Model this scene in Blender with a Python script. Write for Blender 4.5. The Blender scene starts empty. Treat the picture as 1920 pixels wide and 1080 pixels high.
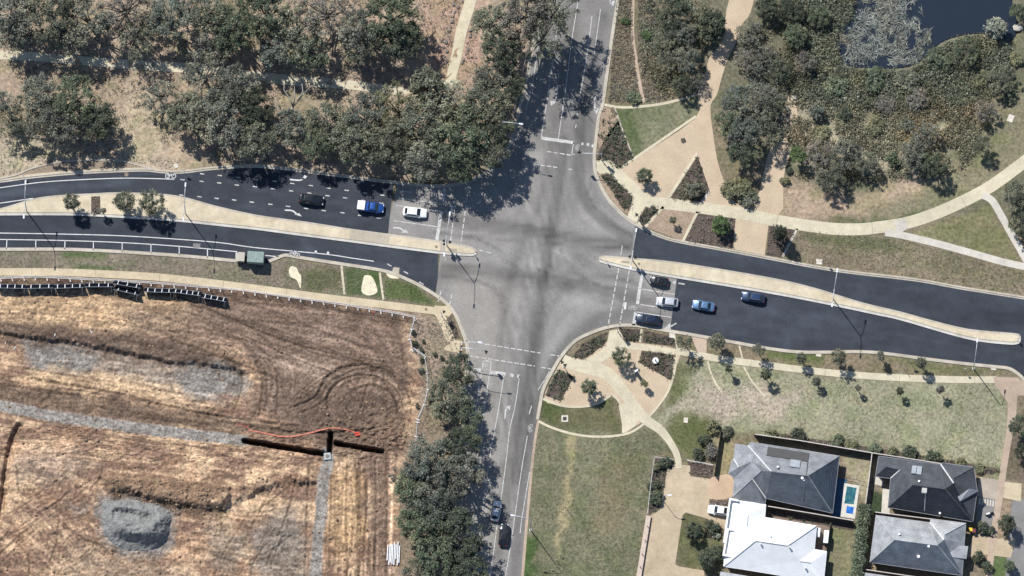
import bpy, bmesh, math, random
import numpy as np
from mathutils import Vector, Matrix
from mathutils.geometry import delaunay_2d_cdt

random.seed(7)
RNG = np.random.default_rng(11)
C = bpy.context.scene.collection
scene = bpy.context.scene

# ------------------------------------------------------------------ camera: a survey aircraft far above, a little south
D, TILT = 2500.0, math.atan(0.2)
CAM = Vector((0, -D * math.sin(TILT), D * math.cos(TILT)))
FW = -CAM.normalized(); UP = Vector((0, math.cos(TILT), math.sin(TILT)))
HALF = 96.0

def P(px, py, z=0.0):
    """the point at height z that is seen at photo pixel (px, py)"""
    a = (px - 960) / 960 * HALF / D; b = (540 - py) / 960 * HALF / D
    d = FW + Vector((1, 0, 0)) * a + UP * b
    s = (z - CAM.z) / d.z
    return CAM + d * s

def P2(px, py):
    p = P(px, py); return (p.x, p.y)

cd = bpy.data.cameras.new('survey_camera'); cam = bpy.data.objects.new('survey_camera', cd); C.objects.link(cam)
cam.location = CAM; cam.rotation_euler = (TILT, 0, 0)
cd.sensor_width = 36; cd.lens = 36 * D / (2 * HALF); cd.clip_start = 100; cd.clip_end = 9000
scene.camera = cam

# ------------------------------------------------------------------ light
SUN_EL = math.radians(49.5)
SH = Vector((0.585, -0.811, 0)).normalized()          # shadows run this way over the ground
world = bpy.data.worlds.new('World'); scene.world = world; world.use_nodes = True
wn = world.node_tree.nodes; wl = world.node_tree.links
sky = wn.new('ShaderNodeTexSky'); sky.sky_type = 'NISHITA'; sky.sun_disc = False
sky.sun_elevation = SUN_EL; sky.ozone_density = 3.0; sky.dust_density = .4; sky.altitude = 60
sunvec = Vector((-SH.x * math.cos(SUN_EL), -SH.y * math.cos(SUN_EL), math.sin(SUN_EL)))
sky.sun_rotation = math.atan2(sunvec.x, sunvec.y)
bg = wn['Background']; bg.inputs['Strength'].default_value = 0.09
wl.new(sky.outputs[0], bg.inputs[0])
sl = bpy.data.lights.new('sun', 'SUN'); sl.energy = 4.6; sl.angle = math.radians(0.5); sl.color = (1.0, 0.982, 0.95)
so = bpy.data.objects.new('sun', sl); C.objects.link(so)
so.rotation_euler = (-sunvec).to_track_quat('-Z', 'Y').to_euler(); so.location = sunvec * 300
vs = scene.view_settings; vs.view_transform = 'Standard'; vs.look = 'None'; vs.exposure = 0.34; vs.gamma = 1
scene.cycles.max_bounces = 6; scene.cycles.transparent_max_bounces = 6

# ------------------------------------------------------------------ materials
KAL = 0.74
def S(r, g, b, k=None):
    k = KAL if k is None else k
    f = lambda c: ((c / 255 + 0.055) / 1.055) ** 2.4 if c > 10 else c / 255 / 12.92
    r, g, b = f(r), f(g), f(b); y = .3 * r + .59 * g + .11 * b; q = .2     # slight greying by haze, mixed into each colour
    return tuple((c + (y - c) * q) * k for c in (r, g, b)) + (1,)

class NT:
    def __init__(s, name):
        s.m = bpy.data.materials.new(name); s.m.use_nodes = True
        s.t = s.m.node_tree; s.b = s.t.nodes['Principled BSDF']; s.out = s.t.nodes['Material Output']
        s.b.inputs['Specular IOR Level'].default_value = 0.25
    def n(s, kind, **kw):
        x = s.t.nodes.new(kind)
        for k, v in kw.items(): setattr(x, k, v)
        return x
    def l(s, a, b): s.t.links.new(a, b)
    def coord(s):
        if not hasattr(s, 'tc'): s.tc = s.n('ShaderNodeTexCoord').outputs['Object']
        return s.tc
    def noise(s, scale, detail=4, rough=.6, stretch=None, dist=0):
        x = s.n('ShaderNodeTexNoise'); x.inputs['Scale'].default_value = scale; x.inputs['Detail'].default_value = detail
        x.inputs['Roughness'].default_value = rough; x.inputs['Distortion'].default_value = dist
        if stretch:
            mp = s.n('ShaderNodeMapping'); mp.inputs['Scale'].default_value = stretch[:3]
            if len(stretch) > 3: mp.inputs['Rotation'].default_value = (0, 0, stretch[3])
            s.l(s.coord(), mp.inputs[0]); s.l(mp.outputs[0], x.inputs['Vector'])
        else: s.l(s.coord(), x.inputs['Vector'])
        return x.outputs['Fac']
    def rng(s, v, a, b, lo, hi):
        x = s.n('ShaderNodeMapRange'); s.l(v, x.inputs[0])
        for i, q in enumerate((a, b, lo, hi)): x.inputs[i + 1].default_value = q
        return x.outputs[0]
    def mix(s, f, a, b, mode='MIX'):
        x = s.n('ShaderNodeMix', data_type='RGBA', blend_type=mode)
        for v, i in ((f, 0), (a, 6), (b, 7)):
            if isinstance(v, (int, float)): x.inputs[i].default_value = v
            elif isinstance(v, tuple): x.inputs[i].default_value = v
            else: s.l(v, x.inputs[i])
        return x.outputs[2]
    def scale(s, col, f):
        """col times the scalar socket f"""
        x = s.n('ShaderNodeVectorMath', operation='SCALE')
        s.l(col, x.inputs[0]); s.l(f, x.inputs['Scale']); return x.outputs[0]
    def bump(s, v, strength=.3, dist=.05):
        x = s.n('ShaderNodeBump'); x.inputs['Strength'].default_value = strength; x.inputs['Distance'].default_value = dist
        s.l(v, x.inputs['Height']); s.l(x.outputs[0], s.b.inputs['Normal'])
    def col(s, c):
        if isinstance(c, tuple): s.b.inputs['Base Color'].default_value = c
        else: s.l(c, s.b.inputs['Base Color'])
    def rough(s, r): s.b.inputs['Roughness'].default_value = r

def mat_ground(name, c1, c2, s1=.25, fine=2.2, lo=.72, hi=1.3, rough=.95, bump=.35, stretch=None):
    m = NT(name)
    a = m.mix(m.rng(m.noise(s1, 5, stretch=stretch), .35, .65, 0, 1), c1, c2)
    f = m.noise(fine, 6, .72)
    m.col(m.scale(a, m.rng(f, .36, .64, lo, hi))); m.bump(f, bump, .06); m.rough(rough)
    return m.m

def mat_vcol(name, fine=2.4, lo=.62, hi=1.38, bump=.6, rough=1.0, dist=.08, fine2=.55):
    m = NT(name)
    at = m.n('ShaderNodeAttribute'); at.attribute_name = 'Col'
    f = m.noise(fine, 7, .75); g = m.noise(fine2, 4, .65)
    c = m.scale(at.outputs['Color'], m.rng(f, .36, .64, lo, hi))
    c = m.scale(c, m.rng(g, .3, .7, .86, 1.14))
    m.col(c); m.bump(f, bump, dist); m.rough(rough); m.b.inputs['Specular IOR Level'].default_value = .1
    return m.m

def mat_plain(name, c, rough=.6, metal=0.0, var=.12, scale=1.5, spec=.4, coat=0):
    m = NT(name)
    a = tuple(x * (1 - var) for x in c[:3]) + (1,); b = tuple(min(1, x * (1 + var)) for x in c[:3]) + (1,)
    m.col(m.mix(m.rng(m.noise(scale, 5), .35, .65, 0, 1), a, b))
    m.rough(rough); m.b.inputs['Metallic'].default_value = metal; m.b.inputs['Specular IOR Level'].default_value = spec
    m.b.inputs['Coat Weight'].default_value = coat
    return m.m

def mat_leaf(name, dark, light, tip=None, trans=.18):
    m = NT(name)
    gi = m.n('ShaderNodeNewGeometry'); oi = m.n('ShaderNodeObjectInfo')
    r = m.n('ShaderNodeValToRGB'); e = r.color_ramp.elements
    e[0].position = 0; e[0].color = dark; e[1].position = .75; e[1].color = light
    if tip: q = e.new(1.0); q.color = tuple(.82 * x for x in tip[:3]) + (1,)
    m.l(gi.outputs['Random Per Island'], r.inputs[0])
    c = m.scale(r.outputs[0], m.rng(oi.outputs['Random'], 0, 1, .8, 1.2))
    c = m.scale(c, m.rng(m.noise(.9, 3), .3, .7, .75, 1.25)); c = m.scale(c, m.rng(m.noise(.16, 4), .32, .68, .72, 1.3))
    c = m.mix(m.rng(m.noise(.11, 3), .45, .7, 0, .8), c, m.mix(1.0, c, (1.22, .98, .78, 1), 'MULTIPLY'))
    m.col(c); m.rough(.75); m.b.inputs['Specular IOR Level'].default_value = .2
    tr = m.n('ShaderNodeBsdfTranslucent'); m.l(c, tr.inputs[0])
    mx = m.n('ShaderNodeMixShader'); mx.inputs[0].default_value = trans
    m.l(m.b.outputs[0], mx.inputs[1]); m.l(tr.outputs[0], mx.inputs[2]); m.l(mx.outputs[0], m.out.inputs[0])
    return m.m

def mat_slab(name, c1, c2, joint=1.5, fine=3.0):
    """broom-finished concrete or paving: patchy, stained, with fine grain"""
    m = NT(name)
    a = m.mix(m.rng(m.noise(.35, 6), .35, .65, 0, 1), c1, c2)
    st = m.noise(.12, 5, .7); f = m.noise(fine, 6, .7)
    a = m.scale(a, m.rng(st, .3, .75, 1.1, .82)); a = m.scale(a, m.rng(f, .3, .7, .9, 1.1)); a = m.scale(a, m.rng(m.noise(.9, 6, .75), .42, .66, 1.03, .88))
    m.col(a); m.bump(f, .15, .02); m.rough(.85)
    return m.m

# ------------------------------------------------------------------ mesh helpers
def tag(o, label=None, cat=None, group=None, kind=None):
    if label: o['label'] = label
    if cat: o['category'] = cat
    if group: o['group'] = group
    if kind: o['kind'] = kind
    return o

def empty(name, loc, rz=0.0):
    o = bpy.data.objects.new(name, None); C.objects.link(o); o.location = loc; o.rotation_euler = (0, 0, rz)
    o.empty_display_size = .3
    return o

def link(name, me, parent=None):
    o = bpy.data.objects.new(name, me); C.objects.link(o)
    if parent: o.parent = parent
    return o

class MB:
    """collects shapes and builds ONE mesh"""
    def __init__(s): s.v = []; s.f = []; s.mi = []; s.cur = 0
    def add(s, vs, fs):
        o = len(s.v); s.v += [tuple(v) for v in vs]
        for f in fs: s.f.append(tuple(i + o for i in f)); s.mi.append(s.cur)
        return s
    def box(s, c, d, rz=0.0, M=None):
        x, y, z = d[0] / 2, d[1] / 2, d[2] / 2
        vs = [Vector((a, b, e)) for a in (-x, x) for b in (-y, y) for e in (-z, z)]
        if M is not None: vs = [M @ v for v in vs]
        R = Matrix.Rotation(rz, 3, 'Z'); vs = [R @ v + Vector(c) for v in vs]
        return s.add(vs, [(0, 1, 3, 2), (4, 6, 7, 5), (0, 4, 5, 1), (2, 3, 7, 6), (0, 2, 6, 4), (1, 5, 7, 3)])
    def tube(s, pts, r, n=8, cap=True):
        pts = [Vector(p) for p in pts]; rs = r if isinstance(r, (list, tuple)) else [r] * len(pts)
        rings = []
        for i, p in enumerate(pts):
            d = (pts[min(i + 1, len(pts) - 1)] - pts[max(i - 1, 0)]).normalized()
            a = d.orthogonal().normalized() if i == 0 else (rings_a - d * rings_a.dot(d)).normalized()
            rings_a = a; b = d.cross(a)
            rings.append([p + (a * math.cos(t) + b * math.sin(t)) * rs[i] for t in [2 * math.pi * k / n for k in range(n)]])
        vs = [v for q in rings for v in q]; fs = []
        for i in range(len(pts) - 1):
            for k in range(n):
                k2 = (k + 1) % n
                fs.append((i * n + k, i * n + k2, (i + 1) * n + k2, (i + 1) * n + k))
        if cap: fs += [tuple(range(n))[::-1], tuple((len(pts) - 1) * n + k for k in range(n))]
        return s.add(vs, fs)
    def prism(s, pts, z0, z1, top=True):
        """a slab with the outline pts (x, y)"""
        a = sum(pts[i][0] * pts[(i + 1) % len(pts)][1] - pts[(i + 1) % len(pts)][0] * pts[i][1] for i in range(len(pts)))
        if a < 0: pts = pts[::-1]
        n = len(pts)
        vs = [(p[0], p[1], z1) for p in pts] + [(p[0], p[1], z0) for p in pts]
        fs = [(n + i, n + (i + 1) % n, (i + 1) % n, i) for i in range(n)]
        if top: fs.append(tuple(range(n)))
        return s.add(vs, fs)
    def sheet(s, pts, z):
        a = sum(pts[i][0] * pts[(i + 1) % len(pts)][1] - pts[(i + 1) % len(pts)][0] * pts[i][1] for i in range(len(pts)))
        if a < 0: pts = pts[::-1]
        return s.add([(p[0], p[1], z) for p in pts], [tuple(range(len(pts)))])
    def ribbon(s, L, R, z0, z1):
        """a raised strip between two matching outlines"""
        n = len(L); vs = []
        for a, b in zip(L, R): vs += [(a[0], a[1], z1), (b[0], b[1], z1), (a[0], a[1], z0), (b[0], b[1], z0)]
        fs = []
        for i in range(n - 1):
            o, q = i * 4, i * 4 + 4
            fs += [(o, o + 1, q + 1, q), (o + 2, o, q, q + 2), (o + 1, o + 3, q + 3, q + 1)]
        fs += [(0, 2, 3, 1), (n * 4 - 4, n * 4 - 3, n * 4 - 1, n * 4 - 2)]
        return s.add(vs, fs)
    def mesh(s, name, mats, smooth=False, bevel=0, seg=2):
        me = bpy.data.meshes.new(name); me.from_pydata(s.v, [], s.f)
        mats = mats if isinstance(mats, (list, tuple)) else [mats]
        for m in mats: me.materials.append(m)
        if len(mats) > 1: me.polygons.foreach_set('material_index', s.mi)
        bm = bmesh.new(); bm.from_mesh(me)
        big = [f for f in bm.faces if len(f.verts) > 4]
        if big: bmesh.ops.triangulate(bm, faces=big)
        if bevel:
            bmesh.ops.remove_doubles(bm, verts=bm.verts, dist=1e-4)
            bmesh.ops.recalc_face_normals(bm, faces=bm.faces)
            es = [e for e in bm.edges if len(e.link_faces) == 2 and e.calc_face_angle(0) > .5]
            bmesh.ops.bevel(bm, geom=es, offset=bevel, segments=seg, profile=.5, affect='EDGES', clamp_overlap=True)
        bm.to_mesh(me); bm.free()
        if smooth: me.polygons.foreach_set('use_smooth', [True] * len(me.polygons))
        me.update(); return me
    def build(s, name, mats, parent=None, **kw): return link(name, s.mesh(name, mats, **kw), parent)

def smooth(pts, k=6, closed=False):
    """Catmull-Rom through the points"""
    n = len(pts); out = []
    if n < 3: return [tuple(p) for p in pts]
    rng = range(n if closed else n - 1)
    for i in rng:
        if closed: a, b, c, d = (pts[(i + j) % n] for j in (-1, 0, 1, 2))
        else: a, b, c, d = pts[max(i - 1, 0)], pts[i], pts[i + 1], pts[min(i + 2, n - 1)]
        for j in range(k):
            t = j / k
            out.append(tuple(.5 * (2 * b[q] + (c[q] - a[q]) * t + (2 * a[q] - 5 * b[q] + 4 * c[q] - d[q]) * t * t + (3 * b[q] - a[q] - 3 * c[q] + d[q]) * t ** 3) for q in (0, 1)))
    if not closed: out.append(tuple(pts[-1]))
    return out

def W(pts): return [P2(*p) for p in pts]

def offset(pts, d):
    """the polyline (metres) shifted d to its left"""
    out = []; n = len(pts)
    for i in range(n):
        a = Vector(pts[max(i - 1, 0)]); b = Vector(pts[min(i + 1, n - 1)]); t = (b - a)
        t = t.normalized() if t.length > 1e-9 else Vector((1, 0))
        dd = d[i] if isinstance(d, (list, tuple)) else d
        out.append((pts[i][0] - t.y * dd, pts[i][1] + t.x * dd))
    return out

def strip(mb, pxs, w, z0, z1, k=6, shift=0.0):
    """raised strip along a pixel polyline, w metres wide"""
    c = W(smooth(pxs, k) if k else pxs)
    if shift: c = offset(c, shift)
    hw = [x / 2 for x in np.interp(np.linspace(0, 1, len(c)), np.linspace(0, 1, len(w)), w)] if isinstance(w, (list, tuple)) else w / 2
    nhw = [-x for x in hw] if isinstance(hw, list) else -hw
    return mb.ribbon(offset(c, hw), offset(c, nhw), z0, z1)

def struct(name, mb, m, **kw):
    o = mb.build(name, m, **kw); o['kind'] = 'structure'; return o

def inside(x, y, poly):
    c = False; n = len(poly)
    for i in range(n):
        x1, y1 = poly[i]; x2, y2 = poly[(i + 1) % n]
        if (y1 > y) != (y2 > y) and x < (x2 - x1) * (y - y1) / (y2 - y1) + x1: c = not c
    return c

# ------------------------------------------------------------------ numpy noise and distance fields
_LAT = RNG.random((256, 256))
def vnoise(x, y):
    xi = np.floor(x).astype(int); yi = np.floor(y).astype(int); fx = x - xi; fy = y - yi
    fx = fx * fx * (3 - 2 * fx); fy = fy * fy * (3 - 2 * fy)
    g = lambda a, b: _LAT[a & 255, b & 255]
    return (g(xi, yi) * (1 - fx) + g(xi + 1, yi) * fx) * (1 - fy) + (g(xi, yi + 1) * (1 - fx) + g(xi + 1, yi + 1) * fx) * fy
def fbm(x, y, o=5, rough=.55):
    r = 0; a = 1; t = 0
    for i in range(o):
        r = r + a * vnoise(x * 2 ** i + 17 * i, y * 2 ** i + 31 * i); t += a; a *= rough
    return r / t
def seg_dist(X, Y, pts, closed=False):
    d = np.full(X.shape, 1e9); n = len(pts)
    for i in range(n if closed else n - 1):
        ax, ay = pts[i]; bx, by = pts[(i + 1) % n]
        vx, vy = bx - ax, by - ay; l = vx * vx + vy * vy + 1e-9
        t = np.clip(((X - ax) * vx + (Y - ay) * vy) / l, 0, 1)
        d = np.minimum(d, np.hypot(X - ax - t * vx, Y - ay - t * vy))
    return d
def poly_mask(X, Y, pts, feather):
    m = np.zeros(X.shape)
    xs = [p[0] for p in pts]; ys = [p[1] for p in pts]; q = feather * 1.5
    sel = (X > min(xs) - q) & (X < max(xs) + q) & (Y > min(ys) - q) & (Y < max(ys) + q)
    if not sel.any(): return m
    x = X[sel]; y = Y[sel]; ins = np.zeros(x.shape, bool); n = len(pts)
    for i in range(n):
        x1, y1 = pts[i]; x2, y2 = pts[(i + 1) % n]
        if y1 == y2: continue
        ins ^= ((y1 > y) != (y2 > y)) & (x < (x2 - x1) * (y - y1) / (y2 - y1) + x1)
    d = seg_dist(x, y, pts, True); sd = np.where(ins, d, -d)
    t = np.clip((sd + feather) / (2 * feather), 0, 1)
    m[sel] = t * t * (3 - 2 * t); return m
def line_mask(X, Y, pts, w, feather):
    xs = [p[0] for p in pts]; ys = [p[1] for p in pts]; q = w + feather + 2
    m = np.zeros(X.shape); sel = (X > min(xs) - q) & (X < max(xs) + q) & (Y > min(ys) - q) & (Y < max(ys) + q)
    if not sel.any(): return m
    d = seg_dist(X[sel], Y[sel], pts)
    t = np.clip((w + feather - d) / (feather + 1e-6), 0, 1); m[sel] = t * t * (3 - 2 * t); return m

def set_cols(me, rgb):
    at = me.color_attributes.new('Col', 'FLOAT_COLOR', 'POINT')
    a = np.ones((len(rgb), 4), np.float32); a[:, :3] = rgb
    at.data.foreach_set('color', a.ravel())

def to_px(x, y):
    """ground metres (arrays) to photo pixels, near enough for painting soil zones"""
    dx = x - CAM.x; dy = y - CAM.y; dz = -CAM.z
    dep = dx * FW.x + dy * FW.y + dz * FW.z
    u = dy * UP.y + dz * UP.z
    return 960 + dx / dep * D / HALF * 960, 540 - u / dep * D / HALF * 960
# ================================================================== GROUND: one sheet, with the building site cut in as a finer one
M_GROUND = mat_vcol('dry grass and leaf litter', fine=1.6, lo=.62, hi=1.42, bump=.8, dist=.12)
M_SITE = mat_vcol('turned soil', fine=2.3, lo=.5, hi=1.56, bump=1.0, dist=.16)
def lin(c): return np.array(S(*c)[:3])

SITE_X0, SITE_X1, SITE_Y0, SITE_Y1 = -104.0, -15.5, -66.0, 2.5
STRAW, BROWN, DARKB, GREY, ORANGE = (224, 184, 138), (152, 118, 93), (104, 82, 66), (154, 151, 146), (196, 150, 110)

# soft zones of the open ground: (outline in photo pixels, colour, feather)
ZONES = [
    ([(-200, -200), (1010, -200), (985, 240), (900, 330), (480, 330), (-200, 350)], (176, 152, 126), 14),
    ([(-100, 215), (60, 265), (120, 290), (330, 300), (330, 325), (200, 305), (-100, 340)], (196, 176, 146), 16),
    ([(235, 160), (300, 170), (320, 300), (225, 300)], (196, 174, 140), 18),
    ([(790, -40), (900, -40), (905, 140), (800, 150)], (186, 150, 126), 22),
    ([(1155, -60), (1330, -60), (1310, 190), (1200, 200), (1135, 192)], (140, 126, 100), 12),
    ([(1290, -60), (1960, -60), (1960, 400), (1700, 410), (1480, 410), (1440, 300), (1330, 200)], (124, 118, 94), 18),
    ([(1470, 330), (1600, 370), (1700, 330), (1780, 310), (1800, 330), (1650, 415), (1450, 405)], (184, 158, 128), 16),
    ([(1470, 200), (1560, 230), (1800, 230), (1760, 330), (1500, 300)], (180, 168, 138), 22),
    ([(1850, 180), (1960, 160), (1960, 290), (1840, 370), (1700, 410), (1640, 400), (1760, 340)], (138, 130, 98), 16),
    ([(1560, 415), (1680, 405), (1740, 385), (1690, 418), (1600, 425)], (92, 106, 62), 7),
    ([(1500, 430), (1640, 440), (1920, 520), (1930, 560), (1700, 520), (1440, 480)], (144, 128, 102), 9),
    ([(1500, 430), (1640, 445), (1700, 470), (1640, 470), (1520, 455)], (112, 112, 74), 8),
    ([(1700, 440), (1860, 385), (1910, 488), (1800, 470)], (134, 128, 88), 5),
    ([(1155, 200), (1310, 185), (1304, 222), (1190, 296)], (132, 130, 98), 5),
    ([(1150, 200), (1180, 200), (1205, 280), (1188, 296)], (106, 114, 74), 6),
    ([(-200, 470), (120, 468), (450, 488), (500, 495), (540, 482), (700, 506), (790, 540), (820, 575), (640, 560), (300, 518), (-200, 500)], (140, 127, 107), 6),
    ([(110, 470), (205, 474), (200, 485), (120, 480)], (98, 110, 66), 6), ([(150, 495), (215, 498), (210, 508), (140, 504)], (86, 108, 58), 5),
    ([(560, 500), (640, 505), (640, 545), (575, 540)], (112, 110, 76), 8), ([(645, 500), (712, 510), (716, 560), (650, 552)], (92, 106, 62), 6),
    ([(720, 520), (780, 535), (815, 570), (720, 560)], (96, 108, 60), 6),
    ([(770, 585), (830, 590), (870, 670), (870, 760), (800, 820), (780, 700)], (170, 146, 124), 9),
    ([(740, 820), (870, 740), (870, 1130), (740, 1130)], (150, 128, 106), 20),
    ([(1262, 680), (1330, 672), (1500, 700), (1880, 712), (1905, 900), (1640, 840), (1400, 810), (1280, 860), (1225, 790)], (158, 153, 120), 8),
    ([(1250, 760), (1300, 725), (1440, 725), (1500, 745), (1480, 790), (1350, 790)], (186, 168, 146), 26),
    ([(1265, 680), (1300, 685), (1275, 745), (1235, 780)], (112, 112, 72), 10),
    ([(1240, 800), (1290, 775), (1340, 790), (1320, 860), (1280, 860)], (110, 112, 66), 14),
    ([(1000, 795), (1180, 812), (1215, 785), (1265, 850), (1228, 855), (1192, 1130), (970, 1130), (990, 900)], (126, 123, 92), 8),
    ([(1014, 752), (1148, 745), (1168, 812), (1030, 800)], (114, 110, 74), 6), ([(1014, 752), (1062, 765), (1040, 800), (1010, 790)], (96, 104, 60), 8),
    ([(1068, 815), (1085, 815), (1062, 960), (1050, 1040), (1042, 1040), (1052, 950)], (172, 156, 110), 7),
    ([(985, 1000), (1008, 1010), (1000, 1130), (980, 1130)], (84, 108, 52), 7), ([(1130, 860), (1200, 850), (1180, 1000), (1110, 1000)], (130, 120, 88), 24),
    ([(1280, 655), (1400, 650), (1890, 695), (1900, 706), (1600, 695), (1380, 672)], (140, 124, 96), 6),
    ([(1435, 656), (1545, 662), (1545, 680), (1440, 672)], (108, 114, 66), 6), ([(1650, 668), (1880, 690), (1880, 704), (1700, 695)], (120, 118, 78), 8),
    ([(1270, 960), (1330, 965), (1360, 1030), (1350, 1080), (1270, 1060)], (116, 112, 76), 4),
    ([(1340, 815), (1378, 820), (1366, 890), (1345, 893)], (158, 144, 100), 5),
    ([(1575, 855), (1640, 860), (1628, 945), (1600, 910)], (168, 154, 122), 5), ([(1552, 985), (1612, 990), (1600, 1130), (1540, 1130)], (134, 128, 92), 4),
    ([(1637, 920), (1662, 925), (1655, 965), (1630, 965)], (62, 78, 50), 3),
    ([(1640, 850), (1900, 880), (1900, 892), (1765, 872)], (122, 116, 76), 6),
    ([(1890, 800), (1935, 760), (1935, 905), (1885, 900)], (120, 104, 88), 5), ([(1862, 935), (1895, 938), (1888, 1000), (1860, 1000)], (166, 140, 112), 4),
    ([(1860, 1040), (1900, 1040), (1895, 1130), (1850, 1130)], (104, 120, 70), 4),
]

def base_colour(X, Y):
    wx = X + (fbm(X / 26, Y / 26, 4) - .5) * 34; wy = Y + (fbm(X / 26 + 50, Y / 26 + 9, 4) - .5) * 34
    n = fbm(X / 70, Y / 70, 5); col = np.empty(X.shape + (3,)); col[:] = lin((140, 124, 98))
    for poly, c, f in ZONES:
        q = .35 if f < 7 else 1
        m = poly_mask(X * (1 - q) + wx * q, Y * (1 - q) + wy * q, poly, f)[..., None]
        col = col * (1 - m) + lin(c) * m
    # worn, greener and straw-coloured patches everywhere
    g = np.clip((fbm(X / 34, Y / 26, 5) - .49) * 6, 0, 1)[..., None]; s = np.clip((fbm(X / 15 + 80, Y / 15, 5) - .53) * 7, 0, 1)[..., None]
    col = col * (1 - g * .5) + col * np.array((.66, .8, .6)) * g * .5
    col = col * (1 - s * .35) + col * np.array((1.3, 1.22, 1.12)) * s * .35
    return col * (.8 + .4 * n[..., None])

def grid_mesh(name, xs, ys, hole=None, zf=None, colf=None, mat=None):
    X, Y = np.meshgrid(xs, ys); PX, PY = to_px(X, Y)
    Z = zf(PX, PY) if zf is not None else np.zeros(X.shape)
    nx, ny = len(xs), len(ys)
    v = np.stack([X.ravel(), Y.ravel(), Z.ravel()], 1)
    i = np.arange(nx * ny).reshape(ny, nx)
    f = np.stack([i[:-1, :-1], i[:-1, 1:], i[1:, 1:], i[1:, :-1]], -1)
    if hole is not None:
        xc = (xs[:-1] + xs[1:]) / 2; yc = (ys[:-1] + ys[1:]) / 2
        keep = ~((xc[None, :] > hole[0]) & (xc[None, :] < hole[1]) & (yc[:, None] > hole[2]) & (yc[:, None] < hole[3]))
        f = f[keep]
    f = f.reshape(-1, 4)
    me = bpy.data.meshes.new(name)
    me.vertices.add(len(v)); me.vertices.foreach_set('co', v.astype(np.float32).ravel())
    me.loops.add(len(f) * 4); me.loops.foreach_set('vertex_index', f.astype(np.int32).ravel())
    me.polygons.add(len(f)); me.polygons.foreach_set('loop_start', np.arange(0, len(f) * 4, 4, dtype=np.int32))
    me.polygons.foreach_set('loop_total', np.full(len(f), 4, np.int32)); me.update(calc_edges=True)
    me.polygons.foreach_set('use_smooth', [True] * len(f))
    set_cols(me, colf(PX, PY).reshape(-1, 3)); me.materials.append(mat); me.validate(); return me

POND = [(1604, -40), (1598, 30), (1576, 55), (1568, 78), (1580, 116), (1620, 127), (1680, 127), (1722, 117), (1760, 82), (1800, 66), (1845, 62), (1862, 74), (1894, 76), (1908, 50), (1897, 0), (1894, -40)]
def base_height(X, Y):
    m = poly_mask(X, Y, smooth(POND, 4, True), 9)
    bank = np.clip(fbm(X / 9, Y / 9, 4) - .5, -.2, .2) * .16
    flat = np.zeros(X.shape)
    for poly in ([(-100, 10), (870, 10), (900, 230), (800, 300), (-100, 280)], [(1460, 120), (1860, 130), (1800, 320), (1500, 300)]):
        flat = np.maximum(flat, poly_mask(X, Y, poly, 30))
    return bank * flat * 2.4 - m * .9

xs = np.arange(-130, 130.01, .5); ys = np.arange(-80, 80.01, .5)
g = link('ground', grid_mesh('ground', xs, ys, (SITE_X0, SITE_X1, SITE_Y0, SITE_Y1), base_height, base_colour, M_GROUND)); g['kind'] = 'structure'
mb = MB()
for x0, x1, y0, y1 in ((-900, 900, 80, 900), (-900, 900, -900, -80), (-900, -130, -80, 80), (130, 900, -80, 80)):
    mb.sheet([(x0, y0), (x1, y0), (x1, y1), (x0, y1)], 0)
struct('surrounding_land', mb, mat_ground('far paddock', S(140, 124, 98), S(118, 112, 84), .05, 1.2))

# ------------------------------------------------------------------ the building site
SMOOTH_B = [(400, 556), (560, 562), (700, 580), (758, 600), (768, 640), (772, 700), (745, 770), (640, 800), (540, 800), (470, 760), (500, 700), (420, 630), (330, 580)]
RUTS = [  # wheel ruts: smooth polylines, depth, half width (pixels)
    ([(300, 540), (380, 575), (470, 615), (560, 648), (640, 668), (700, 690)], .22, 2.2),
    ([(360, 590), (450, 628), (540, 668), (620, 700), (640, 712)], .18, 2.0),
    ([(400, 570), (480, 605), (570, 640), (655, 668), (715, 678)], .12, 1.8),
    ([(545, 765), (590, 745), (615, 705), (650, 688), (700, 688), (738, 705), (752, 735)], .26, 2.6),
    ([(560, 775), (605, 755), (632, 718), (665, 705), (700, 705), (725, 722), (742, 748)], .22, 2.4),
    ([(655, 715), (672, 740), (676, 765)], .2, 2), ([(690, 720), (682, 748), (674, 770)], .2, 2),
    ([(480, 680), (492, 705), (492, 740), (486, 780)], .2, 2.2), ([(500, 680), (518, 705), (522, 735), (514, 748)], .2, 2.2),
    ([(420, 660), (432, 690), (428, 730)], .16, 2), ([(430, 650), (470, 690), (500, 730)], .14, 2),
    ([(560, 590), (660, 594), (720, 610), (748, 645), (757, 690), (752, 730)], .1, 2), ([(560, 606), (660, 612), (705, 630), (728, 660), (738, 700)], .1, 2),
    ([(460, 600), (560, 612), (650, 625), (700, 650)], .08, 1.6),
    ([(320, 620), (360, 640), (420, 648)], .16, 1.8), ([(310, 595), (345, 610)], .2, 1.6),
    ([(680, 860), (690, 950), (695, 1080)], .16, 2), ([(705, 860), (706, 960), (700, 1080)], .14, 2), ([(560, 880), (540, 960), (500, 1060)], .16, 2),
    ([(580, 870), (576, 970), (572, 1080)], .2, 2.4), ([(470, 960), (430, 1020), (400, 1080)], .14, 2), ([(520, 900), (470, 990)], .14, 2),
    ([(120, 960), (60, 1000), (0, 1060)], .12, 2), ([(170, 900), (80, 960), (20, 1000)], .12, 2),
    ([(60, 710), (200, 735), (330, 765), (440, 785), (560, 800)], .22, 3), ([(440, 795), (560, 812), (690, 806), (740, 790)], .16, 3),
]
def fan(p, n, gap, d, w):
    """n tracks side by side"""
    out = []
    for i in range(n):
        k = (i - (n - 1) / 2) * gap; out.append(([(x + random.uniform(-2, 2) + k * .35, y + k + random.uniform(-1.5, 1.5)) for x, y in p], d * random.uniform(.5, 1.1), w))
    return out
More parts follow.
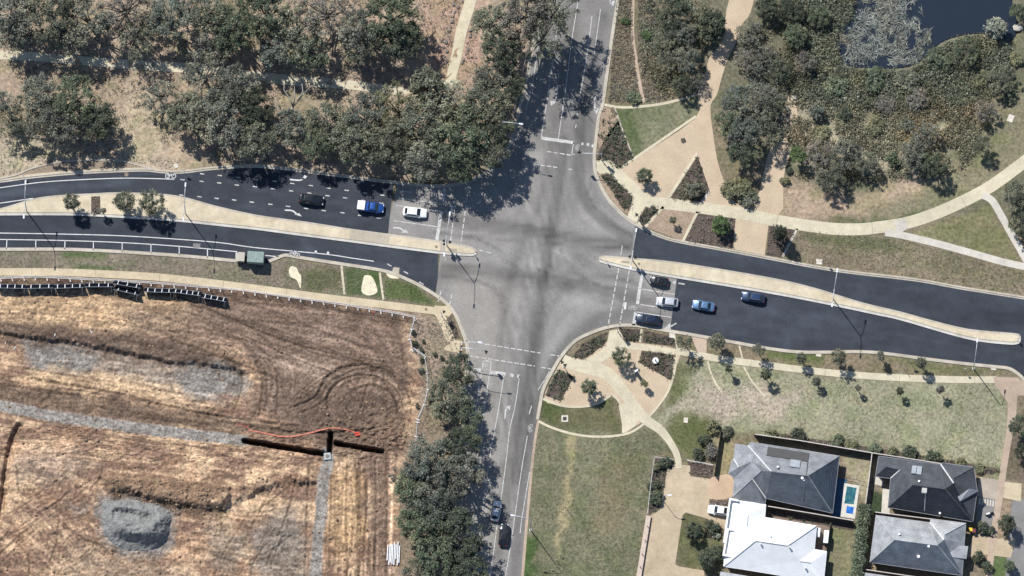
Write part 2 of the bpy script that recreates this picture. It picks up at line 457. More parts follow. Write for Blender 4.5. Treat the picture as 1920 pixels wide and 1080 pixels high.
RUTS += fan([(470, 560), (580, 572), (680, 584), (735, 606), (758, 650), (764, 705)], 3, 9, .1, 1.6) + fan([(300, 560), (400, 588), (500, 628), (600, 660)], 3, 14, .12, 1.5) + fan([(0, 590), (120, 592), (260, 606), (380, 640)], 3, 9, .09, 1.5)
RUTS += fan([(480, 690), (510, 660), (560, 640), (640, 640)], 2, 12, .1, 1.6) + fan([(540, 770), (580, 730), (630, 700), (690, 690), (735, 700), (760, 740)], 3, 8, .13, 1.7) + fan([(0, 700), (160, 722), (330, 752), (520, 790)], 4, 10, .12, 1.8)
RUTS += [([(x, 850 + random.uniform(0, 30)), (x + random.uniform(-5, 5), 960), (x - 6 + random.uniform(-8, 8), 1085)], random.uniform(.06, .16), 1.6) for x in range(632, 736, 13)]
RUTS += [([(x, y), (x - 40, y + 35), (x - 90, y + 62)], random.uniform(.05, .12), 1.5) for x, y in ((130, 880), (150, 905), (180, 900), (110, 940), (90, 910), (170, 1030), (140, 1000), (330, 1050), (420, 990), (540, 930), (560, 990))]
RUTS = [(smooth(p, 4), d, w) for p, d, w in RUTS]
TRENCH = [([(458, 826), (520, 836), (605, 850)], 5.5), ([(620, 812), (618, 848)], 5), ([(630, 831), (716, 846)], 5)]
SCARP = smooth([(-80, 612), (0, 622), (60, 632), (130, 640), (200, 652), (260, 664), (320, 676), (390, 682), (440, 692), (462, 702)], 4)
SCARP2 = smooth([(36, 800), (28, 815), (18, 850), (12, 890), (4, 950), (-10, 1000)], 4)
GTRACK = smooth([(-80, 752), (0, 761), (100, 780), (240, 800), (350, 814), (456, 826)], 4)
GTRACK2 = smooth([(614, 850), (614, 875), (606, 905), (602, 960), (596, 1010), (586, 1140)], 4)
SPOIL = [(186, 893), (250, 893), (380, 905), (432, 912), (428, 935), (420, 955), (330, 945), (210, 915)]
PILE = [(190, 960), (200, 940), (260, 938), (318, 958), (320, 985), (310, 1020), (275, 1033), (230, 1030), (198, 1005)]
MOUND3 = [(470, 895), (520, 885), (585, 890), (590, 905), (540, 903), (500, 915), (440, 940), (400, 945)]

SCRAPES = []   # shallow machine tracks, paler or browner than the soil round them
for i in range(9):
    o = i * 9; SCRAPES.append((smooth([(430 + o, 560 + i * 8), (560, 566 + i * 8), (660 - i * 2, 576 + i * 8), (722 - i * 6, 602 + i * 8), (750 - i * 7, 645 + i * 7), (760 - i * 8, 705 + i * 3)], 4), random.choice((0.72, 0.83, 1.23, 1.31))))
for i in range(10):
    r = 34 + i * 6; a0 = random.uniform(2.9, 3.5); a1 = random.uniform(5.6, 6.6); cx, cy = 690 + random.gauss(0, 5), 765 + random.gauss(0, 5)
    SCRAPES.append(([(cx + r * 1.15 * math.cos(a0 + (a1 - a0) * k / 14), cy + r * math.sin(a0 + (a1 - a0) * k / 14)) for k in range(15)], random.choice((0.54, 0.65, 1.28, 0.76))))
for i in range(14):
    x = random.uniform(290, 470); y = random.uniform(550, 640); SCRAPES.append((smooth([(x, y), (x + 90, y + 34 + random.uniform(-8, 8)), (x + 180, y + 66), (x + 270, y + 96 + random.uniform(-20, 20))], 4), random.choice((0.68, 0.79, 1.21, 1.28))))
for i in range(12):
    x = random.uniform(430, 540); SCRAPES.append((smooth([(x - 40, 640 + random.uniform(-10, 20)), (x, 680), (x + 10, 720), (x - 4 + random.uniform(-10, 10), 775)], 4), random.choice((0.65, 0.76, 1.21))))
for i in range(26):
    y = random.uniform(560, 800); x = random.uniform(-40, 300); SCRAPES.append((smooth([(x, y), (x + 120, y + 12 + random.uniform(-8, 8)), (x + 260, y + 38 + random.uniform(-8, 8))], 4), random.choice((0.72, 0.83, 1.18, 1.24))))
for i in range(40):
    x = random.uniform(0, 560); y = random.uniform(860, 1060); a = random.choice((2.5, 2.3, .3, 1.7)) + random.gauss(0, .15); l = random.uniform(30, 90); SCRAPES.append((smooth([(x, y), (x + l * .5 * math.cos(a) + random.gauss(0, 4), y + l * .5 * math.sin(a)), (x + l * math.cos(a), y + l * math.sin(a))], 4), random.choice((0.51, 0.65, 0.76, 1.24))))
for i in range(22):
    x = random.uniform(610, 735); SCRAPES.append((smooth([(x, 850 + random.uniform(0, 60)), (x + random.gauss(0, 3), 950), (x + random.gauss(-6, 5), 1085)], 4), random.choice((0.61, 0.74, 1.24, 1.35))))
def site_height(X, Y):
    wob = (fbm(X / 9, Y / 9, 4) - .5)
    wx = X + wob * 10; wy = Y + (fbm(X / 9 + 40, Y / 9, 4) - .5) * 10
    sm = poly_mask(wx, wy, SMOOTH_B, 22)
    h = ((fbm(X / 5, Y / 4, 4) - .5) * .4 + (fbm(X / 2.6, Y / 2.2, 2) - .5) * .2) * (1 - .6 * sm) + (fbm(X / 26, Y / 13, 4) - .5) * .7 * (1 - .8 * sm)
    for p, d, w in RUTS:
        dd = line_mask(wx * .4 + X * .6, wy * .4 + Y * .6, p, w * .6, 1.3); sh = line_mask(wx * .4 + X * .6, wy * .4 + Y * .6, p, w + 2, 2.5)
        h = h - dd * d * .95 + (sh - dd) * d * .45
    h -= line_mask(wx * .3 + X * .7, wy * .5 + Y * .5, SCARP, 5, 4) * .1
    # ground steps down to the south along the scarp
    st = np.interp(X, [p[0] for p in SCARP], [p[1] for p in SCARP])
    fall = np.clip((wy - st + 3) / 7, 0, 1) * np.clip((475 - X) / 22, 0, 1) * np.clip((st + 75 - Y) / 55, 0, 1)
    h -= fall * 1.05
    h -= line_mask(X, Y, SCARP2, 5, 4) * 1.2
    for tr, w in ((GTRACK, 9), (GTRACK2, 9.5)):
        m = line_mask(wx, wy, tr, w, 4); h = h * (1 - m * .85) + m * .05
    # spoil heap, flat on top, ragged southern face
    m = poly_mask(wx, wy, SPOIL, 7); h += m * 1.35
    m = poly_mask(wx, wy, MOUND3, 7); h += m * .9
    # churned clods east of the wheel loops
    cl = poly_mask(wx, wy, [(590, 770), (760, 750), (770, 830), (700, 850), (600, 820)], 20); h += cl * (fbm(X / 6, Y / 6, 3) - .5) * .9
    for p, w in TRENCH: h = h - line_mask(wx * .34 + X * .66, wy * .3 + Y * .7, p, w - 2.0, 2.6) * 2.5
    # meets the surrounding ground level at its border, and lies flat under the path and beyond the fence
    edge = np.minimum.reduce([(X + 82) / 20, (806 - X) / 24, (1205 - Y) / 30, (Y - 522) / 12])
    north = np.interp(X, [-80, 0, 150, 310, 440, 600, 700, 780], [522, 522, 527, 534, 545, 570, 582, 600])
    edge = np.minimum(edge, (Y - north) / 14); east = np.interp(Y, [580, 650, 720, 800, 860, 1100], [768, 772, 790, 775, 752, 735])
    edge = np.minimum(edge, (east - X) / 16)
    return h * np.clip(edge, 0, 1)

def site_colour(X, Y):
    wx = X + (fbm(X / 20, Y / 20, 4) - .5) * 40; wy = Y + (fbm(X / 20 + 50, Y / 20, 4) - .5) * 30
    n1 = fbm(X / 60, Y / 34, 5); ns = fbm(X / 55, (Y - X * .14) / 6, 5); nv = fbm((X + Y * .08) / 7, Y / 60, 5)
    vm = poly_mask(X, Y, [(610, 850), (780, 800), (780, 1200), (560, 1200)], 30)
    dg = poly_mask(X, Y, [(-100, 960), (200, 930), (180, 1200), (-100, 1200)], 50)
    nd = fbm((X + Y) / 40, (Y - X) / 7, 5)
    st = ns * (1 - vm) + nv * vm; st = st * (1 - dg) + nd * dg
    t = np.clip((n1 * .5 + st * .5 - .47 + .05 * np.clip((Y - 800) / 60, 0, 1)) / .15, 0, 1)[..., None]
    col = lin(BROWN) * (1 - t) + lin(STRAW) * t
    o = np.clip((fbm(X / 45 + 9, Y / 30, 4) - .53) * 8, 0, 1)[..., None] * .6; col = col * (1 - o) + lin(ORANGE) * o * (.8 + .4 * t)
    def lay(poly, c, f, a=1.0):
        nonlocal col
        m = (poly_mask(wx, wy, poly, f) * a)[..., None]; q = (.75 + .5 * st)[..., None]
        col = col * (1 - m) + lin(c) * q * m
    lay([(-100, 535), (330, 548), (380, 600), (260, 625), (-100, 600)], (218, 180, 128), 18, .6)
    lay([(230, 570), (400, 590), (460, 680), (300, 665), (240, 620)], (150, 124, 102), 22, .7)
    lay([(-100, 600), (120, 605), (330, 640), (460, 685), (460, 700), (300, 675), (-100, 630)], (112, 92, 78), 9, .85)
    lay(SMOOTH_B, (140, 115, 96), 20, .92)
    lay([(560, 590), (640, 592), (640, 650), (580, 650)], (176, 146, 124), 24, .5); lay([(530, 660), (620, 690), (600, 705), (520, 690)], (186, 156, 132), 12, .6)
    lay([(40, 640), (130, 644), (200, 658), (330, 684), (400, 684), (462, 702), (464, 735), (400, 750), (320, 738), (220, 712), (60, 696)], (146, 136, 124), 18, .75)
    lay([(45, 642), (130, 646), (180, 666), (165, 698), (60, 688)], (142, 138, 132), 14, .7)
    lay([(335, 690), (400, 684), (460, 702), (462, 735), (400, 746), (335, 738)], (144, 139, 132), 14, .75)
    lay([(60, 690), (230, 705), (330, 730), (330, 755), (180, 740), (50, 715)], (224, 186, 136), 14, .75)
    lay([(-100, 715), (100, 730), (300, 760), (540, 800), (700, 800), (600, 835), (440, 810), (240, 790), (-100, 745)], (118, 98, 80), 10, .8)
    lay([(540, 740), (760, 740), (775, 860), (640, 850), (560, 800)], (116, 94, 78), 22, .85)
    lay([(20, 850), (130, 840), (180, 870), (100, 905), (20, 890)], (156, 146, 134), 22, .4)
    lay([(470, 1000), (560, 960), (570, 1080), (480, 1080)], (150, 142, 132), 14, .6); lay([(150, 1000), (200, 1040), (330, 1060), (420, 1100), (100, 1100)], (176, 150, 120), 20, .6)
    lay([(182, 930), (262, 930), (330, 950), (334, 990), (318, 1030), (270, 1046), (220, 1040), (184, 1000)], (146, 142, 136), 12, .8); lay([(120, 945), (170, 940), (150, 965)], (150, 144, 136), 12, .5)
    lay([(190, 885), (430, 910), (420, 940), (300, 930), (200, 905)], (150, 118, 88), 10, .9)
    lay([(200, 915), (330, 940), (425, 958), (400, 975), (280, 950), (200, 925)], (96, 78, 62), 7, .85)  # dark strip paints shade onto the spoil heap's southern face
    lay([(500, 960), (570, 940), (575, 1100), (470, 1100)], (146, 132, 116), 20, .6)
    lay([(640, 850), (730, 850), (740, 1100), (690, 1100), (690, 900)], (138, 112, 94), 14, .8)
    lay([(620, 880), (680, 890), (680, 1000), (640, 1060), (610, 1000)], (208, 166, 112), 14, .7)
    lay([(390, 985), (470, 1000), (440, 1080), (400, 1060)], (156, 140, 120), 14, .6)
    for p, k in SCRAPES:
        m = line_mask(wx * .1 + X * .9, wy * .1 + Y * .9, p, 1.3, 1.6)[..., None]; col = col * (1 - m + m * k)
    for tr, w in ((GTRACK, 9), (GTRACK2, 9.5)):
        m = line_mask(wx * .2 + X * .8, wy * .2 + Y * .8, tr, w, 3)[..., None]; r = (.78 + .44 * fbm(X / 3.0, Y / 26, 3))[..., None]
        col = col * (1 - m) + lin((160, 151, 140)) * r * m
    for p, d, w in RUTS:
        m = line_mask(wx * .15 + X * .85, wy * .15 + Y * .85, p, w * .6, 2)[..., None] * min(1, d * 3) * np.clip(.2 + 1.6 * (fbm(X / 9, Y / 9, 3)[..., None] - .25), 0, .8); col = col * (1 - m) + lin((104, 86, 74)) * m
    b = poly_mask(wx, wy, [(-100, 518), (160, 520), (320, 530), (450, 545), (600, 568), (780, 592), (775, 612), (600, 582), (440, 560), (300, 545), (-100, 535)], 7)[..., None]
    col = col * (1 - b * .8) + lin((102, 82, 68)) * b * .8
    for p, w in TRENCH: m = line_mask(X, Y, p, w - 1, 1)[..., None]; col = col * (1 - m) + lin((74, 60, 50)) * m  # trench soil coloured darker to deepen the shade inside
    v = np.clip((fbm(X / 6, Y / 4, 4) - .5) * 6, -1, 1)[..., None]; dk = np.clip((fbm(X / 18 + 33, Y / 10, 5) - .57) * 14, 0, 1)[..., None]
    col = col * (1 + .24 * v); col = col * (1 - .42 * dk) + lin(DARKB) * .42 * dk
    # outside the fence: the ordinary verge
    off = 1 - np.clip(np.minimum((np.interp(Y, [500, 650, 720, 800, 860, 1200], [772, 778, 798, 782, 758, 740]) - wx * .5 - X * .5) / 8,
                                 (Y - np.interp(X, [-80, 0, 150, 310, 440, 600, 700, 780], [518, 518, 521, 528, 538, 562, 573, 588])) / 5), 0, 1)[..., None]
    return col * (1 - off) + base_colour(X, Y) * off

nx = int((SITE_X1 - SITE_X0) / .22); ny = int((SITE_Y1 - SITE_Y0) / .22)
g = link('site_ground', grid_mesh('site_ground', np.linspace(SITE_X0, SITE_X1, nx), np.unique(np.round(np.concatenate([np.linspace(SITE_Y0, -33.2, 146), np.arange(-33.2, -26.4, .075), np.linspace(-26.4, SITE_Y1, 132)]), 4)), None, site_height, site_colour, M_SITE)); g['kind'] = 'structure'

# ================================================================== ROADS
def cdt_sheet(name, pxs, z, step, colf, mat):
    """a flat sheet with a fine inner lattice, so that wear can be laid into the surface"""
    b = W(pxs); n = len(b)
    x0, x1 = min(p[0] for p in b), max(p[0] for p in b); y0, y1 = min(p[1] for p in b), max(p[1] for p in b)
    vs = [Vector(p) for p in b]
    gx, gy = np.meshgrid(np.arange(x0 + step / 2, x1, step), np.arange(y0 + step / 2, y1, step))
    ok = poly_mask(gx, gy, b, .01) > .99; dd = seg_dist(gx, gy, b, True) > step * .4
    for x, y in zip(gx[ok & dd], gy[ok & dd]): vs.append(Vector((x, y)))
    co, _, fa, *_ = delaunay_2d_cdt(vs, [(i, (i + 1) % n) for i in range(n)], [], 1, 1e-5)
    me = bpy.data.meshes.new(name); me.from_pydata([(c.x, c.y, z) for c in co], [], fa)
    a = np.array([(c.x, c.y) for c in co]); X, Y = to_px(a[:, 0], a[:, 1]); set_cols(me, colf(X, Y)); me.materials.append(mat)
    bm = bmesh.new(); bm.from_mesh(me); bmesh.ops.recalc_face_normals(bm, faces=bm.faces)
    if bm.faces and sum(f.normal.z for f in bm.faces) < 0: bmesh.ops.reverse_faces(bm, faces=bm.faces)
    bm.to_mesh(me); bm.free()
    o = link(name, me); o['kind'] = 'structure'; return o

M_ASPH = mat_vcol('asphalt', fine=2.6, lo=.87, hi=1.13, bump=.2, rough=.9, dist=.02, fine2=.22)
NW_K = smooth([(300, 320), (340, 321), (400, 314), (470, 310), (520, 313), (600, 323), (640, 328), (700, 336), (760, 343), (800, 347), (835, 347), (865, 342), (892, 332), (916, 317), (936, 299), (951, 277), (960, 252), (968, 222), (976, 188), (984, 155), (995, 100), (1008, 40), (1018, -10), (1024, -50)], 4)
W_K = smooth([(-60, 344), (0, 338), (50, 331), (100, 326), (150, 322), (210, 319), (270, 317), (300, 320)], 4)
NE_K = smooth([(1166, -50), (1160, 0), (1152, 50), (1142, 120), (1132, 192), (1124, 220), (1119, 262), (1116, 290), (1117, 318), (1125, 342), (1140, 370), (1160, 393), (1177, 408), (1207, 427), (1240, 442), (1277, 452), (1360, 467), (1440, 482), (1565, 505), (1715, 523), (1800, 538), (1920, 557), (1990, 568)], 4)
SE_K = smooth([(1009, 787), (1014, 760), (1020, 730), (1035, 700), (1055, 667), (1080, 640), (1110, 625), (1140, 615), (1172, 611), (1210, 614), (1235, 619), (1285, 627), (1330, 635), (1385, 645), (1435, 654), (1490, 661), (1540, 662), (1615, 661), (1665, 665), (1740, 675), (1815, 684), (1865, 689), (1890, 692), (1905, 700), (1918, 712), (1930, 730)], 4)
S_R = smooth([(1009, 787), (1003, 820), (997, 870), (988, 965), (980, 1065), (973, 1150)], 4)
SW_K = smooth([(504, 492), (525, 483), (537, 480), (560, 484), (630, 495), (690, 504), (730, 512), (762, 525), (792, 540), (830, 565), (850, 587), (867, 625), (875, 655), (874, 690), (868, 750), (860, 850), (848, 960), (834, 1080), (826, 1150)], 4)
SWP_K = smooth([(-60, 468), (0, 469), (120, 469), (175, 471), (250, 475), (350, 482), (445, 491)], 4)
MED_W_TOP = smooth([(-60, 398), (0, 391), (62, 373), (115, 366), (175, 363), (225, 361), (305, 364), (350, 371), (400, 385), (480, 403), (580, 417), (655, 429), (730, 439), (817, 451), (878, 462), (892, 469), (895, 474)], 4)
MED_W_BOT = smooth([(895, 474), (887, 480), (860, 479), (825, 476), (730, 464), (655, 454), (555, 441), (480, 431), (412, 424), (325, 415), (200, 407), (125, 404), (0, 404), (-60, 405)], 4)
MED_E_TOP = smooth([(1123, 487), (1126, 481), (1140, 480), (1185, 484), (1270, 492), (1440, 520), (1527, 540), (1615, 567), (1690, 585), (1740, 599), (1815, 617), (1900, 625), (1912, 629), (1914, 634)], 4)
MED_E_BOT = smooth([(1914, 634), (1912, 643), (1903, 646), (1890, 646), (1840, 641), (1790, 630), (1690, 601), (1640, 590), (1565, 574), (1440, 550), (1270, 522), (1200, 510), (1140, 496), (1126, 492), (1123, 487)], 4)

WEAR = [  # (polyline, half width px, feather, factor)
    ([(1062, 262), (1055, 300), (1040, 400), (1030, 455), (1018, 530), (1010, 600), (1003, 650), (986, 770), (966, 900)], 6, 9, .66), ([(1040, 270), (1012, 380), (985, 440), (962, 510), (946, 548), (939, 640), (930, 740)], 4, 7, .8), ([(1030, 300), (972, 400), (964, 500), (955, 560)], 3, 7, .88),
    ([(1098, 130), (1088, 220), (1083, 300), (1087, 350), (1112, 395), (1149, 428), (1190, 447)], 6, 9, .62), ([(1108, 260), (1104, 320), (1122, 372), (1160, 410)], 3, 6, .84),
    ([(825, 412), (906, 421), (984, 428), (1042, 440), (1100, 450), (1185, 462)], 5, 8, .68), ([(835, 395), (930, 412), (1030, 428)], 4, 7, .88), ([(1030, 452), (1110, 466), (1180, 470)], 3, 6, .82),
    ([(820, 502), (914, 509), (984, 515), (1050, 525), (1120, 543), (1174, 556), (1262, 575)], 5, 8, .66), ([(1000, 534), (1060, 540), (1110, 556), (1180, 575)], 3, 7, .8), ([(820, 525), (900, 523), (1000, 520)], 3, 7, .86),
    ([(1250, 602), (1190, 588), (1133, 594), (1083, 626), (1052, 662), (1022, 720), (1002, 790), (985, 900), (965, 1080)], 6, 9, .66), ([(1180, 606), (1130, 612), (1085, 640), (1052, 680)], 3, 6, .84),
    ([(985, 640), (1000, 560), (1040, 500), (1110, 470)], 3, 7, .88), ([(1000, 640), (1060, 545), (1120, 510)], 3, 7, .9), ([(1070, 470), (1110, 500), (1180, 520)], 5, 8, .84),
    ([(1009, 506), (1018, 494), (1024, 480)], .7, 1, .62), ([(1020, 517), (1030, 503), (1036, 490)], .7, 1, .62),
    ([(988, 387), (998, 405), (1005, 424)], 3, 5, 1.4), ([(1003, 462), (1005, 492)], 8, 11, 1.26), ([(1038, 468), (1050, 480), (1064, 488)], 3, 6, 1.26), ([(1095, 404), (1130, 428), (1178, 448)], 4, 7, 1.26), ([(880, 560), (900, 640), (915, 700)], 26, 26, 1.14), ([(1070, 560), (1150, 572)], 10, 12, 1.14), ([(972, 560), (968, 650)], 6, 9, 1.12), ([(900, 880), (890, 1060)], 12, 14, 1.12), ([(1005, 300), (985, 360)], 10, 12, 1.1), ([(1065, 600), (1018, 680)], 5, 8, 1.2), ([(890, 470), (940, 480)], 10, 14, 1.08),
    ([(978, 700), (958, 860), (930, 1080)], 6, 7, .74), ([(948, 860), (926, 1080)], 4, 6, .84), ([(1130, 30), (1112, 150), (1098, 260)], 6, 8, .76), ([(1075, 30), (1060, 140), (1040, 260)], 6, 8, .8), ([(1108, 100), (1090, 190), (1084, 260)], 4, 6, .88),
]
MOVES = [[(1066, 260), (1046, 360), (1020, 500), (1006, 620), (985, 780), (955, 1000)], [(1040, 260), (1015, 400), (985, 560), (960, 700), (935, 840)], [(1098, 255), (1096, 325), (1110, 375), (1145, 418), (1200, 450), (1260, 468)], [(815, 432), (940, 446), (1080, 458), (1195, 462)], [(815, 408), (950, 428), (1080, 446), (1195, 456)],
    [(1262, 560), (1160, 534), (1040, 516), (930, 508), (810, 506)], [(1262, 590), (1160, 560), (1040, 536), (930, 524), (815, 520)], [(1250, 604), (1130, 608), (1075, 638), (1036, 690), (1006, 780), (985, 900)], [(985, 790), (1008, 640), (1016, 590), (1060, 520), (1120, 475), (1195, 455)], [(815, 438), (900, 450), (965, 500), (990, 600), (975, 760)],
    [(1070, 262), (1058, 370), (1020, 450), (950, 490), (815, 508)], [(1195, 545), (1110, 530), (1040, 460), (1040, 360), (1060, 262)], [(935, 900), (950, 740), (960, 620), (925, 540), (815, 516)], [(815, 385), (900, 400), (940, 380), (965, 330), (985, 240)], [(1195, 530), (1120, 520), (1030, 560), (985, 680), (955, 860)], [(1000, 800), (1012, 640), (1030, 520), (1070, 380), (1100, 262)]]
for mv in MOVES:
    for i in range(5):
        j = random.gauss(0, 5); e = random.gauss(0, 4)
        for sd in (-7, 7):
            WEAR.append(([(x + (j + sd) * (.8 if abs(mv[0][1] - mv[-1][1]) > 200 else .25) + e * k / len(mv), y + (j + sd) * (.3 if abs(mv[0][1] - mv[-1][1]) > 200 else .9)) for k, (x, y) in enumerate(mv)], random.uniform(.6, 1.5), random.uniform(1.5, 3), random.uniform(.925, .975)))
        WEAR.append(([(x + j * .8, y + j * .6) for x, y in mv], random.uniform(.8, 2), 3, random.uniform(1.0, 1.03)))
def old_asphalt(X, Y):
    col = np.empty(X.shape + (3,)); col[:] = lin((157, 152, 146))
    n = fbm(X / 50, Y / 50, 4); f = .86 + .28 * n
    for p, w, ft, k in WEAR: m = line_mask(X, Y, smooth(p, 4), w, ft); f = f * (1 - m + m * (k ** .8 if w > 2.5 else k))
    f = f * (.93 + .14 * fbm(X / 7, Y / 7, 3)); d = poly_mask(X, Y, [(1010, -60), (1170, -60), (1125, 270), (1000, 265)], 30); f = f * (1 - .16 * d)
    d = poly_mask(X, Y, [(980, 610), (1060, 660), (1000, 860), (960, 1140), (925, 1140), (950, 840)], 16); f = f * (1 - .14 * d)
    s = fbm(X / 2.2, Y / 26, 3) * poly_mask(X, Y, [(880, 560), (1060, 560), (1000, 1140), (840, 1140)], 40); f = f * (1 + .12 * (s - .4))
    warm = poly_mask(X, Y, [(840, 500), (960, 540), (930, 700), (900, 1140), (820, 1140), (870, 700)], 50)[..., None]
    return col * f[..., None] * (1 + warm * np.array((.03, .0, -.04)))
def new_asphalt(X, Y):
    col = np.empty(X.shape + (3,)); col[:] = lin((67, 72, 81))
    f = .7 + .6 * fbm(X / 70, (Y - X * .12) / 4, 4); f = f * (.9 + .2 * fbm(X / 9, Y / 9, 4)); f = f * (1 + .5 * np.clip(fbm(X / 30, Y / 30, 5) - .58, 0, 1))
    for p, w, ft, k in (([(-60, 372), (100, 352), (240, 344)], 4, 6, 1.45), ([(460, 350), (600, 372), (730, 398)], 5, 8, 1.16), ([(1270, 550), (1400, 575), (1600, 600)], 5, 8, 1.2), ([(1280, 600), (1440, 610), (1600, 630)], 14, 16, 1.12),
                        ([(1700, 560), (1830, 590), (1960, 600)], 8, 10, .86), ([(600, 505), (700, 500), (745, 508)], 4, 5, 1.3), ([(1440, 585), (1460, 570)], 8, 12, 1.1), ([(570, 450), (586, 480), (590, 482)], 3, 4, 1.3)):
        m = line_mask(X, Y, smooth(p, 4), w, ft); f = f * (1 - m + m * k)
    return col * f[..., None]

def cut(pl, x0, x1): return [p for p in pl if x0 <= p[0] <= x1]
nw = [p for p in NW_K if p[0] >= 738]
old = nw + NE_K[:[i for i, p in enumerate(NE_K) if p[0] > 1192][0]] + [(1192, 421), (1187, 470), (1190, 495), (1272, 515), (1268, 540), (1256, 623)]
se = [p for p in SE_K if p[0] < 1255 and SE_K.index(p) < 60][::-1]
old += se + S_R[1:] + [p for p in SW_K[::-1] if p[1] > 548 and p[0] > 790] + [(817, 556), (821, 520), (826, 470), (727, 445), (731, 405)]
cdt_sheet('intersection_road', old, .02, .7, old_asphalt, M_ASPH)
cdt_sheet('west_road_eastbound', W_K + [p for p in NW_K if 301 < p[0] < 741] + [(738, 345), (731, 405), (727, 446), (655, 440), (480, 415), (300, 385), (-60, 401)], .024, .8, new_asphalt, M_ASPH)
cdt_sheet('west_road_westbound', [(-60, 401), (300, 400), (480, 420), (655, 444), (822, 470), (821, 520), (815, 556)] + [p for p in SW_K[::-1] if p[0] < 806 and p[1] < 552] + [(504, 494), (445, 493)] + SWP_K[::-1], .024, .8, new_asphalt, M_ASPH)
cdt_sheet('east_road_eastbound', [(1187, 486), (1192, 419)] + [p for p in NE_K if p[0] > 1193 and p[1] > 400] + [(1990, 640), (1914, 634), (1815, 626), (1690, 593), (1527, 555), (1270, 505)], .024, .8, new_asphalt, M_ASPH)
cdt_sheet('east_road_westbound', [(1271, 508), (1527, 556), (1690, 594), (1815, 627), (1914, 634.5), (1990, 640.5), (1990, 740), (1935, 735)] + [p for p in SE_K[::-1] if 1258 < p[0] < 1931 and p[1] < 732] + [(1256, 622)], .025, .8, new_asphalt, M_ASPH)
M_STREET = mat_ground('grey street asphalt', S(150, 146, 142), S(136, 132, 128), .3, 5, .88, 1.12, .9, .15)
struct('side_street', MB().sheet(W([(1898, 935), (1990, 940), (1990, 1150), (1880, 1150), (1888, 1040)]), .022), M_STREET)

# ------------------------------------------------------------------ medians, kerbs, paths
CONC_WARM = mat_slab('warm concrete', S(226, 204, 162), S(212, 190, 150))
CONC_TAN = mat_slab('exposed aggregate median', S(234, 215, 178), S(216, 196, 158), fine=4)
CONC_TAN2 = mat_slab('plain patch of median', S(204, 190, 164), S(196, 180, 154), fine=4)
CONC_PALE = mat_slab('pale new concrete', S(226, 216, 198), S(214, 204, 186))
CONC_CREAM = mat_slab('cream footpath', S(228, 214, 176), S(216, 202, 166))
CONC_PINK = mat_slab('pinkish footpath', S(206, 178, 150), S(192, 166, 140))
KERB = mat_slab('kerb concrete', S(214, 202, 180), S(192, 180, 158))
KERB_W = mat_slab('whitewashed kerb', S(226, 220, 206), S(206, 198, 184))
GRANITE = mat_ground('crushed granitic sand', S(217, 191, 154), S(205, 178, 143), .3, 3.5, .88, 1.12, .95, .25)
GRANITE2 = mat_ground('pinkish sand', S(212, 184, 156), S(198, 170, 142), .3, 3.5, .84, 1.15, .95, .25)
MULCH = mat_ground('bark mulch', S(112, 96, 84), S(94, 80, 72), .8, 4, .6, 1.4, 1, .6)
SOILBED = mat_ground('sparse mulch', S(186, 158, 128), S(166, 140, 114), .8, 3, .75, 1.25, 1, .5)

for nm, top, bot in (('west_median', MED_W_TOP, MED_W_BOT), ('east_median', MED_E_TOP, MED_E_BOT)):
    struct(nm, MB().prism(W(top[:-1] + bot[:-1]), .0, .15), CONC_TAN)
    for pl, m in ((top, KERB), (bot, KERB_W)):
        c = W(pl); struct('median_kerb', MB().ribbon(offset(c, .03), offset(c, -.3 if pl is top else -.38), .0, .165), m)
struct('median_patch', MB().sheet(W([(656, 431), (730, 441), (729, 462), (655, 452)]), .155), CONC_TAN2)
struct('median_patch', MB().sheet(W([(826, 453.5), (835, 454.5), (834, 474), (825, 473)]), .155), CONC_TAN2)
struct('tactile_paving', MB().sheet(W([(842, 465.5), (857, 467.5), (856, 473), (841, 471)]), .156), mat_plain('grey tactile pavers', S(170, 158, 132), .9))
struct('tactile_paving', MB().sheet(W([(1166, 489), (1181, 490.5), (1180, 494.5), (1165, 493)]), .156), bpy.data.materials['grey tactile pavers'])
GREYG = mat_slab('grey channel', S(172, 166, 152), S(156, 150, 138))
for nm, bot in (('w', MED_W_BOT), ('e', MED_E_BOT)): c = W(bot); struct('median_channel', MB().ribbon(offset(c, -.38), offset(c, -.56), .0, .158), GREYG)
for k, (pl, s) in enumerate(((NW_K, 1), (W_K, 1), (NE_K, -1), (SE_K, -1), (SW_K[:-8], 1), (SWP_K, 1))):
    c = W(pl); s = 1 if k in (0, 1, 2) else -1
    struct('kerb', MB().ribbon(offset(c, .16), offset(c, -.16), .0, .14), KERB)
    e = offset(c, {0: -.32, 1: -.32, 2: -.3, 3: .3, 4: .32, 5: .32}[k])
    struct('gutter', MB().ribbon(offset(e, .16), offset(e, -.16), .0, .034), KERB)
struct('kerb', strip(MB(), [(1009, 787), (1003, 820), (997, 870), (988, 965), (980, 1065), (973, 1150)], .5, 0, .05, shift=.1), CONC_PINK)

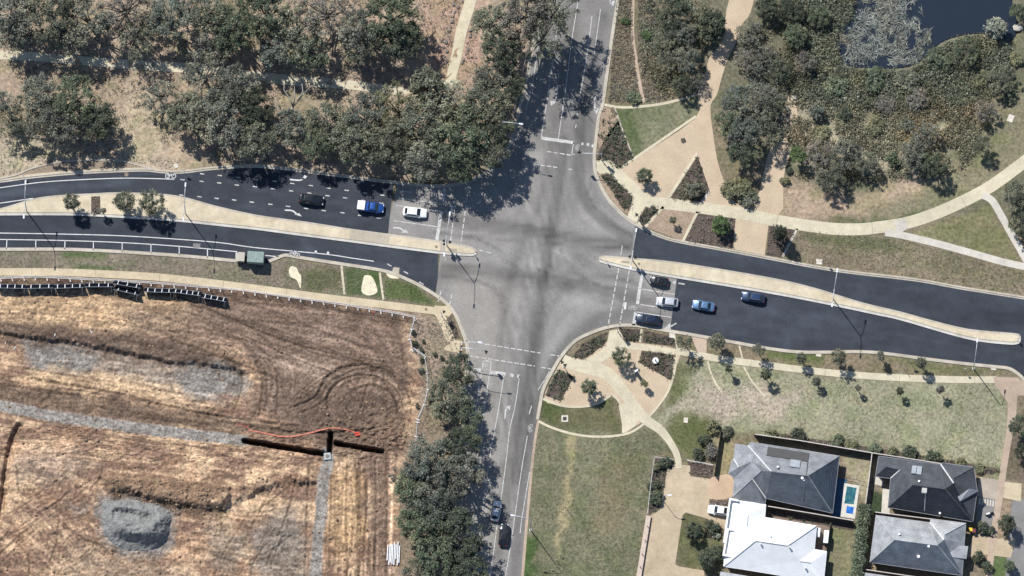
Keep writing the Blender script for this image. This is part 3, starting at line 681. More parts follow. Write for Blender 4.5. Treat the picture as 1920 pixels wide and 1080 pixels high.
def path(name, pts, w, m=CONC_CREAM, z=.05, k=6, joints=0):
    """a cast path; joints every so many metres are real saw cuts: the slab is laid in bays"""
    c = W(smooth(pts, k) if k else pts); c = [Vector(p) for p in c]
    hw = [x / 2 for x in np.interp(np.linspace(0, 1, len(c)), np.linspace(0, 1, len(w)), w)] if isinstance(w, (list, tuple)) else [w / 2] * len(c)
    L = offset(c, hw); R = offset(c, [-x for x in hw]); mb = MB()
    if not joints: return struct(name, mb.ribbon(L, R, 0, z), m)
    acc = [0]
    for a, b in zip(c, c[1:]): acc.append(acc[-1] + (b - a).length)
    t = 0
    at = lambda A, q: tuple(np.interp(q, acc, [p[i] for p in A]) for i in (0, 1))
    while t < acc[-1] - .05:
        e = min(t + joints, acc[-1]); qs = [t] + [a for a in acc if t < a < e - .04] + [e - .045]
        mb.ribbon([at(L, q) for q in qs], [at(R, q) for q in qs], 0, z); t = e
    return struct(name, mb, m)

path('south_west_footpath', [(-60, 510), (0, 510), (100, 510), (200, 514), (300, 520), (400, 531), (480, 541), (600, 557), (700, 569), (790, 580), (824, 584)], 1.42, CONC_WARM, joints=12)
path('corner_footpath', [(815, 580), (826, 592), (836, 615), (846, 640), (853, 658)], 1.55, CONC_WARM, z=.054)
struct('corner_pad', MB().prism(W([(815, 573), (834, 574), (843, 569), (848, 586), (842, 594), (828, 590), (812, 584)]), 0, .058), CONC_WARM)
struct('corner_pad', MB().prism(W([(845, 638), (867, 639), (866, 664), (858, 662), (832, 656)]), 0, .058), CONC_WARM)
path('north_east_footpath', [(1128, 307), (1142, 312), (1166, 334), (1190, 357), (1214, 377), (1260, 383), (1330, 392), (1400, 402), (1440, 411), (1500, 421), (1560, 429), (1610, 430), (1650, 426), (1700, 418), (1745, 404), (1790, 385), (1840, 360), (1880, 334), (1945, 285)], [2.0, 2.3, 2.2, 2.3, 2.3, 2.3, 2.3, 2.3], CONC_CREAM, joints=18)
struct('corner_pad', MB().prism(W([(1118, 301), (1131, 300), (1146, 312), (1140, 324), (1124, 326), (1119, 320)]), 0, .056), CONC_CREAM)
struct('crossing_ramp', MB().prism(W([(1187, 366), (1213, 382), (1210, 388), (1197, 410), (1204, 424), (1196, 424), (1176, 408), (1180, 396)]), 0, .058), CONC_CREAM)
path('north_east_branch_path', [(1660, 436), (1690, 441), (1750, 455), (1820, 474), (1880, 491), (1945, 505)], 1.35, CONC_PALE, z=.056)
path('north_east_branch_path', [(1842, 366), (1860, 376), (1876, 402), (1900, 445), (1930, 497)], 1.35, CONC_PALE, z=.058)
struct('pale_slab', MB().prism(W([(1675, 415), (1697, 410), (1702, 429), (1690, 436), (1681, 434)]), 0, .062), CONC_PALE)
path('edging_path', [(1495, 429), (1467, 482)], .4, CONC_PALE, k=0)
path('edging_path', [(1132, 196), (1160, 201), (1200, 200), (1250, 193), (1306, 177)], .5, CONC_CREAM)
path('edging_path', [(1307, 287), (1262, 358), (1253, 371)], .55, CONC_CREAM, k=0); path('edging_path', [(1331, 358), (1315, 380)], .5, CONC_PALE, k=0)
path('edging_path', [(1244, 388), (1210, 425)], .5, CONC_CREAM, k=0); path('edging_path', [(1308, 397), (1280, 453)], .5, CONC_CREAM, k=0)
path('edging_path', [(1305, 218), (1190, 297), (1163, 316)], .5, CONC_CREAM, k=0); path('edging_path', [(1153, 203), (1168, 246), (1188, 296)], .25, KERB, k=0)
struct('granite_plaza', MB().sheet(W(smooth([(1385, -50), (1416, -40), (1408, 22), (1390, 47), (1382, 75), (1364, 112), (1352, 150), (1344, 178), (1332, 200), (1337, 250), (1345, 300), (1356, 335), (1372, 372), (1392, 385), (1418, 372), (1428, 340), (1440, 290), (1452, 265), (1478, 180), (1490, 180), (1496, 250), (1474, 310), (1468, 345), (1456, 408), (1330, 396), (1260, 386), (1214, 380), (1160, 318), (1190, 298), (1304, 222), (1308, 176), (1322, 145), (1330, 108), (1356, 75), (1362, 20)], 3, True)), .028), GRANITE)
struct('granite_plaza', MB().sheet(W([(1380, 404), (1442, 414), (1434, 479), (1374, 467)]), .03), GRANITE)
struct('mulched_bed', MB().sheet(W([(1245, 388), (1307, 396), (1280, 452), (1212, 426)]), .026), SOILBED)
struct('planting_bed', MB().sheet(W([(1120, 328), (1130, 324), (1142, 325), (1188, 369), (1178, 402), (1160, 391), (1140, 367)]), .03), SOILBED)
BEDS = {  # dark planted beds
    'corner': [(1126, 328), (1142, 325), (1188, 369), (1181, 392), (1168, 392), (1150, 362)], 'ramp': [(1212, 386), (1240, 390), (1208, 424), (1197, 414)],
    'square': [(1310, 399), (1379, 409), (1375, 465), (1284, 453)], 'far': [(1443, 422), (1494, 429), (1466, 483), (1437, 478)],
    'wedge': [(1308, 292), (1331, 358), (1313, 381), (1257, 371)], 'north': [(1160, 226), (1187, 297), (1160, 316), (1130, 300), (1120, 300), (1124, 280), (1140, 250)],
    'loose': [(1134, 200), (1152, 204), (1163, 232), (1124, 278), (1120, 262), (1126, 222)],
    'kerbside': [(1074, 667), (1096, 642), (1136, 623), (1134, 645), (1110, 663), (1090, 674)], 'wall': [(1048, 692), (1076, 706), (1052, 752), (1022, 742), (1034, 712)],
    'front': [(1164, 616), (1203, 618), (1200, 640), (1170, 638)], 'long': [(1207, 619), (1262, 631), (1266, 649), (1205, 641)], 'inner': [(1203, 657), (1264, 664), (1259, 714), (1240, 703), (1198, 680)],
    'footway': [(833, 601), (843, 595), (855, 612), (862, 634), (846, 637)], 'drive': [(1229, 860), (1261, 863), (1262, 873), (1250, 881), (1240, 935), (1232, 955), (1216, 965), (1222, 900)],
    'gate': [(1290, 866), (1337, 874), (1335, 898), (1311, 894), (1293, 890)], 'front_lawn': [(1324, 970), (1352, 988), (1349, 1012), (1320, 1006)], 'median_strip': [(171, 369), (188, 368), (188, 404), (171, 404)],
    'porch': [(1330, 940), (1366, 938), (1364, 949), (1330, 947)], 'yard': [(1445, 955), (1600, 982), (1600, 995), (1445, 967)], 'fenceline': [(1415, 806), (1640, 840), (1765, 860), (1880, 880), (1860, 890), (1730, 868), (1640, 850), (1500, 826)],
}
for k, b in BEDS.items(): struct('planting_bed', MB().sheet(W(b), .036 if k != 'median_strip' else .158), SOILBED if k in ('loose',) else MULCH)

# south-eastern plaza
struct('sand_plaza', MB().sheet(W(smooth([(1040, 700), (1060, 670), (1100, 672), (1140, 640), (1185, 642), (1270, 655), (1267, 690), (1258, 722), (1240, 755), (1216, 783), (1190, 800), (1168, 812), (1167, 770), (1158, 750), (1147, 741), (1120, 757), (1085, 763), (1050, 760), (1020, 749)], 3, True)), .028), GRANITE)
struct('plaza_walk', MB().prism(W([(1060, 665), (1066, 668), (1090, 676), (1112, 668), (1137, 648), (1143, 620), (1162, 617), (1171, 641), (1200, 645), (1276, 656), (1275, 667), (1195, 656), (1165, 655), (1128, 680), (1120, 692), (1136, 700), (1110, 704), (1070, 694), (1050, 684)]), 0, .05), CONC_CREAM)
path('plaza_path', [(1110, 690), (1140, 702), (1165, 730), (1190, 762), (1210, 786), (1240, 808), (1262, 838), (1271, 860), (1272, 878)], [2.8, 2.4, 2.2, 2.0, 1.8, 1.3, 1.2, 1.2], CONC_CREAM, z=.054)
struct('plaza_walk', MB().prism(W([(1160, 760), (1180, 752), (1204, 782), (1190, 800), (1169, 812)]), 0, .047), CONC_CREAM)
path('south_east_footpath', [(1270, 658), (1310, 666), (1350, 673), (1440, 685), (1520, 695), (1600, 703), (1700, 709), (1800, 712), (1868, 712)], 1.3, CONC_CREAM, z=.052, joints=14)
struct('street_corner_path', MB().prism(W([(1862, 707), (1908, 708), (1920, 716), (1935, 735), (1926, 742), (1908, 742), (1906, 770), (1904, 800), (1888, 800), (1890, 755), (1866, 722)]), 0, .056), CONC_PINK)
path('street_footpath', [(1897, 790), (1888, 840), (1880, 890), (1874, 935), (1866, 985), (1858, 1040), (1848, 1150)], 1.25, CONC_PINK, z=.058)
for pts, w in (([(1269, 664), (1264, 700), (1252, 735), (1232, 764), (1215, 784)], .42), ([(1018, 748), (1050, 760), (1085, 763), (1120, 757), (1147, 740)], .42), ([(1147, 740), (1160, 752), (1168, 775), (1168, 812)], .4),
               ([(1010, 790), (1035, 802), (1080, 815), (1130, 819), (1180, 812), (1215, 789)], .45), ([(1327, 677), (1335, 705), (1350, 732)], .36), ([(1395, 688), (1410, 715), (1435, 745)], .36), ([(1386, 648), (1392, 672)], .3), ([(1203, 617), (1200, 642)], .35), ([(1162, 706), (1137, 722)], .3), ([(1198, 658), (1194, 688)], .25), ([(640, 497), (643, 525), (646, 552)], .4), ([(712, 511), (715, 535), (719, 562)], .4), ([(1264, 625), (1270, 655)], .25)):
    path('edging_path', pts, w, CONC_CREAM, z=.06, k=4)
struct('mulched_bed', MB().sheet(W([(1296, 630), (1325, 636), (1325, 668), (1310, 665)]), .03), GRANITE2)

# north-western paths and lay-by
path('park_path', [(-60, 101), (0, 103), (60, 106), (130, 112), (200, 118), (290, 124), (350, 128), (430, 138), (560, 152), (640, 158), (730, 168), (790, 180)], [1.7, 1.7, 2.0, 1.5], CONC_CREAM)
path('park_path', [(800, 184), (838, 160), (850, 130), (858, 95), (866, 55), (880, 10), (893, -40)], [1.8, 1.9, 2.1, 2.2], CONC_CREAM, z=.054)
struct('lay_by', MB().sheet(W(smooth([(-10, 339), (30, 332), (60, 318), (120, 305), (200, 301), (232, 304), (262, 311), (292, 318), (210, 318.5), (150, 321), (100, 325), (50, 330)], 3, True)), .03), mat_ground('brown gravel shoulder', S(172, 150, 122), S(156, 136, 112), .25, 4, .85, 1.15))
path('kerb', [(-20, 338), (30, 328), (62, 315), (120, 303), (200, 300), (234, 303), (264, 311), (296, 319)], .28, KERB, z=.12)
path('kerb', [(36, 331), (100, 324.5), (150, 321), (200, 318), (272, 316)], .35, CONC_WARM, z=.1)
path('dirt_track', [(1188, -40), (1186, 60), (1192, 110), (1200, 160), (1208, 192)], .6, GRANITE2, z=.012)
struct('brown_shoulder', MB().sheet(W([(1132, 200), (1124, 225), (1120, 265), (1124, 270), (1134, 240), (1140, 205)]), .024), GRANITE2)

# driveways
DRIVE = mat_slab('driveway concrete', S(214, 190, 152), S(200, 176, 138))
DRIVE2 = mat_slab('orange driveway', S(216, 182, 144), S(206, 172, 134))
struct('driveway', MB().prism(W([(1250, 872), (1262, 870), (1294, 873), (1294, 893), (1330, 898), (1372, 891), (1372, 933), (1330, 936), (1330, 948), (1368, 950), (1363, 995), (1324, 972), (1286, 961), (1280, 966), (1266, 1058), (1272, 1062), (1320, 1070), (1325, 1150), (1188, 1150), (1206, 1030), (1218, 968), (1236, 957), (1244, 930), (1250, 885)]), 0, .04), DRIVE)
struct('driveway_apron', MB().sheet(W(smooth([(1331, 899), (1345, 893), (1364, 889), (1376, 900), (1372, 932), (1331, 934)], 3, True)), .046), DRIVE2)
struct('driveway', MB().prism(W([(1836, 894), (1878, 901), (1872, 938), (1830, 930)]), 0, .04), mat_slab('grey drive', S(196, 180, 158), S(184, 168, 146)))
struct('driveway', MB().prism(W([(1884, 903), (1916, 907), (1914, 940), (1876, 933)]), 0, .04), CONC_WARM)
struct('driveway', MB().prism(W([(1826, 1000), (1868, 1010), (1905, 1010), (1895, 1046), (1850, 1040), (1812, 1045)]), 0, .04), DRIVE)
struct('paved_strip', MB().prism(W([(1834, 930), (1870, 937), (1864, 1000), (1828, 1000)]), 0, .035), M_STREET)
for k in range(7): struct('stepping_paver', MB().prism(W([(1836 + k * 5, 934 + k * .8), (1839 + k * 5, 934.5 + k * .8), (1838 + k * 5, 946 + k * .8), (1835 + k * 5, 945.5 + k * .8)]), 0, .05), CONC_PALE)
struct('paved_yard', MB().sheet(W([(1455, 966), (1556, 984), (1545, 1040), (1520, 1040), (1440, 990)]), .02), mat_ground('brown pavers', S(158, 134, 114), S(140, 120, 104), .6, 4, .8, 1.2))
struct('patio', MB().sheet(W([(1655, 915), (1668, 918), (1668, 965), (1652, 968)]), .024), CONC_PALE); struct('patio', MB().sheet(W([(1638, 892), (1656, 898), (1656, 912), (1640, 908)]), .024), CONC_PALE)
M_SAND = mat_plain('spilt white sand', S(240, 226, 186), .95, var=.08)
for b in ([(541, 506), (546, 501), (556, 502), (560, 512), (566, 518), (564, 540), (561, 539), (556, 526), (545, 520)], [(680, 524), (684, 517), (694, 516), (703, 526), (708, 545), (700, 553), (688, 554), (679, 546)], [(724, 513), (745, 518), (748, 522), (732, 520)]):
    struct('white_sand_patch', MB().prism(W(smooth([(x + random.uniform(-1.5, 1.5), y + random.uniform(-1.5, 1.5)) for x, y in b], 3, True)), 0, .07), M_SAND)
struct('concrete_apron', MB().sheet(W([(738, 501), (749, 502), (748, 515), (744, 517), (735, 509)]), .04), CONC_TAN2)
struct('concrete_apron', MB().sheet(W([(362, 456), (376, 457), (375, 465), (362, 464)]), .034), mat_plain('grey patch', S(138, 134, 130), .9))

# ------------------------------------------------------------------ water
wm = NT('pond water'); wm.col((.018, .025, .037, 1)); wm.rough(.08); wm.b.inputs['Specular IOR Level'].default_value = .5; wm.bump(wm.noise(1.6, 3), .12, .02)
struct('pond_water', MB().sheet(W(smooth(POND, 4, True)), -.22), wm.m)

# ------------------------------------------------------------------ painted markings
PAINT = NT('road paint'); PAINT.col(PAINT.mix(PAINT.rng(PAINT.noise(1.2, 6, .7), .3, .6, 0, 1), S(206, 202, 196), S(242, 240, 236))); PAINT.rough(.7); PAINT = PAINT.m
WORN = NT('worn road paint'); WORN.col(WORN.mix(WORN.rng(WORN.noise(1.6, 6, .8), .35, .62, 0, 1), S(160, 155, 148), S(232, 230, 224))); WORN.rough(.8); WORN = WORN.m
ZM = .034
def lines(ls, w, m=PAINT, name='lane_line'):
    mb = MB()
    for l in ls:
        c = W(smooth(l, 5) if len(l) > 2 else l); L = offset(c, w / 2); R = offset(c, -w / 2); n = len(c)
        mb.add([(a[0], a[1], ZM) for a in L] + [(a[0], a[1], ZM) for a in R], [(i, n + i, n + i + 1, i + 1) for i in range(n - 1)])
    return struct(name, mb, m)
def dashes(ls, seg, gap, w, m=PAINT, name='dashed_line'):
    mb = MB()
    for l in ls:
        a, b = Vector(P2(*l[0])), Vector(P2(*l[1])); d = (b - a).normalized(); q = Vector((-d.y, d.x)) * w / 2; t = 0
        while t < (b - a).length:
            e = min(t + seg, (b - a).length); p0, p1 = a + d * t, a + d * e
            mb.add([(*(p0 + q), ZM), (*(p0 - q), ZM), (*(p1 - q), ZM), (*(p1 + q), ZM)], [(0, 1, 2, 3)]); t += seg + gap
    return struct(name, mb, m)
lines([[(-30, 355), (0, 352), (75, 342), (150, 337), (237, 334), (327, 336)], [(0, 381), (62, 372)], [(-30, 437), (0, 437), (120, 439), (225, 442), (325, 448), (412, 455), (480, 464.5), (605, 476), (660, 484), (701, 490)],
       [(-30, 449), (0, 449), (120, 451), (230, 455), (337, 462), (445, 472)], [(497, 479), (523, 481.5)]], .155)
lines([[(13, 449), (12, 467)], [(67, 450), (67, 467)], [(122, 451), (121, 468)], [(175, 453), (175, 470)], [(229, 455), (229, 472)], [(283, 458), (283, 475)], [(336, 462), (336, 479)], [(389, 467), (389, 484)], [(443, 472), (442, 490)]], .155, name='parking_bay_line')
R3 = [[(379, 326), (412, 329), (447, 333), (480, 337), (515, 340), (548, 344), (583, 348), (616, 353), (650, 357), (684, 362), (717, 366)], [(342, 337), (378, 340), (411, 343), (444, 347), (478, 350), (512, 354), (546, 358), (580, 362), (614, 367), (647, 371), (681, 376), (715, 381)],
      [(340, 366), (374, 369), (406, 372), (439, 375), (472, 379), (507, 383), (540, 387), (574, 391), (607, 395), (642, 399), (675, 404), (710, 409)], [(730, 497), (761, 511), (790, 531)]]
lines([[(x - 4, y - (.5 if i < 3 else 2.2)), (x + 4, y + (.5 if i < 3 else 2.2))] for i, r in enumerate(R3) for x, y in r], .2, WORN, 'dashed_line')
lines([[(746, 371), (816, 381)], [(742, 385), (847, 399)], [(739, 414), (819, 425)], [(750, 358), (772, 361)], [(1203, 542), (1265, 552)], [(1200, 571), (1262, 580)], [(1192, 585), (1258, 595)]], .17, WORN)
lines([[(986, 207), (1000, 147), (1014, 50), (1026, -30)], [(1015, 257), (1035, 125), (1046, 42), (1054, -30)], [(1047, 260), (1062, 155), (1074, 62), (1090, -30)], [(1085, 192), (1100, 107), (1110, 30)], [(1114, 102), (1126, 17)], [(1083, 208), (1081.5, 218)], [(1080.5, 233), (1079, 240)], [(1076, 265), (1072.5, 288), (1078, 289)],
       [(945, 703), (936, 760), (927, 810), (915, 880), (904, 962)], [(906.7, 676), (896, 743), (886, 809), (874, 891), (862, 970)], [(919, 695), (909, 760), (902, 809), (890, 880)], [(974, 704), (966, 760), (955, 810), (947, 880), (919, 1080), (912, 1140)], [(989, 817), (978, 880), (960, 1005), (948, 1080), (941, 1130)],
       [(1030, 697), (1020, 714), (1009, 731)], [(997, 760), (992, 777)], [(906.7, 676), (921, 678)], [(921, 678), (919, 695)], [(993, 885), (980, 963), (975, 1000)], [(1167, 460), (1164, 478)], [(836, 484), (835, 489)], [(859, 484), (858, 489)]], .15, WORN)
lines([[(827, 398), (819, 451)], [(834, 351), (831, 380)], [(1204, 512), (1195, 570)], [(1192, 585), (1188, 611)], [(1015, 259), (1076, 267.5)], [(887, 692.5), (904, 695)], [(919, 697.5), (948, 701.5)], [(956, 703), (963, 704.5)], [(970, 705), (975, 706)]], .62, WORN, 'stop_line')
lines([[(1090, 269.5), (1094, 270)], [(1100, 271), (1105, 271.5)], [(1109, 273), (1113, 274)]], .5, WORN, 'stop_line')
dashes([[(854, 382), (844, 457)], [(879, 348), (864, 457)], [(1160, 503), (1140, 612)], [(1180, 507), (1162, 609)], [(1025, 284), (1074, 291.5)], [(990, 278.5), (998, 280)], [(1000, 308), (1045, 314)], [(1066, 317), (1073, 318)], [(872, 639), (1013, 662)], [(1032, 665), (1051, 668)], [(878, 667), (1003, 686.5)], [(1014, 688.5), (1034, 692)], [(827, 545), (822, 566)], [(847, 552), (842, 580)], [(899, 469), (922, 475)]], .92, .32, .2, WORN, 'crosswalk_line')
lines([[(848, 386), (846, 400)], [(1173, 567), (1171.5, 580)], [(592, 470), (592, 475)], [(615, 472), (615, 476)]], .4, PAINT, 'short_mark')

def arrow(name, shaft, tip, wing, m=PAINT):
    """a turn arrow: a bent shaft and a triangular head with its point at tip"""
    c = W(smooth(shaft, 6)); L = offset(c, .13); R = offset(c, -.13); n = len(c); mb = MB()
    mb.add([(a[0], a[1], ZM) for a in L] + [(a[0], a[1], ZM) for a in R], [(i, n + i, n + i + 1, i + 1) for i in range(n - 1)])
    a, b, t = (Vector(P2(*q)) for q in (wing[0], wing[1], tip)); mb.add([(*a, ZM), (*b, ZM), (*t, ZM)], [(0, 1, 2)])
    return struct(name, mb, m)
arrow('turn_arrow', [(543, 336.5), (562, 338), (570, 334)], (577, 332), [(565, 338), (571, 328)])
arrow('turn_arrow', [(534, 394), (547, 395), (555, 400), (557, 402)], (566, 406), [(552, 402), (561, 400)])
arrow('turn_arrow', [(737, 427), (750, 428), (757, 433)], (766, 437), [(752, 436), (761, 430)], WORN)
arrow('turn_arrow', [(1046, 160), (1043, 183), (1039, 190)], (1033, 199), [(1032, 189), (1043, 191)], WORN)
arrow('turn_arrow', [(1116.5, 180), (1115, 198), (1117, 206)], (1119, 214), [(1113, 205), (1123, 203)], WORN)
arrow('turn_arrow', [(1142, -20), (1144, 0), (1147, 4)], (1150, 12), [(1142, 4), (1153, 1)], WORN)
arrow('turn_arrow', [(947, 785), (948, 770), (951, 766)], (957, 760), [(948, 763), (956, 769)], WORN)
arrow('turn_arrow', [(1284, 533), (1272, 531)], (1260, 529), [(1268, 526), (1266, 534)], WORN)
arrow('turn_arrow', [(1268, 606), (1258, 612)], (1246, 616), [(1256, 606), (1258, 618)], WORN)
def bike_mark(px, py, ang, s=1.0, m=PAINT):
    """the cycle-lane symbol: two wheels, a frame and handlebars, lying along ang"""
    mb = MB(); o = Vector(P2(px, py)); R = Matrix.Rotation(ang, 2)
    def seg(a, b, w=.13):
        a, b = Vector(a), Vector(b); d = (b - a).normalized(); q = Vector((-d.y, d.x)) * w / 2
        mb.add([(*(o + R @ (v * s)), ZM) for v in (a + q, a - q, b - q, b + q)], [(0, 1, 2, 3)])
    for cx in (-.62, .62):
        for k in range(10):
            t0, t1 = k * math.pi / 5, (k + 1) * math.pi / 5; seg((cx + .42 * math.cos(t0), .42 * math.sin(t0)), (cx + .42 * math.cos(t1), .42 * math.sin(t1)))
    for a, b in (((-.62, 0), (-.2, .55)), ((-.2, .55), (.45, .55)), ((.62, 0), (.4, .75)), ((-.05, .02), (.45, .55)), ((-.05, .02), (-.25, .7)), ((-.62, 0), (-.05, .02)), ((.4, .75), (.6, .8)), ((-.38, .72), (-.12, .72))): seg(a, b)
    return struct('bicycle_symbol', mb, m)
bike_mark(320, 330, 0, .95); bike_mark(552, 478, -.1, .95); bike_mark(1186, 578, -.1, .7, WORN); bike_mark(1083, 277, 1.4, .6, WORN); bike_mark(911, 688, 1.4, .6, WORN); bike_mark(995, 803, 1.4, .7, WORN)
# ================================================================== TREES AND PLANTS
L = {
    'olive': mat_leaf('olive gum leaves', (0.072, 0.083, 0.056, 1), (0.205, 0.215, 0.154, 1), (0.399, 0.402, 0.305, 1)),
    'grey': mat_leaf('grey gum leaves', (0.077, 0.088, 0.068, 1), (0.217, 0.224, 0.177, 1), (0.411, 0.416, 0.340, 1)),
    'blue': mat_leaf('blue-green gum leaves', (0.072, 0.085, 0.070, 1), (0.191, 0.215, 0.174, 1), (0.361, 0.382, 0.320, 1)),
    'green': mat_leaf('green leaves', (0.063, 0.080, 0.052, 1), (0.165, 0.199, 0.125, 1), (0.309, 0.342, 0.234, 1)),
    'bright': mat_leaf('bright green leaves', (0.054, 0.091, 0.036, 1), (0.135, 0.208, 0.086, 1), (0.244, 0.315, 0.157, 1)),
    'dark': mat_leaf('dark green leaves', (0.046, 0.059, 0.041, 1), (0.122, 0.144, 0.096, 1), (0.232, 0.255, 0.178, 1)),
    'yellow': mat_leaf('yellowish leaves', (0.103, 0.107, 0.059, 1), (0.257, 0.255, 0.150, 1), (0.438, 0.430, 0.256, 1)),
    'brown': mat_leaf('brownish twiggy leaves', (0.097, 0.089, 0.072, 1), (0.239, 0.222, 0.185, 1), (0.386, 0.369, 0.320, 1)),
    'pale': mat_leaf('pale blossom and leaves', (0.155, 0.174, 0.122, 1), (0.386, 0.402, 0.312, 1), (0.772, 0.805, 0.711, 1)),
    'tuss': mat_leaf('straw tussocks', (0.075, 0.081, 0.053, 1), (0.248, 0.232, 0.157, 1), (0.516, 0.465, 0.325, 1)),
    'wet': mat_leaf('wetland scrub leaves', (0.064, 0.084, 0.063, 1), (0.194, 0.208, 0.142, 1), (0.425, 0.408, 0.299, 1)),
}
BARK = mat_plain('grey bark', (.16, .14, .12, 1), .9, var=.3, scale=3, spec=.1)
BARKP = mat_plain('pale gum bark', (.42, .38, .33, 1), .85, var=.2, scale=3, spec=.1)

def quad_mesh(name, ctr, u, v, mat, tri=False):
    """one small four-cornered leaf spray per row of ctr"""
    n = len(ctr); co = np.empty((n, 4, 3), np.float32)
    co[:, 0] = ctr - u; co[:, 1] = ctr - v * .7 + u * .1; co[:, 2] = ctr + u; co[:, 3] = ctr + v * .8
    me = bpy.data.meshes.new(name); me.vertices.add(n * 4); me.vertices.foreach_set('co', co.ravel())
    me.loops.add(n * 4); me.loops.foreach_set('vertex_index', np.arange(n * 4, dtype=np.int32)); me.polygons.add(n)
    me.polygons.foreach_set('loop_start', np.arange(0, n * 4, 4, dtype=np.int32)); me.polygons.foreach_set('loop_total', np.full(n, 4, np.int32))
    me.update(calc_edges=True); me.materials.append(mat); return me
def unit(a): return a / (np.linalg.norm(a, axis=1, keepdims=True) + 1e-9)
def sprays(ctr, out, size, rng, lay=.9):
    nrm = unit(out * lay * .75 + rng.normal(size=ctr.shape) * .62 + np.array((-.12, .16, .6)) * .65)
    a = unit(np.cross(nrm, rng.normal(size=ctr.shape))); b = np.cross(nrm, a)
    s = (size * rng.uniform(.55, 1.35, len(ctr)))[:, None]
    return a * s, b * s * .62

def crown_proto(name, seed, clumps, leaves, leaf, gap=.0, vert=.72, skirt=.25, lob=.34):
    """a crown of unit radius: leaf sprays gathered in clumps, uneven in outline and with holes between the clumps"""
    r = np.random.default_rng(seed); C_, O_, S_ = [], [], []; cs = []
    lobes = [(r.uniform(0, 6.28), r.uniform(.6, 1.15)) for _ in range(6)]
    for k in range(clumps):
        th = 2.4 * k + r.normal() * .6; el = np.arcsin(np.clip(1 - (1 + skirt) * (k + .5) / clumps, -1, 1))
        w = [math.exp(2.2 * (math.cos(th - a) - 1)) for a, _ in lobes]; lo = sum(x * q for x, (_, q) in zip(w, lobes)) / sum(w)
        rad = (.42 + .5 * r.random() ** .7) * (1 + (lo - .9) * math.cos(el) * 1.2)
        c = np.array((math.cos(el) * math.cos(th), math.cos(el) * math.sin(th), math.sin(el) * vert)) * rad
        q = lob * r.uniform(.55, 1.25); cs.append(c); n = int(leaves * r.uniform(.5, 1.3))
        d = unit(r.normal(size=(n, 3))); d[:, 2] = np.where(d[:, 2] < -.3, -d[:, 2], d[:, 2])
        p = c + d * (q * r.random((n, 1)) ** .6) * np.array((1, 1, .72)) * r.uniform(.7, 1.35, 3); C_.append(p); O_.append(d)
    p = np.concatenate(C_); o = np.concatenate(O_); u, v = sprays(p, o, leaf, r)
    me = quad_mesh(name, p.astype(np.float32), u, v, L['olive'])
    # limbs reaching into the clumps
    mb = MB(); mb.tube([(0, 0, 0), (.02, .01, .35), (.03, -.02, .62), (0, 0, .85)], [.075, .06, .045, .025], 7)
    for c in cs[:: max(1, clumps // 11)]:
        z0 = .35 + .3 * r.random(); e = np.array((c[0], c[1], 1 + c[2])); s = np.array((.02, 0, z0)); m_ = (s + e) / 2 + r.normal(size=3) * .05 + np.array((0, 0, -.04))
        mb.tube([s, m_, e], [.04, .026, .008], 5)
    tr = mb.mesh(name + '_trunk', BARK, smooth=True); tr['ratio'] = 1
    return me, tr
GUM = [crown_proto('gum_crown', 3 + i, 66 + 5 * i, 88, .042, skirt=.4, lob=.19) for i in range(7)]
OPEN = [crown_proto('open_gum_crown', 40 + i, 50 + 4 * i, 66, .044, skirt=.3, lob=.19) for i in range(3)]
ROUND = [crown_proto('round_crown', 60 + i, 60, 80, .068, skirt=.7, lob=.27, vert=.9) for i in range(3)]
SMALL = [crown_proto('small_crown', 80 + i, 26, 60, .11, skirt=.5, lob=.36, vert=.95) for i in range(3)]
KINDS_ = {'gum': GUM, 'open': OPEN, 'round': ROUND, 'small': SMALL}

def on_mat(o, m):
    o.material_slots[0].link = 'OBJECT'; o.material_slots[0].material = m
_tc = 0
def tree(name, kind, cx, cy, rpx, h, leaf, label, group=None, flat=None, bark=None, cat='tree'):
    """cx, cy: where the crown's middle is seen in the photo; the trunk stands under it"""
    global _tc; _tc += 1
    r = rpx / 10; vr = r * (flat if flat else (.85 if kind in ('gum', 'open') else 1.0)); top = h; zc = max(vr * .45, top - vr * .72)
    p = P(cx, cy, zc); root = empty(name, (p.x, p.y, 0), random.uniform(0, 6.28))
    me, tr = KINDS_[kind][_tc % len(KINDS_[kind])]
    c = link('crown', me, root); c.scale = (r * random.uniform(.94, 1.06), r * random.uniform(.94, 1.06), vr); c.location = (0, 0, zc); on_mat(c, L[leaf])
    t = link('trunk', tr, root); t.scale = (r * .95, r * .95, zc); on_mat(t, BARKP if bark else BARK)
    if h < 7: t.scale = (r * .95, r * .95, zc)
    tag(root, label, cat, group); return root
def shrub(name, cx, cy, rpx, h, leaf, label, group=None, kind='small', cat='shrub', sy=1.0):
    global _tc; _tc += 1
    r = rpx / 10; p = P(cx, cy, h * .45); o = link(name, KINDS_[kind][_tc % 3][0])
    o.location = (p.x, p.y, h * .42); o.scale = (r, r * sy, h * .62); o.rotation_euler = (0, 0, random.uniform(0, 6.28) if sy == 1 else 0); on_mat(o, L[leaf]); tag(o, label, cat, group); return o

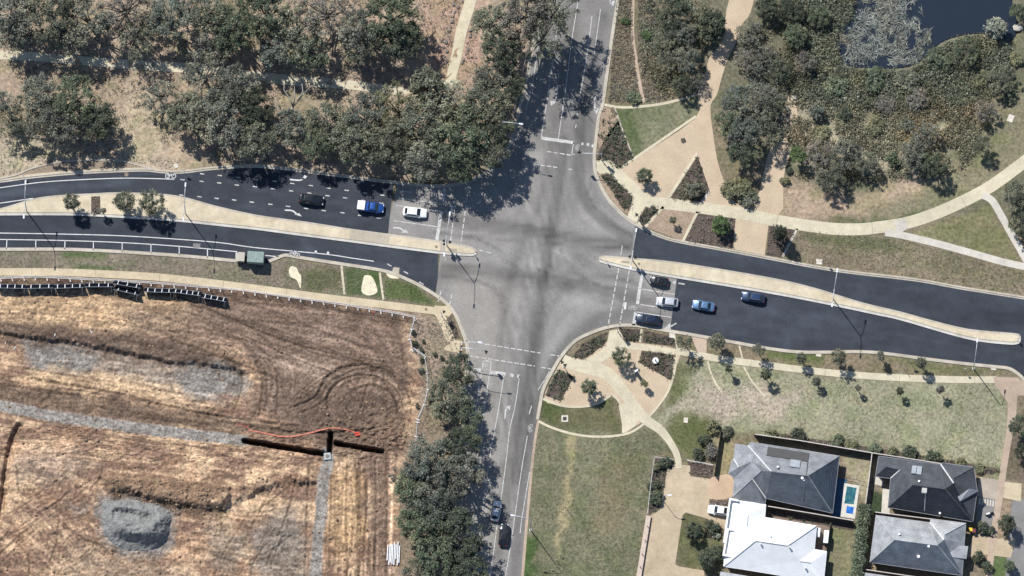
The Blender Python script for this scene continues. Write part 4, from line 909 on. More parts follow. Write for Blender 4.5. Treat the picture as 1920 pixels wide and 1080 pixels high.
GW = 'gum trees of the north-western woodland'
FOREST = [  # x, y, radius (pixels), height (m), leaf colour, form, label
    (22, 30, 58, 13, 'grey', 'gum', 'grey gum in the top left corner of the woodland'),
    (100, 28, 56, 13, 'olive', 'gum', 'olive gum beside the corner gum, above the shaded park path'),
    (172, 40, 54, 12, 'grey', 'open', 'thin grey gum above the middle of the shaded park path'),
    (236, 18, 50, 12, 'brown', 'open', 'brownish thin gum on the top edge north of the sunny path stretch'),
    (252, 68, 38, 10, 'olive', 'open', 'olive gum whose shade ends at the sunny stretch of park path'),
    (34, 66, 36, 10, 'blue', 'open', 'blue-grey gum right above the left end of the park path'),
    (128, 68, 34, 10, 'olive', 'open', 'broad olive gum leaning over the park path'),
    (318, 32, 52, 12, 'blue', 'gum', 'pale blue-green gum north of the bare sandy clearing'),
    (385, 20, 46, 12, 'olive', 'gum', 'olive gum on the top edge right of the pale blue-green one'),
    (440, 55, 52, 13, 'green', 'gum', 'green gum north of the twin white branches'),
    (400, 82, 36, 10, 'blue', 'open', 'small blue-green gum right of the sandy clearing'),
    (500, 28, 50, 12, 'dark', 'gum', 'dark gum on the top edge near the woodland middle'),
    (560, 56, 50, 12, 'olive', 'open', 'wide olive gum above the dappled park path'),
    (518, 100, 38, 9, 'blue', 'gum', 'blue-grey gum just north of the dead tree'),
    (588, 104, 42, 10, 'green', 'open', 'green gum hanging over the dappled path, north of it'),
    (612, 25, 48, 12, 'brown', 'open', 'brownish gum on the top edge left of the dense dark crown'),
    (668, 55, 44, 12, 'grey', 'gum', 'grey gum between the brownish gum and dense dark crown'),
    (668, 100, 30, 9, 'olive', 'open', 'small olive gum above the end of the dappled path'),
    (735, 30, 56, 14, 'green', 'gum', 'dense dark-green gum left of the bare ground and pale path'),
    (752, 78, 38, 11, 'dark', 'gum', 'dark gum standing over the boulders west of the pale path'),
    (700, 75, 32, 10, 'olive', 'open', 'narrow olive gum tucked against the dense dark-green one'),
    (70, 178, 44, 10, 'grey', 'gum', 'grey gum below the left part of the park path'),
    (136, 184, 48, 11, 'green', 'gum', 'green-topped gum casting the big dark shade on sand'),
    (25, 230, 34, 9, 'olive', 'open', 'thin olive gum on the left edge above the lay-by'),
    (96, 232, 48, 11, 'grey', 'gum', 'grey gum above the lay-by grass, left of its dark neighbour'),
    (180, 226, 42, 11, 'dark', 'gum', 'dark gum at the south tip of the left grove'),
    (5, 186, 24, 8, 'blue', 'open', 'blue-grey gum cut by the left edge below the path'),
    (300, 180, 34, 7, 'grey', 'open', 'low grey gum alone beside the sandy gap'),
    (385, 140, 44, 11, 'grey', 'open', 'loose grey gum below the right end of the sandy clearing'),
    (440, 162, 44, 11, 'grey', 'gum', 'grey gum with white limbs left of the dead tree'),
    (352, 215, 44, 11, 'olive', 'gum', 'olive gum at the sandy gap, above the bicycle symbol'),
    (410, 222, 52, 13, 'grey', 'gum', 'large grey gum whose shadow reaches the bike lane'),
    (470, 200, 44, 12, 'dark', 'gum', 'dark gum west of the dead tree'),
    (478, 262, 42, 11, 'olive', 'gum', 'olive gum over the kerb left of the bare verge'),
    (540, 238, 40, 10, 'blue', 'gum', 'blue-grey gum below the dead tree'),
    (610, 230, 46, 11, 'olive', 'gum', 'olive gum south of the dappled path, above the black car'),
    (596, 272, 36, 10, 'green', 'gum', 'small green gum at the kerb above the left turn arrow'),
    (660, 268, 46, 12, 'olive', 'gum', 'olive gum throwing shade in front of the blue utility vehicle'),
    (685, 222, 44, 11, 'blue', 'gum', 'blue-green gum in the middle of the southern grove'),
    (745, 205, 46, 11, 'yellow', 'open', 'yellowish gum at the bend where the paths meet'),
    (728, 272, 48, 13, 'olive', 'gum', 'broad olive gum above the blue utility vehicle'),
    (800, 160, 38, 10, 'olive', 'round', 'rounded olive tree at the foot of the pale path'),
    (846, 172, 26, 8, 'pale', 'open', 'pale blossoming tree at the end of the pale path'),
    (800, 232, 54, 13, 'olive', 'gum', 'large olive gum above the white car'),
    (800, 298, 44, 12, 'grey', 'gum', 'grey gum over the kerb above the upper stop line'),
    (862, 255, 56, 14, 'green', 'gum', 'biggest green gum at the north-west corner'),
    (868, 306, 38, 11, 'dark', 'gum', 'dark gum filling the inside of the corner kerb'),
    (905, 195, 46, 13, 'olive', 'gum', 'olive gum above the corner lamp post'),
    (932, 245, 40, 12, 'dark', 'gum', 'dark gum beside the corner lamp post'),
    (925, 288, 34, 11, 'olive', 'gum', 'olive gum nearest the crossing, over the curved kerb'),
    (918, 40, 40, 12, 'olive', 'gum', 'olive gum right of the pale path at the top'),
    (946, 95, 42, 13, 'dark', 'gum', 'dark gum right of the pale path below the topmost'),
    (925, 148, 38, 11, 'grey', 'gum', 'grey gum right of the foot of the pale path'),
    (988, 26, 52, 17, 'brown', 'gum', 'tall brownish gum reaching over the north road at the top'),
    (1018, 62, 48, 16.5, 'olive', 'open', 'tall sparse gum overhanging the lanes of the north road'),
    (1040, 14, 40, 15, 'olive', 'open', 'thin gum farthest out over the north road, on the top edge'),
    (962, 160, 28, 10, 'dark', 'gum', 'narrow dark gum behind the guard rail'),
]
for x, y, r, h, lf, k, lb in FOREST: h = h * (.78 if y > 195 and x < 780 else .9); tree('gum_tree', k, x, y, r * 1.07, h, lf, lb, GW)

# the dead tree, bare and white
root = empty('dead_tree', P(543, 222, 0)); tag(root, 'bare dead tree with white forked branches in the woodland', 'dead tree', GW)
mb = MB(); mb.tube([(0, 0, 0), (.2, .3, 2.5), (.7, 1.2, 4.6)], [.34, .28, .22], 8); mb.build('trunk', BARKP, root, smooth=True)
for pts in ([(.7, 1.2, 4.6), (.2, 2.6, 5.4), (-1.0, 4.2, 6.0), (-.9, 5.6, 6.2)], [(.7, 1.2, 4.6), (1.1, 3.0, 6.2), (1.0, 4.6, 7.0)], [(.7, 1.2, 4.6), (2.2, 2.8, 5.6), (3.8, 4.6, 6.4)], [(1.6, 2.2, 5.2), (2.6, 3.8, 6.6), (2.4, 5.2, 7)], [(.2, .3, 2.5), (-1.6, 1.0, 3.6), (-3.2, 1.6, 4.4), (-4.6, 1.2, 4.8)], [(-1.6, 1.0, 3.6), (-2.8, 2.8, 4.6)]):
    b = MB(); b.tube(pts, list(np.linspace(.16, .035, len(pts))), 6); b.build('branch', BARKP, root, smooth=True)

GS = 'trees along the west side of the south road'
for x, y, r, h, lf, k, lb in [
    (856, 694, 33, 8, 'dark', 'gum', 'dark tree nearest the corner traffic signal mast'), (836, 752, 40, 8.5, 'olive', 'gum', 'olive tree below the dark corner tree'),
    (872, 778, 28, 7, 'green', 'gum', 'small green tree at the south road kerb'), (868, 832, 34, 9, 'dark', 'gum', 'dark tree at the kerb level with the open trench'),
    (806, 868, 46, 9.5, 'blue', 'gum', 'blue-green tree on the fence line by the trench end'), (862, 892, 48, 11, 'grey', 'gum', 'large grey tree shading the silver car'),
    (772, 916, 38, 8, 'green', 'gum', 'green tree bulging over the site edge'), (820, 946, 46, 10, 'blue', 'gum', 'blue-green tree in the thick of the row'),
    (784, 986, 42, 9, 'green', 'gum', 'bright-topped tree just right of the white pipes'), (852, 1000, 48, 11, 'dark', 'gum', 'dark tree at the kerb left of the black car'),
    (822, 1046, 44, 10, 'green', 'gum', 'green tree near the bottom edge, middle of the row'), (868, 1066, 42, 10, 'dark', 'gum', 'dark kerbside tree on the bottom edge'), (786, 1076, 32, 8, 'olive', 'gum', 'olive tree cut by the bottom edge right of the pipes'), (760, 900, 24, 6, 'blue', 'open', 'small bluish tree farthest into the site')]:
    tree('roadside_tree', k, x, y, r * 1.16, h, lf, lb, GS)
GF = 'small shrubs by the wire fence'
for x, y, r, h, lf, lb in [(775, 624, 5, .9, 'dark', 'topmost dark shrub at the kink of the wire fence'), (777, 644, 7, 1.1, 'dark', 'dark shrub below the topmost at the fence kink'), (790, 655, 6, .8, 'green', 'green shrub right of the fence kink'), (794, 640, 4, .7, 'dark', 'small lone shrub east of the fence kink'), (791, 675, 5, .9, 'dark', 'dark shrub just left of the straight wire fence'), (790, 694, 6.5, 1.1, 'blue', 'bluish round shrub left of the straight wire fence'), (815, 664, 5, .8, 'green', 'green shrub west of the corner pad'), (828, 670, 5, .8, 'green', 'green shrub nearest the corner trees'), (782, 760, 5, .7, 'brown', 'brownish tuft at the lower bend of the wire fence')]:
    shrub('fence_shrub', x, y, r, h, lf, lb, GF)

GE = 'trees and tall shrubs of the wetland park'
for x, y, r, h, lf, k, lb in [
    (1262, 22, 38, 7, 'dark', 'gum', 'dark tree on the top edge right of the dirt track'), (1250, 70, 26, 5, 'olive', 'gum', 'olive tree beside the dirt track'), (1285, 62, 28, 6, 'grey', 'gum', 'grey tree between the track and the dark round crown'),
    (1336, 44, 33, 7, 'dark', 'round', 'dark round-headed tree beside the sand path'), (1252, 116, 24, 4.5, 'olive', 'gum', 'low olive tree above the shaded lawn edge'), (1292, 112, 32, 6, 'grey', 'gum', 'grey-green tree left of the sand path'), (1278, 158, 25, 5, 'dark', 'gum', 'dark tree above the thin curved path'), (1306, 150, 20, 4, 'grey', 'open', 'thin grey tree against the sand path'),
    (1440, 12, 26, 5, 'dark', 'round', 'dark round tree on the top edge right of the sand path'), (1408, 66, 32, 4.5, 'grey', 'open', 'silvery scrub tree right of the upper sand path'), (1432, 112, 32, 4.5, 'grey', 'gum', 'silvery tree above the dark clump'), (1398, 112, 22, 3.5, 'brown', 'open', 'brownish bush tree at the sand path bend'),
    (1378, 188, 36, 7, 'blue', 'gum', 'blue-green tree at the top of the dark clump'), (1424, 190, 38, 6, 'grey', 'gum', 'grey tree on the right shoulder of the dark clump'), (1362, 232, 30, 7, 'green', 'gum', 'green tree bulging onto the sand path'), (1396, 248, 40, 8, 'blue', 'gum', 'tallest tree in the middle of the dark clump'), (1440, 246, 36, 7, 'olive', 'gum', 'olive tree on the right of the dark clump'), (1392, 292, 36, 7, 'dark', 'gum', 'dark tree at the bottom of the clump'),
    (1496, 290, 24, 5, 'bright', 'gum', 'bright green tree at the left of the lower thicket'), (1536, 290, 36, 6, 'brown', 'gum', 'brownish tree in the lower thicket'), (1588, 286, 38, 6, 'grey', 'gum', 'silvery tree in the middle of the lower thicket'), (1558, 332, 36, 6, 'olive', 'gum', 'olive tree whose shade falls on dry grass'), (1622, 306, 30, 5.5, 'olive', 'gum', 'olive tree beside the round green shrub'),
    (1714, 290, 36, 6, 'grey', 'gum', 'grey tree right of the round green shrub'), (1752, 308, 36, 6.5, 'green', 'gum', 'green tree at the right tip of the lower thicket'), (1736, 252, 32, 5, 'grey', 'open', 'thin grey tree above the lower thicket tip'), (1840, 272, 26, 5, 'olive', 'gum', 'olive tree at the foot of the grass slope'), (1846, 212, 30, 4.5, 'brown', 'open', 'sparse brown tree left of the pale pit lid'), (1876, 148, 34, 5, 'olive', 'gum', 'olive tree below the pond outlet'),
    (1868, 50, 26, 4, 'pale', 'round', 'pale grey-green round tree on the pond edge'), (1910, 20, 22, 4, 'green', 'gum', 'green tree on the right edge by the pond'), (1814, 96, 34, 4, 'green', 'gum', 'green bushy tree below the pond'), (1492, 66, 34, 4.5, 'green', 'gum', 'green tree left of the floating reeds'), (1512, 118, 30, 4, 'brown', 'open', 'brown scrubby tree below the left reed tip'), (1462, 130, 26, 4.5, 'dark', 'gum', 'dark tree left of the brown scrub'), (1478, 20, 34, 5, 'dark', 'gum', 'dark tree on the top edge near the pond'), (1535, 30, 30, 4, 'green', 'gum', 'green tree on the top edge next to the reeds'), (1448, 200, 24, 5, 'dark', 'gum', 'dark tree casting shade on the grey gravel track'), (1532, 212, 18, 3, 'blue', 'round', 'small round bluish tree by the gravel track'),
    (1908, 366, 42, 6, 'olive', 'gum', 'olive tree on the right edge inside the path fork'), (1916, 424, 34, 5, 'dark', 'gum', 'dark tree on the right edge below the path fork tree')]:
    tree('park_tree', 'open' if k == 'gum' and _tc % 3 == 0 else k, x, y, r * (.84 if x > 1455 else .95), h * .9, lf, lb, GE)
GP = 'shrubs of the wetland park'
for x, y, r, h, lf, lb in [(1384, 352, 30, 2.0, 'yellow', 'large yellow-green shrub island between the two sand tracks'), (1404, 372, 20, 1.6, 'olive', 'olive shrub at the lower tip of the shrub island'), (1674, 298, 15, 2.4, 'green', 'round green shrub alone in the lower thicket'), (1472, 338, 10, 1.2, 'yellow', 'small yellowish shrub left of the lower thicket'), (1480, 320, 8, 1.0, 'dark', 'dark small shrub under the bright green tree'),
    (1186, 183, 15, 1.2, 'green', 'green low bush above the thin curved path'), (1172, 40, 9, .9, 'bright', 'bright green bush left of the dirt track'), (1212, 66, 11, .9, 'bright', 'bright green bush right of the dirt track'), (1586, 214, 16, 1.4, 'dark', 'dark shrub at the middle of the wetland scrub'), (1640, 152, 26, 1.8, 'green', 'green shrub under the floating reeds'), (1700, 150, 26, 1.6, 'olive', 'olive shrub below the right of the reeds'), (1570, 160, 24, 1.5, 'green', 'green shrub below the left of the reeds'), (1765, 110, 26, 1.8, 'green', 'green shrub on the south pond bank'), (1660, 196, 22, 1.2, 'brown', 'brown shrub in the middle of the scrub'), (1720, 190, 24, 1.5, 'brown', 'brown shrub right of the middle of the scrub'), (1540, 250, 20, 1.2, 'yellow', 'straw-yellow shrub above the lower thicket'), (1640, 236, 22, 1.2, 'yellow', 'straw-yellow shrub above the olive tree'), (1700, 232, 18, 1.0, 'olive', 'olive shrub between two straw-yellow patches'), (1840, 150, 20, 1.4, 'yellow', 'yellow-green shrub on the slope below the pond'), (1906, 110, 16, 1.3, 'yellow', 'yellow-green shrub on the right edge below the outlet'), (1890, 180, 16, 1.2, 'dark', 'dark shrub at the top of the grass slope')]:
    shrub('park_shrub', x, y, r, h, lf, lb, GP)
GN = 'young trees of the corner plazas'
tree('plaza_tree', 'round', 1208, 328, 16, 3.6, 'green', 'round green tree on the sand north-east of the crossing', GN); tree('plaza_tree', 'round', 1351, 420, 20, 3.6, 'bright', 'bright green tree in the square dark bed', GN)
tree('plaza_tree', 'small', 1261, 413, 8, 2.6, 'olive', 'spindly sapling on the mulched patch', GN); tree('plaza_tree', 'round', 1302, 358, 17, 2.2, 'olive', 'olive bushy tree in the wedge-shaped bed', GN, flat=1.0)
t = tree('cypress_tree', 'round', 1463, 440, 15, 6.2, 'dark', 'dark narrow conical tree in the far bed by the kerb', None, flat=3.0); tree('plaza_tree', 'round', 1164, 669, 17, 4.2, 'green', 'dark green tree on the south-east plaza, beside the white post', GN)
tree('plaza_tree', 'round', 1105, 727, 16, 4.0, 'green', 'dark green tree on the plaza near the curved lawn edge', GN); tree('plaza_tree', 'small', 1208, 719, 9, 2.6, 'yellow', 'small yellowish sapling below the white post', GN)
shrub('low_bush', 1281, 84 + 178, 5, .5, 'brown', 'faint dry bush on the open sand')
GM = 'median trees of the west road'
tree('median_tree', 'round', 133, 380, 17, 5.0, 'olive', 'smallest olive tree on the west median', GM); tree('median_tree', 'round', 230, 378, 22, 5.4, 'olive', 'left tree of the close pair on the west median', GM); tree('median_tree', 'round', 284, 380, 23, 5.6, 'olive', 'right tree of the close pair on the west median', GM)
tree('median_tree', 'small', 192, 395, 8, 2.8, 'brown', 'thin sapling by the dark strip of the west median', GM)
GT = 'street trees along the south-east footpath'
for x, y, r, h, lf, k, lb in [(1286, 642, 22, 5.2, 'olive', 'open', 'largest street tree, sparse, at the left end of the footpath'), (1346, 640, 20, 4.4, 'olive', 'gum', 'second street tree, left of the two thin kerbs'), (1422, 656, 14, 4.0, 'olive', 'gum', 'street tree between the kerb line and second thin kerb'), (1502, 670, 13, 3.6, 'olive', 'round', 'street tree left of the first pale kerb pit'), (1573, 670, 16, 4.4, 'olive', 'round', 'bushy street tree in the middle of the verge'), (1652, 668, 11, 3.4, 'grey', 'small', 'thin grey street tree on the bare verge'), (1728, 682, 13, 4.0, 'olive', 'round', 'rightmost street tree on the verge'),
    (1366, 690, 9, 3.4, 'dark', 'small', 'small dark tree between the two thin kerbs'), (1436, 704, 12, 3.8, 'dark', 'round', 'dark tree at the end of the second thin kerb'), (1532, 716, 11, 3.0, 'grey', 'round', 'greyish lawn tree, first of the lawn row'), (1608, 727, 8, 2.8, 'brown', 'small', 'thin brownish lawn tree, smallest of the lawn row'), (1687, 734, 9, 3.0, 'dark', 'round', 'dark lawn tree in the open middle of the lawn'), (1763, 731, 10, 3.4, 'brown', 'small', 'pale twiggy lawn tree nearest the lamp shadow')]:
    tree('street_tree', k, x, y, r * .92, h, lf, lb, GT)
GG = 'garden plants round the houses'
for x, y, r, h, lf, lb in [(1336, 798, 15, 1.8, 'yellow', 'yellowish bush at the top of the side fence'), (1322, 824, 13, 1.6, 'dark', 'dark bush on the lawn side of the fence'), (1334, 846, 16, 1.9, 'brown', 'flowering brownish bush above the gate wire'), (1308, 850, 13, 1.6, 'dark', 'dark bush right of the curved path'), (1362, 812, 14, 1.4, 'olive', 'olive bush at the fence corner north of the driveway house'),
    (1496, 817, 17, 1.9, 'dark', 'dark round bush on the back fence above the solar tiles'), (1448, 812, 11, 1.3, 'yellow', 'yellow-green bush at the left of the back fence'), (1570, 826, 15, 1.3, 'green', 'green bush on the back fence, before the yellow ones'), (1596, 833, 14, 1.0, 'yellow', 'yellow bush on the back fence, left of two'), (1640, 842, 16, 1.0, 'green', 'green bush behind the fence junction'), (1672, 846, 12, .9, 'yellow', 'yellow bush on the back fence, right of two'),
    (1706, 850, 17, 2.2, 'dark', 'left of two dark bushes behind the charcoal house'), (1748, 858, 17, 2.2, 'dark', 'right of two dark bushes behind the charcoal house'), (1800, 870, 14, 1.0, 'yellow', 'yellow-green low bush at the charcoal house corner'), (1836, 878, 12, 1.0, 'yellow', 'yellow-green bush nearest the street footpath'),
    (1843, 990, 13, 1.6, 'dark', 'dark bush by the yellow-lidded bin'), (1858, 994, 9, 1.3, 'dark', 'smaller dark bush beside the driveway strip'), (1834, 1044, 13, 2.0, 'green', 'rounded green bush on the bottom drive'), (1850, 1062, 12, 1.6, 'dark', 'dark bush on the bottom lawn edge'),
    (1246, 868, 14, 1.5, 'dark', 'dark bush at the top of the driveway bed'), (1230, 876, 9, 1.2, 'yellow', 'yellowish bush inside the white rail'), (1232, 935, 16, 1.5, 'dark', 'dark bush at the bottom of the driveway bed'), (1226, 910, 12, 1.1, 'dark', 'dark low bush beside the white rail middle'), (1336, 988, 16, 1.6, 'dark', 'dark bush in front of the white roof'), (1345, 1004, 8, .8, 'pale', 'pale flowering bush in front of the white roof')]:
    shrub('garden_bush', x, y, r, h, lf, lb, GG)
for x, y, r, h, lf, k, lb in [(1300, 998, 19, 3.2, 'dark', 'round', 'dark garden tree at the left of the small front lawn'), (1326, 1050, 21, 3.6, 'dark', 'round', 'dark garden tree at the bottom of the small front lawn'), (1344, 1036, 14, 2.6, 'dark', 'round', 'dark garden tree against the white roofed house'), (1890, 982, 18, 4.2, 'dark', 'round', 'street tree beside the grey side street'), (1908, 798, 24, 5.0, 'dark', 'gum', 'dark tree at the lawn corner on the right edge'), (1914, 846, 14, 4.0, 'dark', 'round', 'dark slim tree below the lawn corner tree'), (1894, 1060, 12, 2.5, 'green', 'round', 'small green tree on the bottom right lawn')]:
    tree('garden_tree', k, x, y, r, h, lf, lb, GG)

# the tall hedge between the pool and the charcoal house
def hedge_mesh():
    r = np.random.default_rng(5); a, b = np.array(P2(1622, 950)), np.array(P2(1604, 1100)); n = 7000
    t = r.random(n); w = r.uniform(-1, 1, n); z = r.random(n) ** .6
    lump = .75 + .3 * np.sin(t * 38) * .5 + .25 * r.random(n); d = (b - a) / np.linalg.norm(b - a); q = np.array((-d[1], d[0]))
    p = np.zeros((n, 3)); p[:, :2] = a + (b - a) * t[:, None] + q * (w * 1.55 * lump * np.sqrt(1.05 - .6 * z ** 2))[:, None]; p[:, 2] = .1 + z * 3.4 * (.8 + .2 * lump)
    o = np.stack([q[0] * w, q[1] * w, z], 1); u, v = sprays(p, o, .2, r); return quad_mesh('hedge', p.astype(np.float32), u, v, L['green'])
tag(link('hedge', hedge_mesh()), 'tall clipped green hedge between the pool yard and the charcoal house', 'hedge')

# ------------------------------------------------------------------ ground cover nobody could count
def scatter(poly, n, h, leaf, mat, name, label, clump=6, spread=.3, seed=1, cat='planting', dens=None, hv=.6, avoid=()):
    """low plants: each a handful of upright or sprawling blades"""
    r = np.random.default_rng(seed); w = np.array(W(poly)); x0, y0 = w.min(0); x1, y1 = w.max(0)
    p = np.stack([r.uniform(x0, x1, n), r.uniform(y0, y1, n)], 1); m = poly_mask(p[:, 0], p[:, 1], [tuple(q) for q in w], .05) > .6
    if dens: m &= fbm(p[:, 0] / dens + seed, p[:, 1] / dens, 4) > .42
    for av, wd in avoid: m &= seg_dist(p[:, 0], p[:, 1], W(av)) > wd
    p = p[m]; hh = h * (1 - hv + hv * r.random(len(p)) * 1.6)
    c = np.repeat(p, clump, 0); H = np.repeat(hh, clump); k = len(c)
    off = r.normal(size=(k, 3)) * spread; q = np.zeros((k, 3)); q[:, :2] = c + off[:, :2]; q[:, 2] = H * r.uniform(.25, 1.0, k) + .02
    o = unit(np.stack([off[:, 0], off[:, 1], np.full(k, spread * .8)], 1)); u, v = sprays(q, o, leaf, r)
    o_ = link(name, quad_mesh(name, q.astype(np.float32), u, v, mat)); return tag(o_, label, cat, kind='stuff')
PL = dict(corner=('dark', 1.0, 'dense dark ground cover in the curved bed at the north-east kerb'), ramp=('dark', 1.0, 'dark ground cover in the small bed right of the crossing ramp'), square=('brown', .3, 'sparse low plants in the square bed'), far=('brown', .2, 'sparse low plants in the far kerb bed'), wedge=('olive', .55, 'low olive plants in the wedge-shaped bed'), north=('dark', 1.0, 'dark ground cover beside the north road'),
    loose=('dark', .3, 'scattered low plants on bare mulch beside the north road'), kerbside=('dark', 1.0, 'dark ground cover in the curved plaza bed'), wall=('dark', 1.1, 'dense dark ground cover in the plaza bed by the south road'), front=('dark', 1.0, 'dark ground cover in the short bed by the east stop line'), long=('dark', .55, 'rows of low dark plants in the long kerb bed'), inner=('olive', .8, 'brown-green ground cover in the inner plaza bed'),
    footway=('brown', .5, 'low brownish plants in the bed inside the corner footpath'), drive=('dark', .7, 'dark ground cover in the driveway bed'), gate=('brown', .35, 'low brown plants below the gate wire'), front_lawn=('dark', .6, 'dark plants in the front garden bed'), median_strip=('brown', .6, 'low brownish plants in the strip bed on the west median'), porch=('brown', .6, 'low plants in the strip between the two driveways'), yard=('green', .2, 'low plants along the yard fence'), fenceline=('olive', .55, 'low plants along the outside of the back fence'))
for i, (k, (m, d, lb)) in enumerate(PL.items()):
    w = W(BEDS[k]); ar = abs(sum(w[i][0] * w[(i + 1) % len(w)][1] - w[(i + 1) % len(w)][0] * w[i][1] for i in range(len(w)))) / 2
    bb = (max(p[0] for p in w) - min(p[0] for p in w)) * (max(p[1] for p in w) - min(p[1] for p in w))
    scatter(BEDS[k], int(bb * 5 * d), .5 if m != 'brown' else .35, .17, L[m], 'ground_cover', lb, clump=8, spread=.2, seed=20 + i)
scatter([(1465, -20), (1606, -20), (1600, 30), (1575, 55), (1566, 80), (1580, 120), (1600, 128), (1700, 135), (1765, 86), (1800, 70), (1845, 64), (1862, 78), (1890, 82), (1900, 130), (1850, 190), (1700, 205), (1560, 200), (1480, 180)], 15000, .8, .2, L['wet'], 'wetland_scrub', 'dense low green scrub along the pond bank', 5, .34, 3, 'scrub')
scatter([(1480, 190), (1560, 195), (1700, 200), (1850, 185), (1860, 240), (1800, 330), (1640, 340), (1480, 330), (1475, 240)], 9000, .6, .19, L['tuss'], 'wetland_scrub', 'pale straw tussocks and low scrub above the lower thicket', 5, .3, 33, 'scrub', dens=2.6)
scatter([(1215, -20), (1330, -20), (1330, 20), (1320, 110), (1300, 170), (1240, 180), (1205, 120), (1200, 40)], 2600, .5, .2, L['wet'], 'wetland_scrub', 'low scrub between the dirt track and the sand path', 5, .34, 4, 'scrub', dens=4)
scatter([(1380, 60), (1470, 40), (1480, 240), (1460, 270), (1400, 150)], 2200, .6, .2, L['grey'], 'wetland_scrub', 'silvery low scrub right of the upper sand path', 5, .34, 5, 'scrub', dens=4)
scatter([(1160, -30), (1185, -30), (1186, 80), (1200, 190), (1140, 192)], 2600, .22, .12, L['brown'], 'dry_grass', 'dry tufted grass left of the dirt track', 4, .12, 6, 'grass')
scatter([(1195, -30), (1260, -30), (1260, 60), (1300, 180), (1210, 192), (1196, 110)], 3600, .25, .13, L['brown'], 'dry_grass', 'dry tufted grass right of the dirt track', 4, .12, 7, 'grass')
scatter([(-20, -20), (890, -20), (900, 300), (480, 310), (300, 290), (-20, 290)], 9000, .3, .15, L['brown'], 'leaf_litter', 'fallen leaves, twigs and dry tufts on the woodland floor', 4, .22, 8, 'leaf litter', dens=5, avoid=[([(800, 184), (838, 160), (850, 130), (858, 95), (866, 55), (880, 10), (893, -40)], 1.5), ([(-60, 101), (60, 106), (200, 118), (350, 128), (560, 152), (730, 168), (800, 182)], 1.1)])
scatter([(30, 270), (340, 300), (330, 318), (200, 298), (0, 330), (-20, 300)], 1500, .12, .11, L['brown'], 'dry_grass', 'dry grass tufts above the lay-by', 3, .1, 9, 'grass')
scatter([(0, 472), (450, 494), (640, 500), (800, 560), (640, 548), (300, 512), (0, 500)], 2600, .1, .08, L['brown'], 'verge_grass', 'patchy grass of the south-west verge', 4, .09, 10, 'grass')
scatter([(1500, 432), (1690, 448), (1920, 510), (1920, 552), (1440, 478)], 4200, .12, .09, L['olive'], 'verge_grass', 'patchy grass of the verge below the curved path', 4, .1, 12, 'grass')
scatter([(1000, 825), (1080, 818), (1180, 815), (1220, 800), (1262, 850), (1226, 860), (1195, 1085), (985, 1085)], 4200, .1, .085, L['olive'], 'lawn_weeds', 'weeds and uneven tufts in the south lawn', 3, .1, 14, 'grass', dens=5)
scatter([(1280, 690), (1340, 690), (1500, 706), (1860, 724), (1885, 880), (1640, 836), (1400, 806), (1280, 800), (1240, 780)], 5200, .1, .085, L['tuss'], 'lawn_weeds', 'straw-coloured tufts in the dry lawn north of the houses', 3, .1, 15, 'grass', dens=4)
scatter([(780, 600), (830, 596), (868, 668), (850, 800), (800, 820)], 1500, .14, .1, L['brown'], 'dry_grass', 'dry weeds between the wire fence and the corner footpath', 4, .12, 13, 'grass')

# reeds lying on the pond
def reeds():
    r = np.random.default_rng(9); poly = W(smooth([(1615, 5), (1640, -20), (1690, -20), (1725, 10), (1722, 40), (1745, 60), (1748, 90), (1735, 110), (1700, 122), (1650, 118), (1600, 116), (1582, 118), (1572, 85), (1572, 62), (1600, 48)], 3, True))
    a = np.array(poly); n = 5200; p = np.stack([r.uniform(a[:, 0].min(), a[:, 0].max(), n), r.uniform(a[:, 1].min(), a[:, 1].max(), n)], 1)
    m = (poly_mask(p[:, 0], p[:, 1], poly, 1.2) > r.random(n) * .9 + .05) & (fbm(p[:, 0] / 1.7, p[:, 1] / 1.7, 4) > .4 + .1 * (p[:, 0] > P2(1700, 0)[0])); p = p[m]
    c = np.array(P2(1650, 60)); ang = np.arctan2(p[:, 1] - c[1], p[:, 0] - c[0]) + 1.57 + (fbm(p[:, 0] / 2.2, p[:, 1] / 2.2, 4) - .5) * 9 + r.normal(size=len(p)) * .5
    d = np.stack([np.cos(ang), np.sin(ang), r.normal(size=len(p)) * .12], 1); ln = r.uniform(.3, .85, len(p))[:, None]
    q = np.stack([p[:, 0], p[:, 1], -.15 + r.random(len(p)) * .3], 1); w = np.stack([-d[:, 1], d[:, 0], r.normal(size=len(p)) * .2], 1) * .06
    m_ = mat_leaf('bleached reeds', (.06, .07, .06, 1), (.25, .265, .225, 1), (.52, .53, .47, 1), .1); return quad_mesh('floating_reeds', q.astype(np.float32), d * ln, w, m_)
tag(link('floating_reeds', reeds()), 'swirled mat of bleached reeds lying on the pond', 'reeds', kind='stuff')
